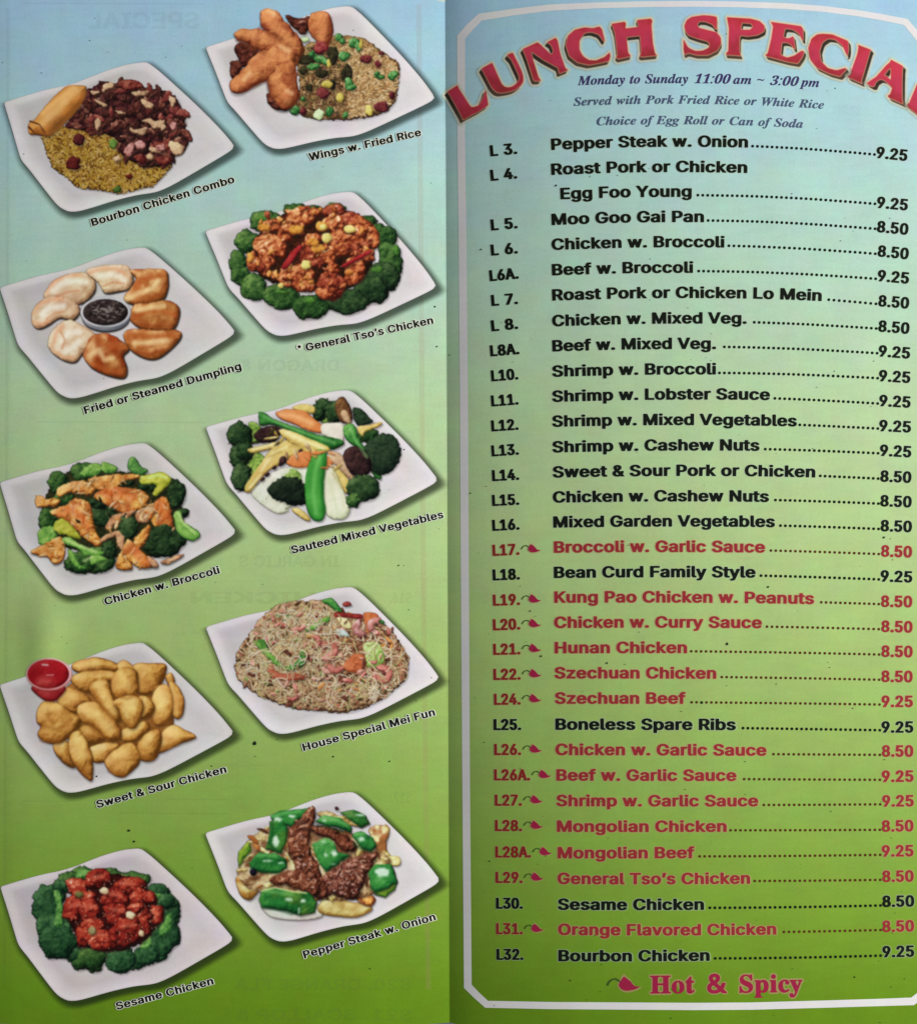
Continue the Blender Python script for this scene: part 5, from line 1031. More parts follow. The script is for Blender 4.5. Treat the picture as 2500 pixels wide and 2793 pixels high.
# ink palettes
EGG = [(120, 70, 25), (196, 125, 55), (226, 165, 88), (238, 190, 115)]
MEAT = [(30, 14, 14), (72, 34, 30), (116, 62, 50), (170, 116, 92)]
DKM = [(18, 10, 10), (48, 24, 24), (82, 42, 38), (124, 78, 66)]
PALE = [(120, 84, 60), (186, 150, 116), (220, 190, 150), (240, 222, 190)]
PINK = [(110, 60, 56), (180, 120, 112), (214, 160, 150), (235, 200, 190)]
WING = [(78, 28, 14), (138, 68, 40), (180, 98, 60), (210, 136, 86), (232, 178, 128)]
WDK = [(30, 12, 10), (66, 30, 24), (104, 52, 40), (136, 76, 58)]
BROC = [(10, 26, 12), (24, 52, 24), (46, 82, 38), (80, 116, 56), (118, 154, 80)]
BROD = [(6, 16, 10), (18, 36, 20), (34, 58, 32), (60, 86, 48), (92, 118, 72)]
STEM = [(50, 100, 40), (98, 154, 62), (146, 190, 92), (186, 214, 130)]
YSTEM = [(120, 130, 30), (176, 180, 58), (210, 208, 90), (226, 224, 140)]
TSO = [(70, 22, 12), (136, 56, 30), (190, 100, 58), (226, 152, 96), (248, 208, 152)]
TSOD = [(60, 16, 12), (118, 42, 28), (168, 78, 52), (212, 128, 90)]
CHIL = [(80, 12, 16), (138, 26, 34), (176, 48, 50), (206, 100, 86)]
YEL = [(150, 110, 30), (214, 174, 70), (240, 214, 120), (250, 238, 180)]
CHK = [(116, 62, 20), (200, 126, 50), (236, 178, 92), (250, 216, 142), (252, 236, 190)]
CHP = [(130, 90, 66), (196, 150, 112), (226, 190, 150), (244, 222, 190)]
GOLD = [(96, 56, 16), (172, 114, 46), (216, 166, 84), (234, 198, 120), (242, 216, 150)]
POD = [(16, 54, 20), (34, 94, 36), (60, 128, 54), (96, 158, 78), (150, 196, 110)]
CAR = [(150, 76, 34), (206, 120, 64), (226, 148, 88), (238, 176, 122)]
CORN = [(150, 120, 50), (206, 180, 96), (232, 212, 140), (244, 232, 180)]
WHV = [(150, 150, 120), (200, 204, 180), (222, 224, 204), (236, 236, 224)]
MUSH = [(14, 8, 10), (40, 24, 26), (70, 44, 42), (110, 80, 70)]
DUMP = [(166, 124, 88), (220, 188, 148), (242, 224, 192), (250, 240, 220)]
DUMB = [(116, 60, 24), (184, 116, 60), (226, 172, 112), (246, 216, 166)]
SES = [(38, 8, 8), (94, 22, 18), (148, 42, 32), (186, 72, 50), (222, 130, 96)]
BEEF = [(30, 12, 8), (72, 34, 22), (112, 58, 40), (150, 90, 64), (196, 146, 114)]
PEP = [(10, 46, 20), (22, 84, 36), (40, 118, 50), (70, 148, 68), (130, 190, 120)]
PEPY = [(40, 84, 20), (100, 140, 40), (160, 184, 60), (206, 214, 110)]
ONI = [(140, 104, 44), (206, 188, 116), (228, 224, 166), (240, 242, 208)]
SHR = [(130, 60, 56), (196, 120, 108), (222, 160, 146), (240, 204, 192)]

BR = dict(bump=1.0, bs=9, cellamt=.5, cs=4.4, rough=4.5, rs=9, r=18, edge=.14, shade=.3, vary=.25)      # broccoli crowns
BRF = dict(bump=.8, bs=8, cellamt=.45, cs=3.6, rough=4.5, rs=7, r=22, edge=.10, shade=.25, vary=.2)
GL = dict(bump=1.7, bs=11, r=12, spec=.12, rough=3.5, rs=10, edge=.22, shade=.5, sh=(2, 5, 7))                   # glazed lumps
FR = dict(grow=2.8, bump=.6, bs=15, r=26, rough=1.5, rs=14, edge=.22, shade=.45, sh=(2, 4, 9), vary=.22)                           # smooth fried
SL = dict(bump=1.0, bs=13, r=7, rough=3.5, rs=9, edge=.22, shade=.5, sh=(2, 5, 6))                              # thin slices


def grains(c, region, n, cols, pid, L=(9, 15), wd=1.9, seed=1):
    pts, rnd = c.inside(region, n, seed)
    for (x, y) in pts:
        a = rnd.uniform(0, math.pi); l = rnd.uniform(*L)
        col = np.array(cols[rnd.integers(len(cols))]) + rnd.uniform(-14, 14)
        c.stroke([(x - l * math.cos(a), y - l * math.sin(a)), (x + l * math.cos(a), y + l * math.sin(a))], wd, col, pid)


def bits(c, region, n, name, stops, size=(14, 30), seed=1, **k):
    pts, rnd = c.inside(region, n, seed)
    for (x, y) in pts:
        r = rnd.uniform(*size)
        c.ell(name, x, y, r, r * rnd.uniform(.55, .95), stops, ang=rnd.uniform(0, 3.1), jit=.25, **k)


def dish_canvas(off, box): return Canvas(box[0] / 2.6 + off[0], box[1] / 2.6 + off[1], box[2] / 2.6 + off[0], box[3] / 2.6 + off[1], CELL, off)


CELL = 1.6
WB = (211, 207, 207)      # plate white of the left column
WR = (214, 209, 211)

# ---- 1  bourbon chicken combo
off = (0, 0)
root = plate('picture of a square plate with egg roll, fried rice and dark bourbon chicken', [(30, 735), (1030, 440), (1655, 1035), (500, 1498)], off, WB, 11)
c = dish_canvas(off, (170, 530, 1380, 1400))
RICE1 = T('300,960 400,890 520,910 700,930 840,960 860,1080 1000,1150 1210,1160 1180,1220 1080,1320 1040,1325 930,1355 830,1370 700,1345 560,1330 480,1260 370,1180 330,1060')
rice = c.piece('fried_rice', RICE1, [(70, 44, 14), (120, 84, 26), (158, 120, 44), (186, 150, 70)], r=18, bump=1.3, bs=7, rough=4, rs=7, shade=.25)
grains(c, RICE1, 1300, [(204, 164, 66), (214, 174, 92), (184, 140, 50), (222, 190, 120), (150, 104, 40), (196, 150, 74), (112, 70, 30), (210, 172, 70)], rice, seed=3, wd=1.8)
MASS1 = T('470,880 560,760 610,640 700,600 720,575 810,590 850,570 930,565 1010,610 1100,630 1170,640 1260,700 1300,800 1320,860 1310,900 1340,970 1320,1040 1250,1090 1220,1160 1100,1180 1000,1170 880,1110 840,1070 830,980 700,940 560,920 480,905')
c.piece('chicken_heap', MASS1, [(20, 8, 10), (50, 20, 24), (84, 38, 38), (120, 66, 62)], r=16, bump=1.8, bs=11, rough=5, rs=9, shade=.3)
heap = c.names.index('chicken_heap')
c.shards(MASS1, 170, [DKM, DKM, MEAT, [(34, 14, 14), (84, 44, 38), (132, 80, 64), (176, 124, 100)]], 4, ln=(26, 50), wd=(.45, .85), pid=heap, spec=.05, rough=3)
c.shards(MASS1, 34, [MEAT, [(60, 20, 22), (108, 44, 42), (150, 78, 66), (196, 130, 110)]], 6, ln=(34, 58), wd=(.45, .8), name='chicken_slice', spec=.06, rough=3)
for p in ['850,580 930,562 1000,590 1010,620 920,640 850,620', '1180,1000 1210,960 1190,1060 1110,1070 1090,1010', '940,1110 1000,1090 1040,1130 1010,1165', '1080,1120 1180,1110 1215,1150 1150,1175']:
    c.piece('chicken_chunk', T(p), [(56, 16, 16), (102, 38, 34), (138, 66, 54), (184, 112, 92)], bump=1.2, bs=10, r=8, rough=3)
for p in ['735,592 805,585 800,625 760,630 730,650', '940,650 1050,640 1040,670 960,682', '1005,700 1090,740 1060,770 1020,750', '1010,855 1060,840 1100,855 1170,850 1150,900 1090,910 1060,880',
          '920,900 960,915 1045,900 1020,950 980,955 930,930', '668,870 690,835 718,860 690,930', '1195,1000 1300,1030 1290,1085 1230,1095', '670,705 760,740 730,755', '820,780 890,800 840,810', '640,640 710,650 660,670', '1060,1040 1130,1050 1140,1080 1070,1075',
          '1200,680 1250,700 1220,760', '1150,880 1180,900 1140,930', '800,1120 840,1100 860,1130 820,1150']:
    c.piece('pale_chicken_slice', T(p), PALE, bump=.8, bs=8, r=5, rough=2.5, rs=6, shade=.5)
for p in ['880,1060 930,1010 960,1030 930,1100 900,1108', '960,1010 1020,1000 1030,1050 975,1060', '1200,880 1240,865 1250,900 1220,920', '1100,1030 1160,1020 1170,1060 1110,1070']:
    c.piece('pale_chicken_slice', T(p), PINK, bump=1.2, bs=9, r=6, rough=3)
c.ell('pale_chicken_slice', 1063, 1112, 26, 24, PALE, r=8)
c.ell('pork_bit', 560, 985, 46, 42, [(30, 12, 14), (78, 28, 30), (110, 50, 48)], r=9, bump=1, rough=2.5)
c.ell('pork_bit', 520, 1155, 52, 48, [(44, 12, 14), (92, 28, 28), (124, 52, 44)], r=9, bump=1.4, rough=4)
c.ell('pork_bit', 915, 1250, 24, 18, [(44, 8, 12), (104, 32, 26), (140, 46, 42)], r=6)
c.ell('pea', 800, 1015, 28, 34, [(40, 66, 24), (104, 140, 60), (170, 190, 110)], r=6)
c.ell('pea', 832, 1342, 30, 24, [(30, 56, 20), (74, 104, 44), (110, 140, 66)], r=6)
c.piece('egg_roll', T('203,880 235,852 262,828 330,742 400,668 445,628 480,608 540,603 600,606 612,622 608,670 590,715 550,775 490,842 430,898 395,930 350,962 310,958 250,952 212,950 201,915'), EGG, r=34, bump=.25, bs=16, rough=.8, edge=.12, tint=((214, 140, 70), .4, 30))
c.stroke(T('215,858 280,880 310,930 330,958'), 2.2, (120, 66, 30), len(c.names) - 1)
c.stroke(T('205,900 250,945 300,955'), 2.6, (110, 56, 26), len(c.names) - 1)
c.stroke(T('300,800 420,700 520,620'), 6.0, (244, 198, 130), 0, .95, blur=8, op=.5)
c.soft('330,830 430,730 540,640/300,880 400,800 470,720', 8, (244, 200, 136), .4, 12)
c.soft('240,930 330,950 400,920 470,850 560,740 605,660', 5, (176, 108, 48), .4, 8)
c.build(root, 4, stuff=('fried_rice',), blur=1)
caption(root, 'Bourbon Chicken Combo', (655, 1602), (1668, 1290), off)

# ---- 2  wings with fried rice
off = (550, 0)
root = plate('picture of a square plate with fried chicken wings beside fried rice', [(32, 345), (1045, 42), (1645, 690), (520, 1052)], off, WR, 21)
c = dish_canvas(off, (160, 30, 1440, 880))
RICE2 = T('690,380 760,300 840,290 930,250 1040,250 1130,265 1200,300 1290,370 1390,440 1402,520 1390,620 1370,720 1300,790 1180,830 1030,848 880,848 780,838 690,805 620,785 680,720 700,600 680,480')
rice = c.piece('fried_rice', RICE2, [(60, 40, 26), (108, 80, 46), (150, 116, 72), (184, 150, 100)], r=14, bump=1.3, bs=7, rough=4, rs=7, shade=.2)
LR = T('690,420 760,330 900,320 960,420 1060,520 1040,700 960,840 780,835 650,790 690,600')
RR = T('960,300 1100,290 1250,360 1380,450 1390,600 1350,730 1180,810 1040,840 1040,640 1060,500 960,400')
grains(c, LR, 520, [(140, 106, 70), (176, 140, 96), (100, 70, 46), (204, 172, 120), (70, 52, 36), (96, 90, 54), (126, 80, 58)], rice, seed=8)
grains(c, RR, 800, [(222, 184, 132), (204, 164, 112), (232, 202, 154), (176, 130, 84), (212, 168, 108)], rice, seed=9, wd=2.1)
for (x, y, a, b) in [(740, 420, 60, 40), (850, 520, 50, 30), (930, 390, 40, 60), (1030, 520, 36, 70), (760, 620, 30, 26), (720, 500, 26, 34), (930, 600, 18, 40)]:
    c.ell('vegetable_bit', x, y, a, b, [(20, 18, 14), (46, 44, 28), (76, 70, 44)], r=8, bump=1.3, rough=4)
for (x, y, a, b) in [(810, 400, 26, 50), (860, 420, 24, 60), (780, 380, 20, 22), (1010, 395, 34, 40), (1080, 300, 40, 34), (1110, 330, 34, 22), (970, 260, 28, 26), (1000, 290, 22, 22), (1040, 590, 30, 40), (1355, 530, 30, 40), (1260, 540, 34, 18), (660, 780, 34, 36),
                     (905, 790, 26, 40), (1020, 815, 26, 18), (790, 470, 24, 50), (720, 700, 16, 18), (1240, 520, 20, 16), (1060, 620, 20, 36)]:
    c.ell('scallion_bit', x, y, a, b, [(20, 60, 28), (50, 110, 52), (104, 160, 92), (170, 210, 150)], r=6, bump=1.0, bs=7, rough=2.5, spec=.05, ang=x)
for (x, y, a, b) in [(830, 810, 36, 38), (890, 595, 40, 26), (980, 690, 26, 36), (1185, 780, 30, 38), (1130, 310, 14, 34), (900, 450, 16, 30), (730, 280, 30, 20)]:
    c.ell('egg_bit', x, y, a, b, [(150, 130, 50), (210, 194, 96), (236, 226, 150)] if x > 850 else [(150, 170, 120), (200, 220, 170), (230, 240, 210)], r=7, rough=2)
for (x, y, a, b) in [(1165, 415, 44, 30), (1275, 755, 54, 38), (1250, 450, 22, 26), (1350, 675, 22, 30), (720, 790, 22, 28), (860, 660, 44, 40), (830, 350, 40, 34), (1275, 375, 20, 16), (650, 690, 16, 24)]:
    c.ell('pork_bit', x, y, a, b, [(50, 16, 22), (112, 44, 46), (160, 84, 78)], r=8, bump=1, rough=2.5)
W = dict(r=22, bump=.7, bs=15, rough=5, rs=17, edge=.10, shade=.35, sh=(1, 5, 9), tint=((220, 140, 70), .35, 26), vary=.05)
c.piece('chicken_wing', T('600,110 700,130 765,115 760,200 720,240 650,190'), WDK, **GL)
c.piece('chicken_wing', T('750,140 790,95 850,80 905,100 930,180 925,270 905,310 880,335 830,310 790,260 755,200'), WING, **W)
c.ell('chicken_wing', 845, 330, 50, 45, [(80, 20, 26), (150, 60, 60), (190, 100, 90)], r=8, bump=1.2)
c.piece('chicken_wing', T('470,220 560,160 640,200 722,310 700,420 665,470 560,520 480,560 420,500 400,420 430,330'), WING, **W)
c.piece('chicken_wing', T('235,330 270,300 340,320 400,350 380,420 300,470 270,440 245,380'), WDK, **GL)
c.piece('chicken_wing', T('203,445 225,430 262,436 285,470 240,560 205,525'), WDK, **GL)
c.piece('chicken_wing', T('415,95 440,65 480,60 530,72 560,105 590,150 640,200 700,290 722,345 695,400 640,350 560,270 470,230 430,180'), WING, **W)
c.piece('chicken_wing', T('230,235 290,205 345,208 400,200 480,230 560,270 640,330 660,380 560,400 480,370 380,340 300,300 250,275'), WING, **W)
c.piece('chicken_wing', T('462,710 480,660 560,720 640,750 600,785 520,772'), WDK, **GL)
c.piece('chicken_wing', T('205,640 198,590 230,540 300,480 370,400 450,350 560,320 645,340 668,400 620,480 520,525 440,575 370,612 280,662 230,662'), WING, **W)
c.piece('chicken_wing', T('470,560 540,470 620,430 665,480 682,600 692,690 655,745 580,768 520,722 480,650'), WING, **W)
c.shards(T('330,250 470,200 600,200 680,330 640,640 570,700 500,520 300,600 440,400'), 34, [[(120, 50, 28), (170, 90, 54), (206, 130, 84)], [(150, 80, 40), (206, 130, 76), (238, 176, 116)]], 14, ln=(16, 40), wd=(.3, .6), pid=c.names.index('chicken_wing') + 3, shade=0, soft=5, rough=3, edge=0)
c.soft('450,90 500,160 570,230 640,300/265,225 350,240 450,270 560,310/250,600 330,530 420,450 520,400 600,380/520,560 560,620 600,700/840,110 860,180 850,250', 13, (226, 158, 100), .4, 12)
c.soft('430,180 480,235 560,280/260,280 340,330 440,370/470,560 480,620 500,690/640,480 650,600 660,720/900,130 915,230 890,310/290,640 380,600 450,560', 7, (112, 50, 30), .5, 9)
c.soft('480,75 510,90/560,330 620,360/600,640 640,660/300,560 340,520', 6, (246, 200, 150), .5, 6)
c.build(root, 4, stuff=('fried_rice',), blur=1)
caption(root, 'Wings w. Fried Rice', (765, 1138), (1560, 958), off)

# ---- 3  dumplings
off = (0, 600)
root = plate('picture of a square plate with a ring of eight dumplings around black sauce', [(0, 490), (1020, 195), (1660, 790), (500, 1262)], off, WB, 31)
c = dish_canvas(off, (190, 290, 1310, 1150))
DK = dict(grow=.8, r=15, bump=.5, bs=16, rough=2, edge=.14, shade=.85, sh=(3.5, 5, 4))
t1 = ((226, 160, 112), .35, 26); t2 = ((196, 96, 36), .7, 22)
c.piece('dumpling', T('310,545 350,470 420,410 520,380 610,375 665,420 672,490 640,540 590,580 540,590 460,570 380,560'), DUMP, tint=t1, **DK)
c.piece('dumpling', T('225,700 235,640 270,590 340,550 440,545 540,590 560,650 510,705 420,690 340,740 280,765 240,750'), DUMP, tint=t1, **DK)
c.piece('dumpling', T('610,365 690,330 800,320 890,320 930,370 940,430 910,480 840,502 740,512 700,440'), DUMP, tint=t1, **DK)
c.piece('fried_dumpling', T('920,360 1000,350 1165,352 1190,420 1185,490 1150,560 1040,590 930,592 880,550 940,470 965,410'), DUMB, tint=t2, **DK)
c.piece('fried_dumpling', T('925,670 960,600 1060,590 1180,570 1262,610 1265,690 1220,775 1120,782 1000,765 930,715'), DUMB, tint=t2, **DK)
c.piece('fried_dumpling', T('882,800 960,772 1100,785 1262,785 1278,830 1220,900 1130,970 1050,982 960,945 900,885'), DUMB, tint=t2, **DK)
c.piece('dumpling', T('340,880 370,790 430,730 500,710 590,750 690,830 620,900 575,950 530,1002 460,995 380,945'), DUMP, tint=t1, **DK)
c.piece('fried_dumpling', T('595,970 600,920 640,840 700,808 770,808 850,850 912,910 872,960 895,1030 895,1090 860,1118 760,1097 660,1052 620,1012'), DUMB, tint=((186, 70, 24), .9, 34), **DK)
WHT = (250, 240, 222); PCH = (222, 150, 108); BRN = (170, 84, 36)
c.soft('330,520 380,440 470,395 570,392/240,660 275,600 350,565 440,560/640,372 720,345 830,345 890,385/370,900 400,800 450,750/390,930 450,970 520,975/240,720 300,740 350,715', 4, PCH, .55, 7)
c.soft('380,500 440,450 540,430 610,440/300,670 350,620 450,610/700,400 780,385 850,400 880,430/440,860 480,800 560,790/470,930 520,900 560,860', 8, WHT, .65, 9)
c.soft('400,545 480,510 560,500/330,700 390,660 450,650/730,470 800,440 880,450/430,790 460,850 440,910', 2.5, (196, 126, 86), .6, 3)
c.soft('950,480 1000,420 1080,400 1150,400/960,690 1040,650 1150,640 1230,670/910,830 1000,820 1120,825 1240,820/700,830 730,880 800,900 880,900/660,1020 740,1060 850,1080', 7, BRN, .6, 8)
c.soft('900,560 980,520 1080,480 1120,430/970,640 1060,620 1160,610/950,870 1050,870 1180,850/640,960 700,920 740,990 800,980', 7, (248, 214, 160), .6, 7)
c.soft('1060,560 1140,520 1170,440/1000,740 1100,750 1200,750/960,930 1060,955 1160,920', 4, (140, 62, 24), .6, 5)
c.ell('sauce_cup', 752, 690, 168, 98, [(96, 100, 112), (150, 154, 162), (206, 206, 210), (236, 236, 236)], jit=0, n=24, r=12, bump=.1, rough=0, shade=.9, sh=(1, 4, 4))
c.ell('sauce_cup', 750, 655, 180, 110, [(140, 144, 150), (206, 204, 208), (226, 224, 228), (240, 240, 240)], jit=0, n=24, r=6, bump=.1, rough=0, shade=.4, sh=(0, 2, 3))
s_ = c.ell('dipping_sauce', 748, 653, 160, 94, [(20, 14, 16), (42, 32, 32), (62, 50, 48), (100, 86, 80)], jit=0, n=24, r=8, bump=1.6, bs=8, rough=.5, shade=0, spec=.02)
rnd = random.Random(3)
for i in range(46):
    a, q = rnd.uniform(0, 6.28), rnd.uniform(0, .85)
    x, y = 748 + 150 * q * math.cos(a), 648 + 82 * q * math.sin(a); b = rnd.uniform(-.9, .5)
    c.stroke([(x, y), (x + 22 * math.cos(b), y + 22 * math.sin(b))], 1.1, (150, 140, 132), s_, .8)
c.build(root, 4)
caption(root, 'Fried or Steamed Dumpling', (603, 1375), (1716, 1057), off)

# ---- 4  general tso's
off = (550, 450)
root = plate('picture of a square plate with orange glazed chicken ringed by broccoli florets', [(28, 480), (1060, 190), (1655, 855), (540, 1208)], off, WR, 41)
c = dish_canvas(off, (160, 240, 1460, 1130))
for e in [(950, 305, 75, 40), (800, 320, 60, 38), (665, 325, 82, 58), (450, 400, 108, 78), (1180, 405, 66, 52), (1240, 470, 70, 60), (320, 540, 80, 82), (1310, 520, 80, 90), (255, 690, 62, 80), (1330, 640, 80, 95), (1350, 720, 80, 85), (280, 785, 78, 66), (1290, 790, 120, 105),
          (370, 865, 100, 92), (1210, 885, 118, 100), (560, 935, 122, 92), (1030, 965, 150, 92), (770, 1005, 125, 90)]:
    c.ell('broccoli_floret', *e, BROD if e[0] > 1000 and e[1] > 780 else BROC, **BR)
for e in [(1240, 740, 40, 20), (770, 960, 40, 22), (1380, 600, 18, 40), (420, 380, 40, 16), (560, 900, 40, 14)]:
    c.ell('broccoli_floret', *e, [(40, 80, 30), (80, 130, 50), (130, 170, 80)], bump=1, bs=6, r=6, rough=3, shade=0)
c.ell('sauce_bed', 780, 600, 450, 290, [(24, 14, 8), (52, 26, 16), (90, 40, 24)], r=30, bump=1.8, bs=10, rough=5, shade=.4)
for e in [(510, 430, 100, 50), (590, 500, 60, 50), (700, 360, 110, 72), (800, 330, 50, 34), (930, 330, 90, 50), (1040, 400, 100, 66), (1130, 420, 80, 50), (940, 420, 80, 60), (1190, 510, 64, 86), (1120, 480, 60, 50), (640, 450, 66, 46), (500, 560, 122, 78), (560, 600, 60, 60), (450, 680, 60, 92), (365, 680, 56, 74),
          (1020, 560, 128, 92), (1120, 590, 70, 60), (780, 545, 56, 66), (800, 640, 100, 84), (900, 640, 50, 60), (1180, 640, 50, 56), (600, 790, 66, 74), (680, 770, 120, 72), (720, 850, 90, 50), (930, 730, 46, 50), (1080, 745, 72, 108), (925, 845, 94, 96), (868, 912, 60, 44)]:
    c.ell('chicken_piece', *e, TSO if (e[0] + e[1]) % 3 else TSOD, jit=.22, **GL)
c.shards(T('400,380 700,290 1000,320 1200,480 1180,640 1060,820 900,920 640,860 380,740 400,560'), 90, [TSO, TSO, TSOD, [(120, 60, 20), (200, 120, 50), (236, 176, 100), (250, 220, 160)]], 12, ln=(14, 34), wd=(.5, .9), pid=len(c.names) - 1, spec=.1)
for p in ['565,725 605,655 665,585 700,562 715,580 690,620 635,695 590,738', '995,708 1100,650 1190,600 1205,620 1100,680 1020,725']:
    c.piece('red_chili', T(p), CHIL, r=6, bump=.6, rough=1.5, spec=.06)
for e in [(668, 455, 45, 34), (850, 433, 42, 36), (440, 440, 40, 26), (345, 650, 26, 36), (820, 590, 50, 34), (790, 545, 40, 30)]:
    c.ell('garlic_bit', *e, [(160, 90, 30), (224, 160, 70), (244, 204, 116)], r=6, bump=1, rough=2)
for e in [(885, 515, 35, 34), (1050, 453, 40, 30), (738, 705, 34, 34), (562, 853, 22, 20), (860, 440, 24, 22)]:
    c.ell('garlic_bit', *e, [(180, 160, 80), (232, 220, 130), (250, 244, 190)], r=7, bump=.5, rough=1)
c.build(root, 4)
caption(root, 'General Tso\u2019s Chicken', (742, 1318), (1645, 1122), off)
q = np.array([(692, 1288)]) / 2.6 + off
st = [(q[0, 0] + (8.5 if i % 2 == 0 else 4.2) * .8 * math.cos(i * math.pi / 5 - 1.57), q[0, 1] + (8.5 if i % 2 == 0 else 4.2) * .8 * math.sin(i * math.pi / 5 - 1.57)) for i in range(10)]
poly_obj('caption_rim', [[(q[0, 0] + 8.5 * math.cos(a), q[0, 1] + 8.5 * math.sin(a)) for a in np.linspace(0, 6.28, 16, endpoint=False)]], M_WHITE, root, 6)
poly_obj('caption_star', [st], M_BLACK, root, 7)

# ---- 5  chicken with broccoli
off = (0, 1130)
root = plate('picture of a square plate with sliced chicken tossed with broccoli', [(0, 495), (1020, 205), (1665, 830), (480, 1282)], off, WB, 51)
c = dish_canvas(off, (190, 280, 1450, 1170))
c.piece('sauce_bed', T('380,480 520,400 760,400 1000,420 1230,500 1300,700 1270,900 1050,1020 700,1000 420,920 300,780 320,620'), [(16, 22, 10), (34, 40, 20), (64, 60, 30)], r=20, bump=1.2, rough=5, shade=.3)
for e in [(410, 480, 66, 82), (450, 600, 80, 50), (590, 400, 100, 64), (1245, 560, 70, 104), (1050, 500, 70, 50), (730, 690, 92, 112), (1290, 700, 52, 36), (345, 750, 74, 92), (900, 480, 70, 30), (700, 620, 80, 50)]:
    c.ell('broccoli_floret', *e, BROD if e[0] > 600 else BROC, **BR)
c.piece('broccoli_stem', T('560,420 640,350 700,350 730,380 690,430 600,440'), STEM, bump=1.3, bs=7, r=8, rough=3)
c.piece('broccoli_stem', T('720,400 730,340 770,350 830,370 820,410 760,420'), STEM, bump=1.2, bs=7, r=8, rough=3)
c.piece('broccoli_stem', T('905,370 920,310 960,310 1000,370 1050,400 1010,430 950,420'), [(30, 70, 34), (66, 120, 56), (110, 160, 80), (150, 190, 110)], bump=1, r=9, rough=2)
c.piece('broccoli_stem', T('990,440 1080,420 1150,410 1210,450 1200,490 1150,540 1110,580 1080,560 1110,500 1000,490'), YSTEM, bump=1.0, r=8, rough=2)
c.piece('broccoli_stem', T('270,840 310,800 380,800 410,860 360,910 290,930'), STEM, bump=1.2, bs=8, r=9, rough=3)
CH = [('400,540 430,510 500,480 600,470 680,520 640,570 540,560 480,560 420,590', ''), ('620,460 700,440 830,425 960,425 990,450 900,470 860,480 830,520 720,540 650,500', ''),
      ('250,590 285,570 330,600 420,600 400,650 300,655 262,650', ''), ('660,585 700,545 800,515 900,520 1010,540 1060,600 1010,660 960,685 880,700 800,665 720,620', 'r'),
      ('355,690 470,640 510,610 540,588 640,640 655,720 680,830 722,905 690,942 600,880 520,800 440,740', 'r'), ('380,800 410,750 450,745 520,800 575,880 480,862 400,840', 'y'),
      ('215,975 280,935 340,920 380,878 440,878 462,960 440,1040 380,1062 340,1010 250,995', ''), ('1060,720 1090,640 1130,595 1165,585 1205,640 1222,760 1250,845 1205,852 1165,790 1100,792', 'r'),
      ('960,700 1060,640 1125,620 1090,700 1040,765 980,762', 'p'), ('750,800 780,735 830,705 900,690 965,680 900,740 820,775 775,822', 'p')]
for p, t in CH:
    c.piece('chicken_slice', T(p), {'': CHK, 'r': CHK, 'y': YSTEM, 'p': CHP}[t], tint=((206, 92, 40), .75 if t == 'r' else .35, 34) if t != 'y' else None, **SL)
c.ell('broccoli_floret', 905, 805, 76, 82, BROD, **BR)
c.ell('broccoli_floret', 1165, 905, 150, 112, BROD, **BR)
c.piece('broccoli_stem', T('1235,700 1280,690 1300,760 1400,825 1415,870 1350,900 1260,840 1240,780'), STEM, bump=.8, r=9, rough=2)
c.ell('broccoli_floret', 700, 1030, 130, 105, BROC, **BR); c.ell('broccoli_floret', 570, 1050, 110, 80, BROC, **BR); c.ell('broccoli_floret', 770, 960, 60, 60, BROD, **BR)
c.piece('broccoli_stem', T('440,880 500,870 560,920 660,960 740,980 700,1010 640,1000 600,1010 560,960 470,920'), STEM, bump=.8, bs=9, r=8, rough=2)
c.piece('broccoli_stem', T('480,960 520,980 560,1060 620,1090 560,1095 500,1040'), STEM, bump=.8, bs=9, r=6, rough=2, shade=.1)
c.piece('broccoli_stem', T('640,1010 700,1000 760,1030 700,1050 650,1070'), STEM, bump=.8, bs=9, r=6, rough=2, shade=.1)
for p, t in [('710,892 780,840 850,832 885,900 872,965 835,935 820,870 770,880 725,905', 'p'), ('940,905 990,840 1030,795 1062,790 1055,860 1000,945 960,940', ''), ('830,1092 838,1000 875,968 915,1010 935,1060 930,1102', ''),
             ('862,985 900,885 960,925 1040,1000 1082,1080 1000,1092 930,1050 885,1000', 'r'), ('1040,1005 1095,1035 1125,1080 1080,1085', 'p'), ('1140,1050 1250,1000 1300,1002 1200,1060', 'p')]:
    c.piece('chicken_slice', T(p), CHP if t == 'p' else CHK, tint=((206, 92, 40), .75 if t == 'r' else .25, 34), **SL)
CREAM = [(170, 120, 70), (226, 184, 130), (246, 220, 176), (252, 240, 214)]
ORG = [(130, 54, 18), (204, 108, 40), (232, 150, 70), (246, 190, 112)]
for reg, n_, sd_ in [('660,585 900,520 1050,600 960,685 800,660', 16, 1), ('360,690 540,600 640,640 700,900 600,870 450,740', 20, 2), ('1060,720 1150,590 1220,760 1230,840 1120,780', 9, 3), ('620,460 960,430 850,510 700,530', 12, 4), ('950,650 1120,620 1060,740 960,760', 14, 5),
                     ('850,1000 960,920 1080,1080 900,1090', 12, 6), ('230,970 430,880 450,1000 350,1050', 10, 7), ('400,540 650,470 620,570', 8, 8), ('750,800 900,690 965,690 880,745 790,820', 8, 9)]:
    c.shards(T(reg), n_, [CREAM, ORG, CHK, CREAM], 40 + sd_, ln=(12, 40), wd=(.15, .4), pid=c.names.index('chicken_slice') + 1, shade=.2, soft=2)
c.soft('760,560 850,570 930,590/520,680 580,740 620,800/1130,640 1170,720/960,980 1030,1050/420,700 470,680', 12, (206, 92, 44), .45, 12)
c.shards(T('420,500 760,470 1150,560 1200,800 1000,900 700,860 420,760'), 12, [[(10, 14, 8), (26, 30, 16), (50, 50, 28)]], 60, ln=(8, 26), wd=(.2, .5), pid=c.names.index('sauce_bed'), shade=.1)
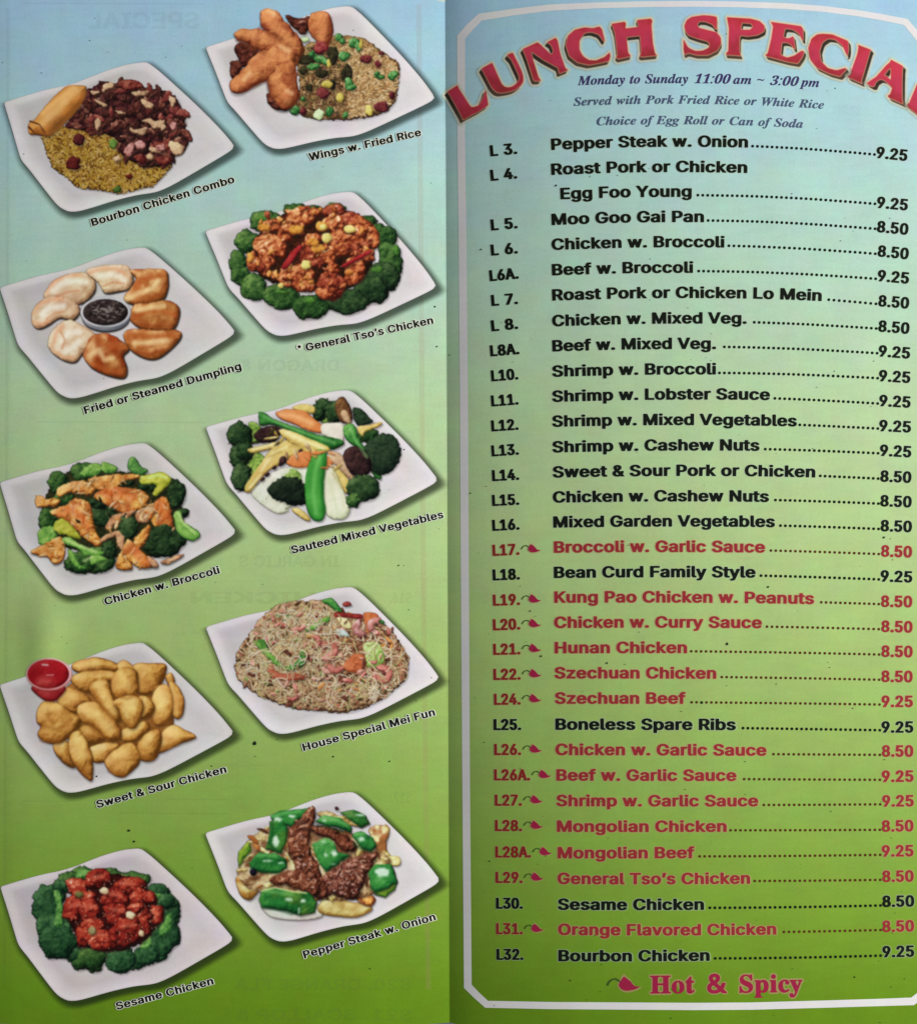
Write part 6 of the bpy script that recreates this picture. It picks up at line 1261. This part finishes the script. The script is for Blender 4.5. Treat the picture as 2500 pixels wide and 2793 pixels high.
c.soft('470,890 560,930 680,975/600,1040 650,1010/1270,710 1300,770 1380,840/1050,450 1120,430 1180,450', 4, (206, 226, 150), .6, 4)
c.build(root, 4)
caption(root, 'Chicken w. Broccoli', (747, 1353), (1562, 1125), off)

# ---- 6  sauteed mixed vegetables
off = (550, 1000)
root = plate('picture of a square plate with pea pods, carrot, mushroom and broccoli', [(32, 440), (1040, 168), (1665, 800), (540, 1192)], off, WR, 61)
c = dish_canvas(off, (160, 190, 1450, 1130))
c.piece('cabbage', T('350,890 420,820 520,740 660,700 900,620 1000,640 1000,900 880,1000 740,960 600,1010 620,1020 540,1042 430,980'), WHV, r=10, bump=.8, bs=20, shade=.2)
for e in [(370, 470, 60, 80), (385, 690, 84, 82), (880, 340, 60, 60)]:
    c.ell('broccoli_stem', *e, [(60, 90, 34), (110, 150, 60), (160, 190, 90), (200, 216, 130)], bump=1.4, bs=9, r=8, rough=4)
for e in [(270, 490, 86, 98), (275, 640, 72, 100), (285, 780, 74, 100), (310, 600, 66, 60), (860, 285, 72, 56), (940, 320, 66, 82), (830, 340, 44, 50), (1180, 490, 76, 56)]:
    c.ell('broccoli_floret', *e, BROC if e[0] == 1180 else BROD, **BRF)
c.piece('corn_slice', T('640,290 720,265 800,285 790,330 700,315'), CORN, r=5, bump=.5)
c.piece('carrot_slice', T('525,330 560,310 620,302 730,315 790,365 850,415 850,468 760,455 640,400 560,370'), CAR, r=8, bump=.4, bs=16)
c.piece('leaf', T('1075,290 1130,300 1190,360 1212,395 1120,418 1080,370'), [(14, 24, 18), (34, 54, 34), (64, 88, 54)], r=8, bump=1.2, rough=2)
c.piece('corn_slice', T('1100,430 1200,410 1275,393 1262,420 1160,462 1140,495'), CORN, r=5, bump=.6)
c.piece('mushroom', T('945,270 968,225 1010,218 1050,280 1072,360 1040,402 990,392 955,330'), [(24, 10, 8), (70, 40, 24), (112, 74, 44), (170, 130, 84)], r=10, bump=.8, spec=.03)
c.piece('mushroom', T('985,325 1025,312 1062,395 1012,395'), PALE, r=6, bump=.5, shade=.1)
c.piece('mushroom', T('370,480 430,432 540,425 562,460 525,530 430,540 385,520'), MUSH, r=10, bump=1, rough=2)
c.piece('onion', T('850,410 920,398 1000,410 1008,500 990,548 930,520 880,492 850,472'), [(180, 170, 160), (214, 206, 192), (232, 224, 212), (240, 236, 228)], r=8, bump=.4, bs=16)
c.piece('pea_pod', T('405,330 425,322 460,335 520,375 700,440 850,490 980,515 1008,548 930,588 830,562 700,500 560,430 480,412 430,420 408,405'), POD, r=11, bump=.4, bs=14, spec=.02)
c.piece('corn_slice', T('330,582 430,560 520,535 620,522 640,560 500,580 420,600 345,612'), CORN, r=6, bump=.4)
c.piece('corn_slice', T('552,445 620,450 760,508 900,570 892,602 770,590 640,540 570,490'), CORN, r=7, bump=.4)
c.piece('corn_slice', T('305,885 315,830 400,710 480,600 560,540 680,558 790,590 770,640 640,640 560,690 470,740 400,820 345,885'), CORN, r=8, bump=.5, bs=20)
for (x, y) in [(515, 715), (465, 765), (430, 800), (560, 690), (700, 598)]:
    c.ell('black_bean', x, y, 18, 12, MUSH, ang=-.7, r=5)
c.ell('black_bean', 575, 665, 28, 28, MUSH, r=7, bump=1)
c.piece('carrot_slice', T('600,680 650,622 720,600 782,610 765,690 740,712 665,716'), CAR, r=7, bump=.6)
c.piece('carrot_slice', T('878,640 945,655 930,690 890,712'), CAR, r=5, bump=.6)
c.piece('bamboo_shoot', T('900,600 1000,632 1080,785 1055,802 960,710 910,650'), PALE, r=6, bump=.5, bs=20)
c.piece('corn_slice', T('925,715 980,735 1052,825 1025,905 985,830'), CORN, r=5, bump=.5)
c.piece('bok_choy', T('870,745 930,725 985,830 1012,905 1050,1015 1000,1080 900,1062 865,960'), [(170, 176, 140), (212, 214, 184), (230, 228, 206), (240, 238, 226)], r=10, bump=.4, bs=26)
c.piece('corn_slice', T('640,1005 700,1010 770,1078 740,1092 655,1035'), CORN, r=5, bump=.6)
c.ell('broccoli_stem', 650, 790, 60, 60, [(90, 120, 50), (150, 180, 90), (200, 216, 150)], bump=1.4, bs=8, r=8, rough=4)
c.piece('broccoli_floret', T('465,870 540,800 600,780 700,800 740,880 745,960 690,985 640,980 560,960 500,930'), [(4, 10, 10), (14, 24, 18), (30, 44, 30), (54, 70, 50)], **BRF)
c.piece('pea_pod', T('1005,430 1050,400 1092,430 1120,520 1190,620 1240,700 1275,780 1252,802 1200,740 1150,600 1062,550 1012,490'), POD, r=10, bump=.5)
c.ell('broccoli_floret', 1290, 620, 128, 150, [(10, 22, 16), (28, 46, 30), (50, 70, 46), (78, 98, 66)], **BRF)
c.piece('mushroom', T('1003,640 1030,580 1100,565 1170,608 1205,700 1180,765 1080,772 1030,715'), MUSH, r=14, bump=.9, bs=12)
c.ell('broccoli_floret', 1140, 855, 122, 95, BROD, **BRF); c.ell('broccoli_floret', 1075, 950, 60, 50, BROC, **BRF)
c.piece('pea_pod', T('792,620 830,590 882,598 884,680 868,800 866,920 878,1020 855,1090 795,1090 752,1030 730,900 736,780 762,680'), [(24, 90, 30), (50, 134, 48), (78, 162, 66), (110, 184, 90)], r=14, bump=.25, bs=20, spec=.02)
c.soft('830,640 800,760 790,900 810,1040', 6, (130, 196, 110), .45, 8)
c.soft('866,640 850,800 850,940 862,1030', 3, (30, 92, 36), .5, 4)
c.soft('440,350 560,405 760,480 940,540/1050,430 1090,520 1170,640', 4, (126, 184, 110), .5, 5)
c.soft('560,340 660,350 780,400', 6, (246, 190, 140), .5, 8)
c.soft('600,470 740,530 860,580/360,590 500,550/420,740 500,620 600,570/340,860 420,770', 3.5, (250, 240, 196), .5, 4)
c.soft('590,500 700,550/480,640 560,600/640,560 720,580/930,760 990,860', 2.2, (160, 128, 60), .6, 3)
c.soft('900,790 930,900 960,1020/950,780 990,900 1010,1000', 3, (190, 196, 160), .6, 4)
c.shards(T('600,600 760,560 900,600 1000,640 980,720 900,740 740,720 600,720'), 12, [CORN, CAR, PALE], 5, ln=(20, 44), wd=(.2, .4), pid=c.names.index('carrot_slice'), shade=.4)
c.shards(T('330,560 480,440 600,480 540,600 380,640'), 8, [CORN, [(20, 20, 12), (50, 40, 24), (80, 70, 40)]], 6, ln=(20, 50), wd=(.15, .3), pid=c.names.index('corn_slice'), shade=.4)
c.build(root, 4)
caption(root, 'Sauteed Mixed Vegetables', (640, 1326), (1718, 1070), off)

# ---- 7  sweet & sour chicken
off = (0, 1650)
root = plate('picture of a square plate with golden fried chicken and a cup of red sauce', [(0, 580), (1000, 270), (1648, 905), (480, 1330)], off, WB, 71)
c = dish_canvas(off, (160, 350, 1420, 1270))
c.piece('sauce_bed', T('460,600 700,470 950,500 1150,560 1230,780 1200,900 1000,1000 760,1030 560,1000 420,860'), [(100, 58, 18), (146, 92, 38), (180, 122, 56)], r=20, bump=.6, shade=.2)
for p in ['515,430 600,392 680,380 760,395 840,430 822,465 700,465 560,475', '510,520 600,480 740,470 822,490 800,540 700,552 640,620 560,590', '840,420 880,400 930,430 960,480 900,490 850,460', '950,432 1060,422 1160,425 1172,470 1130,580 1060,630 990,622 970,520',
          '1180,510 1210,488 1232,540 1200,560', '1205,560 1262,590 1302,680 1290,780 1250,802 1225,740', '800,520 850,460 920,448 970,490 976,600 950,650 860,672 805,630', '640,600 680,545 760,545 790,640 852,790 832,822 770,790 710,700',
          '860,900 960,860 1030,830 1052,880 980,950 880,965', '570,880 640,860 720,910 742,950 660,980 600,962', '415,640 450,595 540,610 640,680 565,722 540,762 470,740 415,690', '640,1020 760,985 842,1000 780,1080 720,1112 660,1100',
          '1085,670 1120,590 1180,573 1212,640 1217,740 1190,822 1120,852 1087,800', '990,660 1040,660 1092,720 1072,782 1010,802 1010,740', '390,990 470,970 502,1060 525,1150 460,1122 400,1052', '810,690 900,650 990,668 1012,740 972,850 930,872 880,822 850,742',
          '268,765 310,695 400,700 500,760 562,800 562,850 500,920 430,972 340,972 275,922 300,860 270,830', '500,940 560,900 612,980 652,1090 652,1215 632,1238 540,1140 500,1050', '1140,930 1220,860 1300,890 1378,932 1360,950 1250,990 1130,1042',
          '975,1010 1040,920 1120,890 1142,960 1112,1072 1050,1107 990,1082', '750,1110 840,1020 930,983 980,1050 982,1120 900,1202 850,1217 800,1192', '552,740 600,700 680,700 750,760 840,860 857,930 820,962 760,952 690,872 590,822']:
    c.piece('fried_chicken_piece', T(p), GOLD, tint=((220, 130, 56), .3, 30), **FR)
c.soft('340,740 345,800 380,840/300,860 400,880 480,850', 5, (140, 82, 28), .5, 8)
c.soft('600,730 680,780 780,880/700,580 740,640 800,760/860,500 900,560/900,680 930,740/1120,620 1140,720/440,630 520,650/330,730 420,720/560,960 590,1060/820,1070 880,1050/1020,980 1060,940/1190,900 1260,910/560,430 680,410', 11, (240, 208, 132), .5, 12)
c.soft('570,780 660,870 760,950/660,620 720,720 810,810/820,640 900,665 960,640/850,760 920,860/1100,820 1180,830/300,960 420,965/540,1130 620,1220/780,1180 880,1205/1000,1080 1080,1090/1150,1020 1260,985', 6, (146, 88, 30), .5, 8)
c.piece('sauce_cup', T('225,580 460,580 420,660 370,685 300,668'), [(90, 14, 18), (140, 28, 32), (180, 60, 62), (226, 160, 160)], r=9, bump=.3, rough=0, shade=.3)
c.ell('sauce_cup', 348, 493, 162, 114, [(200, 120, 120), (222, 170, 168), (236, 208, 206), (244, 228, 228)], jit=0, n=24, r=4, bump=.1, rough=0, shade=.2, edge=.05)
c.ell('red_sauce', 342, 490, 148, 104, [(96, 8, 14), (138, 16, 24), (160, 26, 34), (186, 60, 60)], jit=0, n=24, r=14, bump=.5, bs=24, rough=0, shade=0)
c.ell('red_sauce', 320, 550, 60, 40, [(130, 30, 30), (176, 56, 54), (200, 84, 80)], r=20, bump=.4, shade=0, edge=0, soft=14)
c.stroke(T('300,425 340,428'), 2.2, (240, 200, 200), 0); c.stroke(T('330,500 380,498'), 1.6, (220, 150, 150), 0)
c.build(root, 4)
caption(root, 'Sweet & Sour Chicken', (690, 1442), (1610, 1187), off)

# ---- 8  house special mei fun
off = (550, 1550)
root = plate('picture of a square plate heaped with thin rice noodles and shrimp', [(32, 430), (1060, 135), (1675, 775), (550, 1173)], off, WR, 81)
c = dish_canvas(off, (200, 190, 1500, 1060))
NO = T('240,680 260,580 330,480 400,380 480,300 600,240 730,235 860,230 950,280 1100,340 1250,370 1330,430 1400,520 1465,640 1450,780 1380,850 1280,930 1150,990 1020,1025 860,1015 640,990 440,920 330,850 250,780')
nd = c.piece('rice_noodles', NO, [(70, 46, 32), (128, 98, 68), (180, 148, 110), (214, 190, 150)], r=12, bump=1.6, bs=7, rough=5, rs=7, shade=.2)
pts, rnd = c.inside(NO, 230, 21)
for (x, y) in pts[:130]: c.ell('sauce_bit', x, y, rnd.uniform(8, 20), rnd.uniform(6, 12), [(40, 26, 14), (84, 56, 30), (120, 90, 50)], r=4, shade=0, pid=nd, ang=rnd.uniform(0, 3), jit=.3)
for (x, y) in pts[130:]: c.ell('sauce_bit', x, y, rnd.uniform(8, 20), rnd.uniform(6, 14), [(120, 60, 46), (176, 110, 86), (206, 150, 120)], r=4, shade=0, pid=nd, ang=rnd.uniform(0, 3), jit=.3)


def noodles(n, seed, region=NO):
    pts, rnd = c.inside(region, n, seed)
    cols = [(232, 214, 174), (214, 194, 150), (240, 228, 196), (204, 176, 132), (214, 204, 140), (186, 150, 110), (234, 218, 196)]
    for (x, y) in pts:
        a = rnd.uniform(0, 6.28); k = rnd.uniform(-.03, .03); L = rnd.uniform(4, 11); pl = [(x, y)]
        for _ in range(int(L)):
            x += 13 * math.cos(a); y += 13 * math.sin(a); a += k * 13
            pl.append((x, y))
        e = c.px(pl)[-1]
        if sdf(NOS, np.array([[e[0]]]), np.array([[e[1]]]))[0, 0] < -2: continue
        c.stroke(pl, rnd.uniform(1.1, 1.7), np.array(cols[rnd.integers(7)]) + rnd.uniform(-10, 10), nd, .5)


NOS = smooth_poly(c.px(NO))
c.shards(NO, 150, [[(50, 24, 18), (96, 54, 40), (140, 92, 70)], [(130, 70, 56), (190, 122, 98), (222, 170, 146)], [(36, 30, 16), (70, 60, 34), (110, 100, 60)], [(60, 90, 36), (110, 140, 66), (170, 190, 120)]], 33, ln=(10, 30), wd=(.3, .6), pid=nd, shade=.2)
noodles(430, 31)
c.piece('sauce_bed', T('900,320 960,330 1150,360 1300,440 1340,560 1300,700 1150,780 900,720 820,600 760,500 860,420'), [(50, 26, 20), (110, 70, 50), (164, 116, 86), (206, 166, 128)], r=10, bump=1.6, bs=9, rough=8, shade=.05)
c.shards(T('820,300 1250,360 1400,560 1420,760 1200,900 860,860 760,560'), 70, [SHR, PALE, [(70, 24, 24), (130, 60, 50), (170, 100, 80)], [(150, 90, 40), (206, 140, 76), (230, 180, 120)]], 35, ln=(16, 44), wd=(.3, .6), pid=nd, shade=.35)
noodles(170, 36, T('820,300 1250,360 1400,560 1420,760 1200,900 860,860 760,560'))
c.piece('pepper_strip', T('855,222 920,213 960,250 1000,310 960,312 900,262 860,245'), POD, r=6, bump=.6)
c.piece('pepper_strip', T('740,432 830,372 905,338 895,380 800,432 750,445'), STEM, r=5, bump=.6)
c.piece('pepper_strip', T('368,520 440,508 480,590 560,670 610,712 545,702 450,620 400,560'), STEM, r=5, bump=.6, tint=((40, 110, 40), .5, 20))
c.piece('pepper_strip', T('578,720 680,650 690,588 738,600 732,680 660,722'), POD, r=6, bump=.6)
c.piece('pepper_strip', T('1200,340 1290,375 1285,395 1220,370'), POD, r=4)
c.piece('pork_strip', T('470,690 500,700 560,745 700,748 722,790 560,795 480,752'), [(120, 50, 36), (180, 96, 72), (206, 130, 100)], r=7, bump=1, rough=2.5)
c.piece('pork_strip', T('940,310 1060,320 1140,330 1120,360 1020,350 950,350'), [(90, 20, 24), (140, 44, 40), (180, 84, 64)], r=5, bump=1)
c.piece('pork_strip', T('1000,250 1040,235 1062,262 1010,270'), [(90, 30, 30), (150, 60, 54), (180, 90, 80)], r=4)
c.piece('pork_strip', T('1150,320 1230,320 1250,350 1200,400 1180,470 1160,400'), [(130, 60, 30), (190, 104, 60), (220, 140, 84)], r=5, bump=1)
c.piece('onion', T('940,430 1010,440 1042,480 970,474'), [(140, 160, 160), (190, 204, 204), (226, 232, 230)], r=5)
c.piece('onion', T('960,350 1030,360 1060,420 1000,420'), [(180, 170, 110), (220, 214, 160), (240, 236, 200)], r=5, bump=.8)
c.piece('cabbage', T('1150,540 1200,520 1250,530 1292,600 1280,680 1180,702 1160,620'), [(110, 140, 60), (170, 196, 110), (204, 220, 160), (226, 234, 196)], r=7, bump=1.4, bs=10, rough=3)
c.piece('pork_strip', T('1000,690 1060,620 1100,605 1150,622 1162,700 1090,742 1010,720'), [(130, 60, 30), (190, 104, 64), (222, 146, 100)], r=8, bump=1, rough=2.5)


def shrimp(x, y, R, r_, a0, a1, light=False):
    n = 16; A = np.linspace(a0, a1, n)
    o = [(x + (R + r_) * math.cos(a), y + (R + r_) * .92 * math.sin(a)) for a in A]
    i = [(x + (R - r_) * math.cos(a), y + (R - r_) * .92 * math.sin(a)) for a in A[::-1]]
    c.piece('shrimp', o + i, [(150, 90, 90), (214, 170, 164), (236, 210, 206)] if light else SHR, r=9, bump=.7, bs=9, rough=1.5, tint=((190, 84, 66), .45, 14), smooth=True)


shrimp(890, 585, 52, 28, -2.6, 2.3); shrimp(1280, 752, 44, 30, -2.2, 3.5); shrimp(790, 520, 40, 20, -1.6, 1.4); shrimp(950, 690, 40, 22, .2, 3.3); shrimp(1130, 420, 40, 26, 1.0, 4.6, True); shrimp(1240, 410, 44, 24, 2.2, 5.2, True); shrimp(560, 430, 36, 16, 3.4, 6.0); shrimp(690, 400, 34, 16, 0, 2.6); shrimp(1030, 830, 40, 18, 3.3, 5.8); shrimp(640, 900, 34, 14, .2, 2.6)
c.ell('shrimp', 1290, 750, 16, 14, [(60, 30, 26), (110, 60, 50), (150, 90, 80)], r=5, shade=0)
c.shards(NO, 60, [SHR, [(60, 26, 20), (110, 62, 46), (160, 108, 84)], [(150, 96, 80), (208, 158, 138), (232, 196, 178)]], 38, ln=(14, 40), wd=(.3, .6), pid=nd, shade=.4)
noodles(150, 77, T('300,600 500,330 900,280 1000,500 900,650 700,800 400,800'))
noodles(60, 78, T('1180,520 1440,560 1440,780 1250,900 900,960 900,800 1180,740'))
for (x, y, q) in [(1180, 820, 60), (1300, 600, 44), (900, 800, 50), (700, 620, 46)]:
    c.stroke([(x + q * math.cos(a), y + q * .8 * math.sin(a)) for a in np.linspace(-1.6, 1.5, 9)], 1.8, (236, 220, 186), nd, .6)
c.build(root, 4, stuff=('rice_noodles',), blur=1)
caption(root, 'House Special Mei Fun', (722, 1297), (1658, 1042), off)

# ---- 9  sesame chicken
off = (0, 2093)
root = plate('picture of a square plate with red sesame chicken inside a broccoli ring', [(5, 860), (985, 578), (1645, 1215), (490, 1655)], off, (212, 203, 206), 91)
c = dish_canvas(off, (210, 680, 1310, 1510))
for e in [(600, 770, 90, 62), (510, 800, 92, 66), (770, 755, 90, 42), (960, 795, 108, 58), (1120, 900, 92, 78), (1100, 960, 60, 60), (350, 920, 110, 90), (345, 1020, 110, 116), (430, 850, 60, 50), (1180, 1040, 96, 140), (1165, 1190, 112, 118), (350, 1130, 96, 90), (460, 1130, 70, 80), (420, 1160, 90, 90), (540, 1330, 80, 60), (960, 1380, 80, 60), (1180, 950, 70, 60), (410, 1245, 136, 122), (1110, 1280, 118, 96), (1040, 1330, 90, 78),
          (565, 1400, 58, 46), (655, 1360, 102, 92), (850, 1368, 104, 100)]:
    c.ell('broccoli_floret', *e, BROC if e[1] < 850 or e[0] in (655, 565) else [(6, 24, 16), (18, 48, 28), (36, 74, 42), (62, 104, 62), (90, 134, 84)], **BRF)
for p in ['380,880 430,890 440,960 445,1110 380,1130 400,1020', '560,730 650,740 620,770 540,800', '1050,900 1140,900 1120,930 1060,940', '1000,1270 1060,1200 1080,1250 1030,1290', '1180,1060 1220,1040 1200,1160 1120,1200']:
    c.piece('broccoli_stem', T(p), [(40, 90, 36), (84, 140, 64), (126, 176, 90), (160, 200, 120)], bump=1.6, bs=7, r=7, rough=4, shade=.1)
c.ell('sauce_bed', 790, 1020, 340, 260, [(24, 6, 8), (50, 14, 14), (84, 26, 22)], r=24, bump=1.5, rough=4, shade=.3)
for e in [(545, 840, 84, 54), (700, 800, 94, 74), (920, 840, 112, 66), (600, 920, 90, 50), (520, 1010, 78, 98), (990, 930, 84, 72), (1060, 930, 56, 50), (810, 935, 104, 82), (640, 1015, 90, 88), (1110, 1050, 60, 74), (830, 1045, 96, 86), (1000, 1060, 84, 88), (660, 1130, 90, 60), (960, 1000, 60, 40), (590, 1200, 58, 76),
          (720, 1225, 108, 88), (1000, 1140, 70, 70), (900, 1165, 118, 112)]:
    c.ell('chicken_piece', *e, SES, jit=.18, bump=1.2, bs=13, r=15, rough=3, rs=10, spec=.12, edge=.24, shade=.5, sh=(2, 5, 7), vary=.25)
last = len(c.names) - 1
c.soft('660,780 720,770/860,820 940,830/780,900 850,910/500,980 560,970/600,990 680,990/800,1010 870,1020/1090,1030 1120,1040/860,1130 940,1120/680,1190 740,1190', 5, (222, 130, 98), .5, 7)
pts, rnd = c.inside(T('480,800 700,740 950,780 1120,960 1150,1080 1000,1240 700,1300 560,1240 460,1060'), 190, 6)
for (x, y) in pts:
    a = rnd.uniform(0, 3.1); q = rnd.uniform(2, 5)
    ii = c.id[int((y / 2.6 + off[1] - c.ys[0]) / CELL), int((x / 2.6 + off[0] - c.xs[0]) / CELL)]
    c.stroke([(x, y), (x + q * math.cos(a), y + q * math.sin(a))], rnd.uniform(.7, 1.3), (226, 180, 140), int(ii), .9)
for e in [(738, 875, 32, 25), (925, 1050, 34, 27), (1000, 1178, 18, 24)]:
    c.ell('garlic_bit', *e, [(190, 160, 120), (232, 216, 176), (244, 234, 206)], r=7, bump=.3, rough=.8)
c.ell('scallion_bit', 560, 905, 30, 22, [(50, 60, 30), (110, 110, 60), (150, 140, 90)], r=5, bump=1); c.ell('scallion_bit', 655, 1160, 28, 30, [(90, 80, 50), (150, 136, 90), (190, 180, 140)], r=5, bump=1)
c.build(root, 4)
caption(root, 'Sesame Chicken', (828, 1722), (1518, 1538), off)

# ---- 10  pepper steak
off = (550, 2093)
root = plate('picture of a square plate with green peppers, onion and brown beef', [(28, 480), (1065, 178), (1680, 800), (560, 1235)], off, WR, 101)
c = dish_canvas(off, (220, 260, 1440, 1110))
c.piece('onion', T('270,640 330,540 400,470 470,420 450,520 400,600 300,700'), ONI, tint=((120, 50, 20), .7, 16), **SL)
c.piece('onion', T('245,830 250,780 300,720 350,740 420,790 470,840 400,890 340,945 280,915'), ONI, r=16, bump=.6, bs=14, tint=((216, 140, 50), .8, 24))
c.piece('onion', T('1190,430 1290,408 1332,450 1305,560 1335,640 1270,645 1230,560 1200,500'), ONI, tint=((170, 84, 36), .8, 18), **SL)
c.piece('onion', T('400,930 470,1000 600,1020 820,1000 850,1060 700,1085 520,1070 440,1020'), [(180, 170, 160), (206, 206, 196), (220, 222, 214)], r=6, bump=.6)
c.piece('onion', T('820,1000 860,940 920,925 1050,955 1180,975 1205,1015 1100,1065 960,1060 850,1040'), ONI, r=14, bump=.4, bs=20, tint=((206, 150, 60), .5, 30))
c.piece('onion', T('1080,900 1150,890 1230,930 1200,985 1120,960'), CHK, tint=((130, 50, 24), .8, 14), **SL)
c.piece('onion', T('1190,660 1330,630 1400,640 1390,700 1200,690'), ONI, r=4, bump=1)
c.piece('onion', T('820,330 900,310 960,340 1050,350 1150,400 1110,420 900,370'), ONI, tint=((170, 110, 50), .4, 20), **SL)
c.piece('onion', T('1140,830 1180,780 1200,880 1160,890'), ONI, r=6, bump=.5)
PG = dict(smooth=False, r=9, bump=.6, bs=18, rough=1.8, rs=12, edge=.2, shade=.5, sh=(2, 4, 6), vary=.2)
c.piece('onion', T('300,560 480,430 620,420 800,420 1050,460 1200,560 1340,660 1300,860 1100,930 900,940 700,900 500,880 330,860 260,760'), [(120, 90, 60), (180, 150, 100), (214, 196, 150), (228, 220, 190)], r=14, bump=1.2, bs=14, rough=5, shade=.3, tint=((110, 50, 26), .8, 22))
c.shards(T('280,560 480,430 800,420 1200,560 1330,700 1280,860 900,960 500,900 280,780'), 70, [ONI, ONI, [(110, 56, 24), (176, 104, 50), (222, 160, 90)], [(60, 30, 18), (110, 64, 40), (150, 100, 66)]], 73, ln=(20, 60), wd=(.2, .45), pid=0, shade=.3)
c.piece('green_pepper', T('262,600 300,555 335,530 352,590 300,650 268,705 258,650'), PEPY, **PG)
c.piece('green_pepper', T('980,320 1080,303 1160,340 1195,402 1130,430 1090,400 1040,370'), POD, tint=((190, 200, 120), .5, 20), **PG)
BF = dict(r=13, bump=1.5, bs=9, rough=4.5, rs=9, cellamt=.25, cs=6, spec=.10, edge=.28, shade=.55, sh=(2, 5, 7))
c.piece('green_pepper', T('488,345 560,310 700,298 785,290 760,340 690,370 640,425 560,405 495,370'), PEP, **PG)
c.piece('beef_strip', T('640,420 700,360 760,285 802,290 805,360 785,430 760,500 775,600 830,700 855,790 920,890 830,940 775,880 680,800 650,650 612,540'), BEEF, **BF)
c.piece('beef_strip', T('480,790 600,738 740,735 825,780 830,915 720,880 600,835 520,835'), BEEF, **BF)
c.piece('beef_strip', T('775,430 880,415 980,465 1090,540 1085,592 1010,595 920,512 820,482'), BEEF, **BF)
c.piece('beef_strip', T('865,765 980,680 1090,635 1220,600 1245,630 1182,740 1132,870 1080,935 980,915 880,872'), [(28, 10, 8), (70, 32, 26), (110, 58, 46), (154, 98, 78), (206, 160, 132)], **BF)
c.piece('green_pepper', T('808,385 865,340 980,358 1065,425 1062,468 960,425 880,412'), PEP, **PG)
c.piece('green_pepper', T('483,385 560,368 612,425 602,530 562,612 450,582 478,480'), PEP, tint=((150, 184, 60), .35, 30), **PG)
c.piece('green_pepper', T('335,680 400,608 520,612 602,650 604,712 540,752 420,747 350,715'), PEP, **PG)
c.piece('green_pepper', T('785,545 880,498 942,538 962,600 1052,620 960,692 880,745 832,682 800,602'), PEP, **PG)
c.piece('green_pepper', T('1060,480 1130,452 1212,498 1242,560 1202,602 1130,572'), PEP, **PG)
c.piece('green_pepper', T('1205,860 1330,850 1390,800 1370,870 1300,925 1230,905'), PEPY, **PG)
c.piece('green_pepper', T('1180,740 1230,690 1340,688 1372,740 1388,820 1320,862 1222,892 1195,830'), PEP, **PG)
c.piece('green_pepper', T('405,930 430,872 500,850 640,880 762,890 822,960 802,1032 700,1057 600,1020 500,1000 430,1000'), PEP, tint=((150, 184, 60), .5, 40), **PG)
hl = [(525, 530, 22, 40), (540, 370, 30, 16), (640, 350, 24, 10), (470, 665, 34, 6), (940, 612, 22, 20), (880, 625, 10, 14), (1130, 510, 22, 18), (870, 378, 12, 10), (1280, 745, 52, 32), (620, 940, 26, 14), (720, 950, 18, 14), (1120, 340, 30, 6), (870, 530, 14, 8), (560, 680, 20, 5), (930, 690, 16, 5), (690, 1020, 6, 20)]
gi = [i for i, n_ in enumerate(c.names) if n_ == 'green_pepper']
for (x, y, a, b) in hl:
    ii = int(c.id[int((y / 2.6 + off[1] - c.ys[0]) / CELL), int((x / 2.6 + off[0] - c.xs[0]) / CELL)])
    c.ell('x', x, y, a, b, [(150, 196, 150), (200, 222, 200), (226, 236, 228)], r=4, bump=.3, shade=0, rough=2.5, rs=7, edge=.1, pid=ii, soft=4)
c.soft('500,560 520,590 560,600/350,720 430,742 540,745/820,410 900,420 1000,455/880,735 950,690 1040,630/1080,545 1130,580 1200,590/1200,860 1240,880 1320,855/430,990 540,1010 640,1040/500,400 500,470 480,540', 4, (14, 60, 28), .55, 6)
c.soft('500,350 590,325 690,312/400,625 520,628/850,360 950,370 1030,410/850,520 900,515 930,545/1090,475 1150,470/460,880 560,890 640,905', 5, (120, 186, 104), .5, 6)
c.soft('420,878 520,855 640,882 740,892/600,610 640,680 655,720', 2.4, (206, 212, 150), .8, 2)
c.shards(T('640,420 780,300 800,380 720,560 840,800 860,920 780,860 660,700'), 40, [BEEF, [(60, 28, 22), (120, 70, 54), (180, 124, 100), (226, 184, 160)]], 71, ln=(10, 34), wd=(.3, .6), pid=c.names.index('beef_strip'), shade=.3, spec=.08)
c.shards(T('870,780 980,690 1200,620 1130,840 1080,910 940,890'), 34, [BEEF, BEEF, [(60, 30, 24), (120, 74, 56), (180, 134, 108), (226, 196, 170)]], 72, ln=(10, 34), wd=(.3, .6), pid=c.names.index('beef_strip') + 3, shade=.3, spec=.08)
pts, rnd = c.inside(T('870,770 980,690 1090,650 1200,620 1150,760 1080,900 900,870'), 60, 5)
pt2, _ = c.inside(T('660,480 740,480 780,650 820,880 760,860 680,760'), 40, 6)
for (x, y) in pts + pt2:
    ii = int(c.id[int((y / 2.6 + off[1] - c.ys[0]) / CELL), int((x / 2.6 + off[0] - c.xs[0]) / CELL)])
    a = rnd.uniform(0, 3); c.stroke([(x, y), (x + 9 * math.cos(a), y + 9 * math.sin(a))], rnd.uniform(.9, 1.7), (214, 176, 156), ii, .7)
c.ell('black_bean', 365, 745, 26, 26, [(8, 6, 14), (24, 20, 34), (50, 46, 70)], jit=.04, r=9, bump=.1, rough=.5)
c.ell('black_bean', 957, 292, 14, 14, [(40, 14, 14), (80, 34, 30), (100, 50, 40)], r=5)
c.build(root, 4)
caption(root, 'Pepper Steak w. Onion', (727, 1357), (1663, 1082), off)
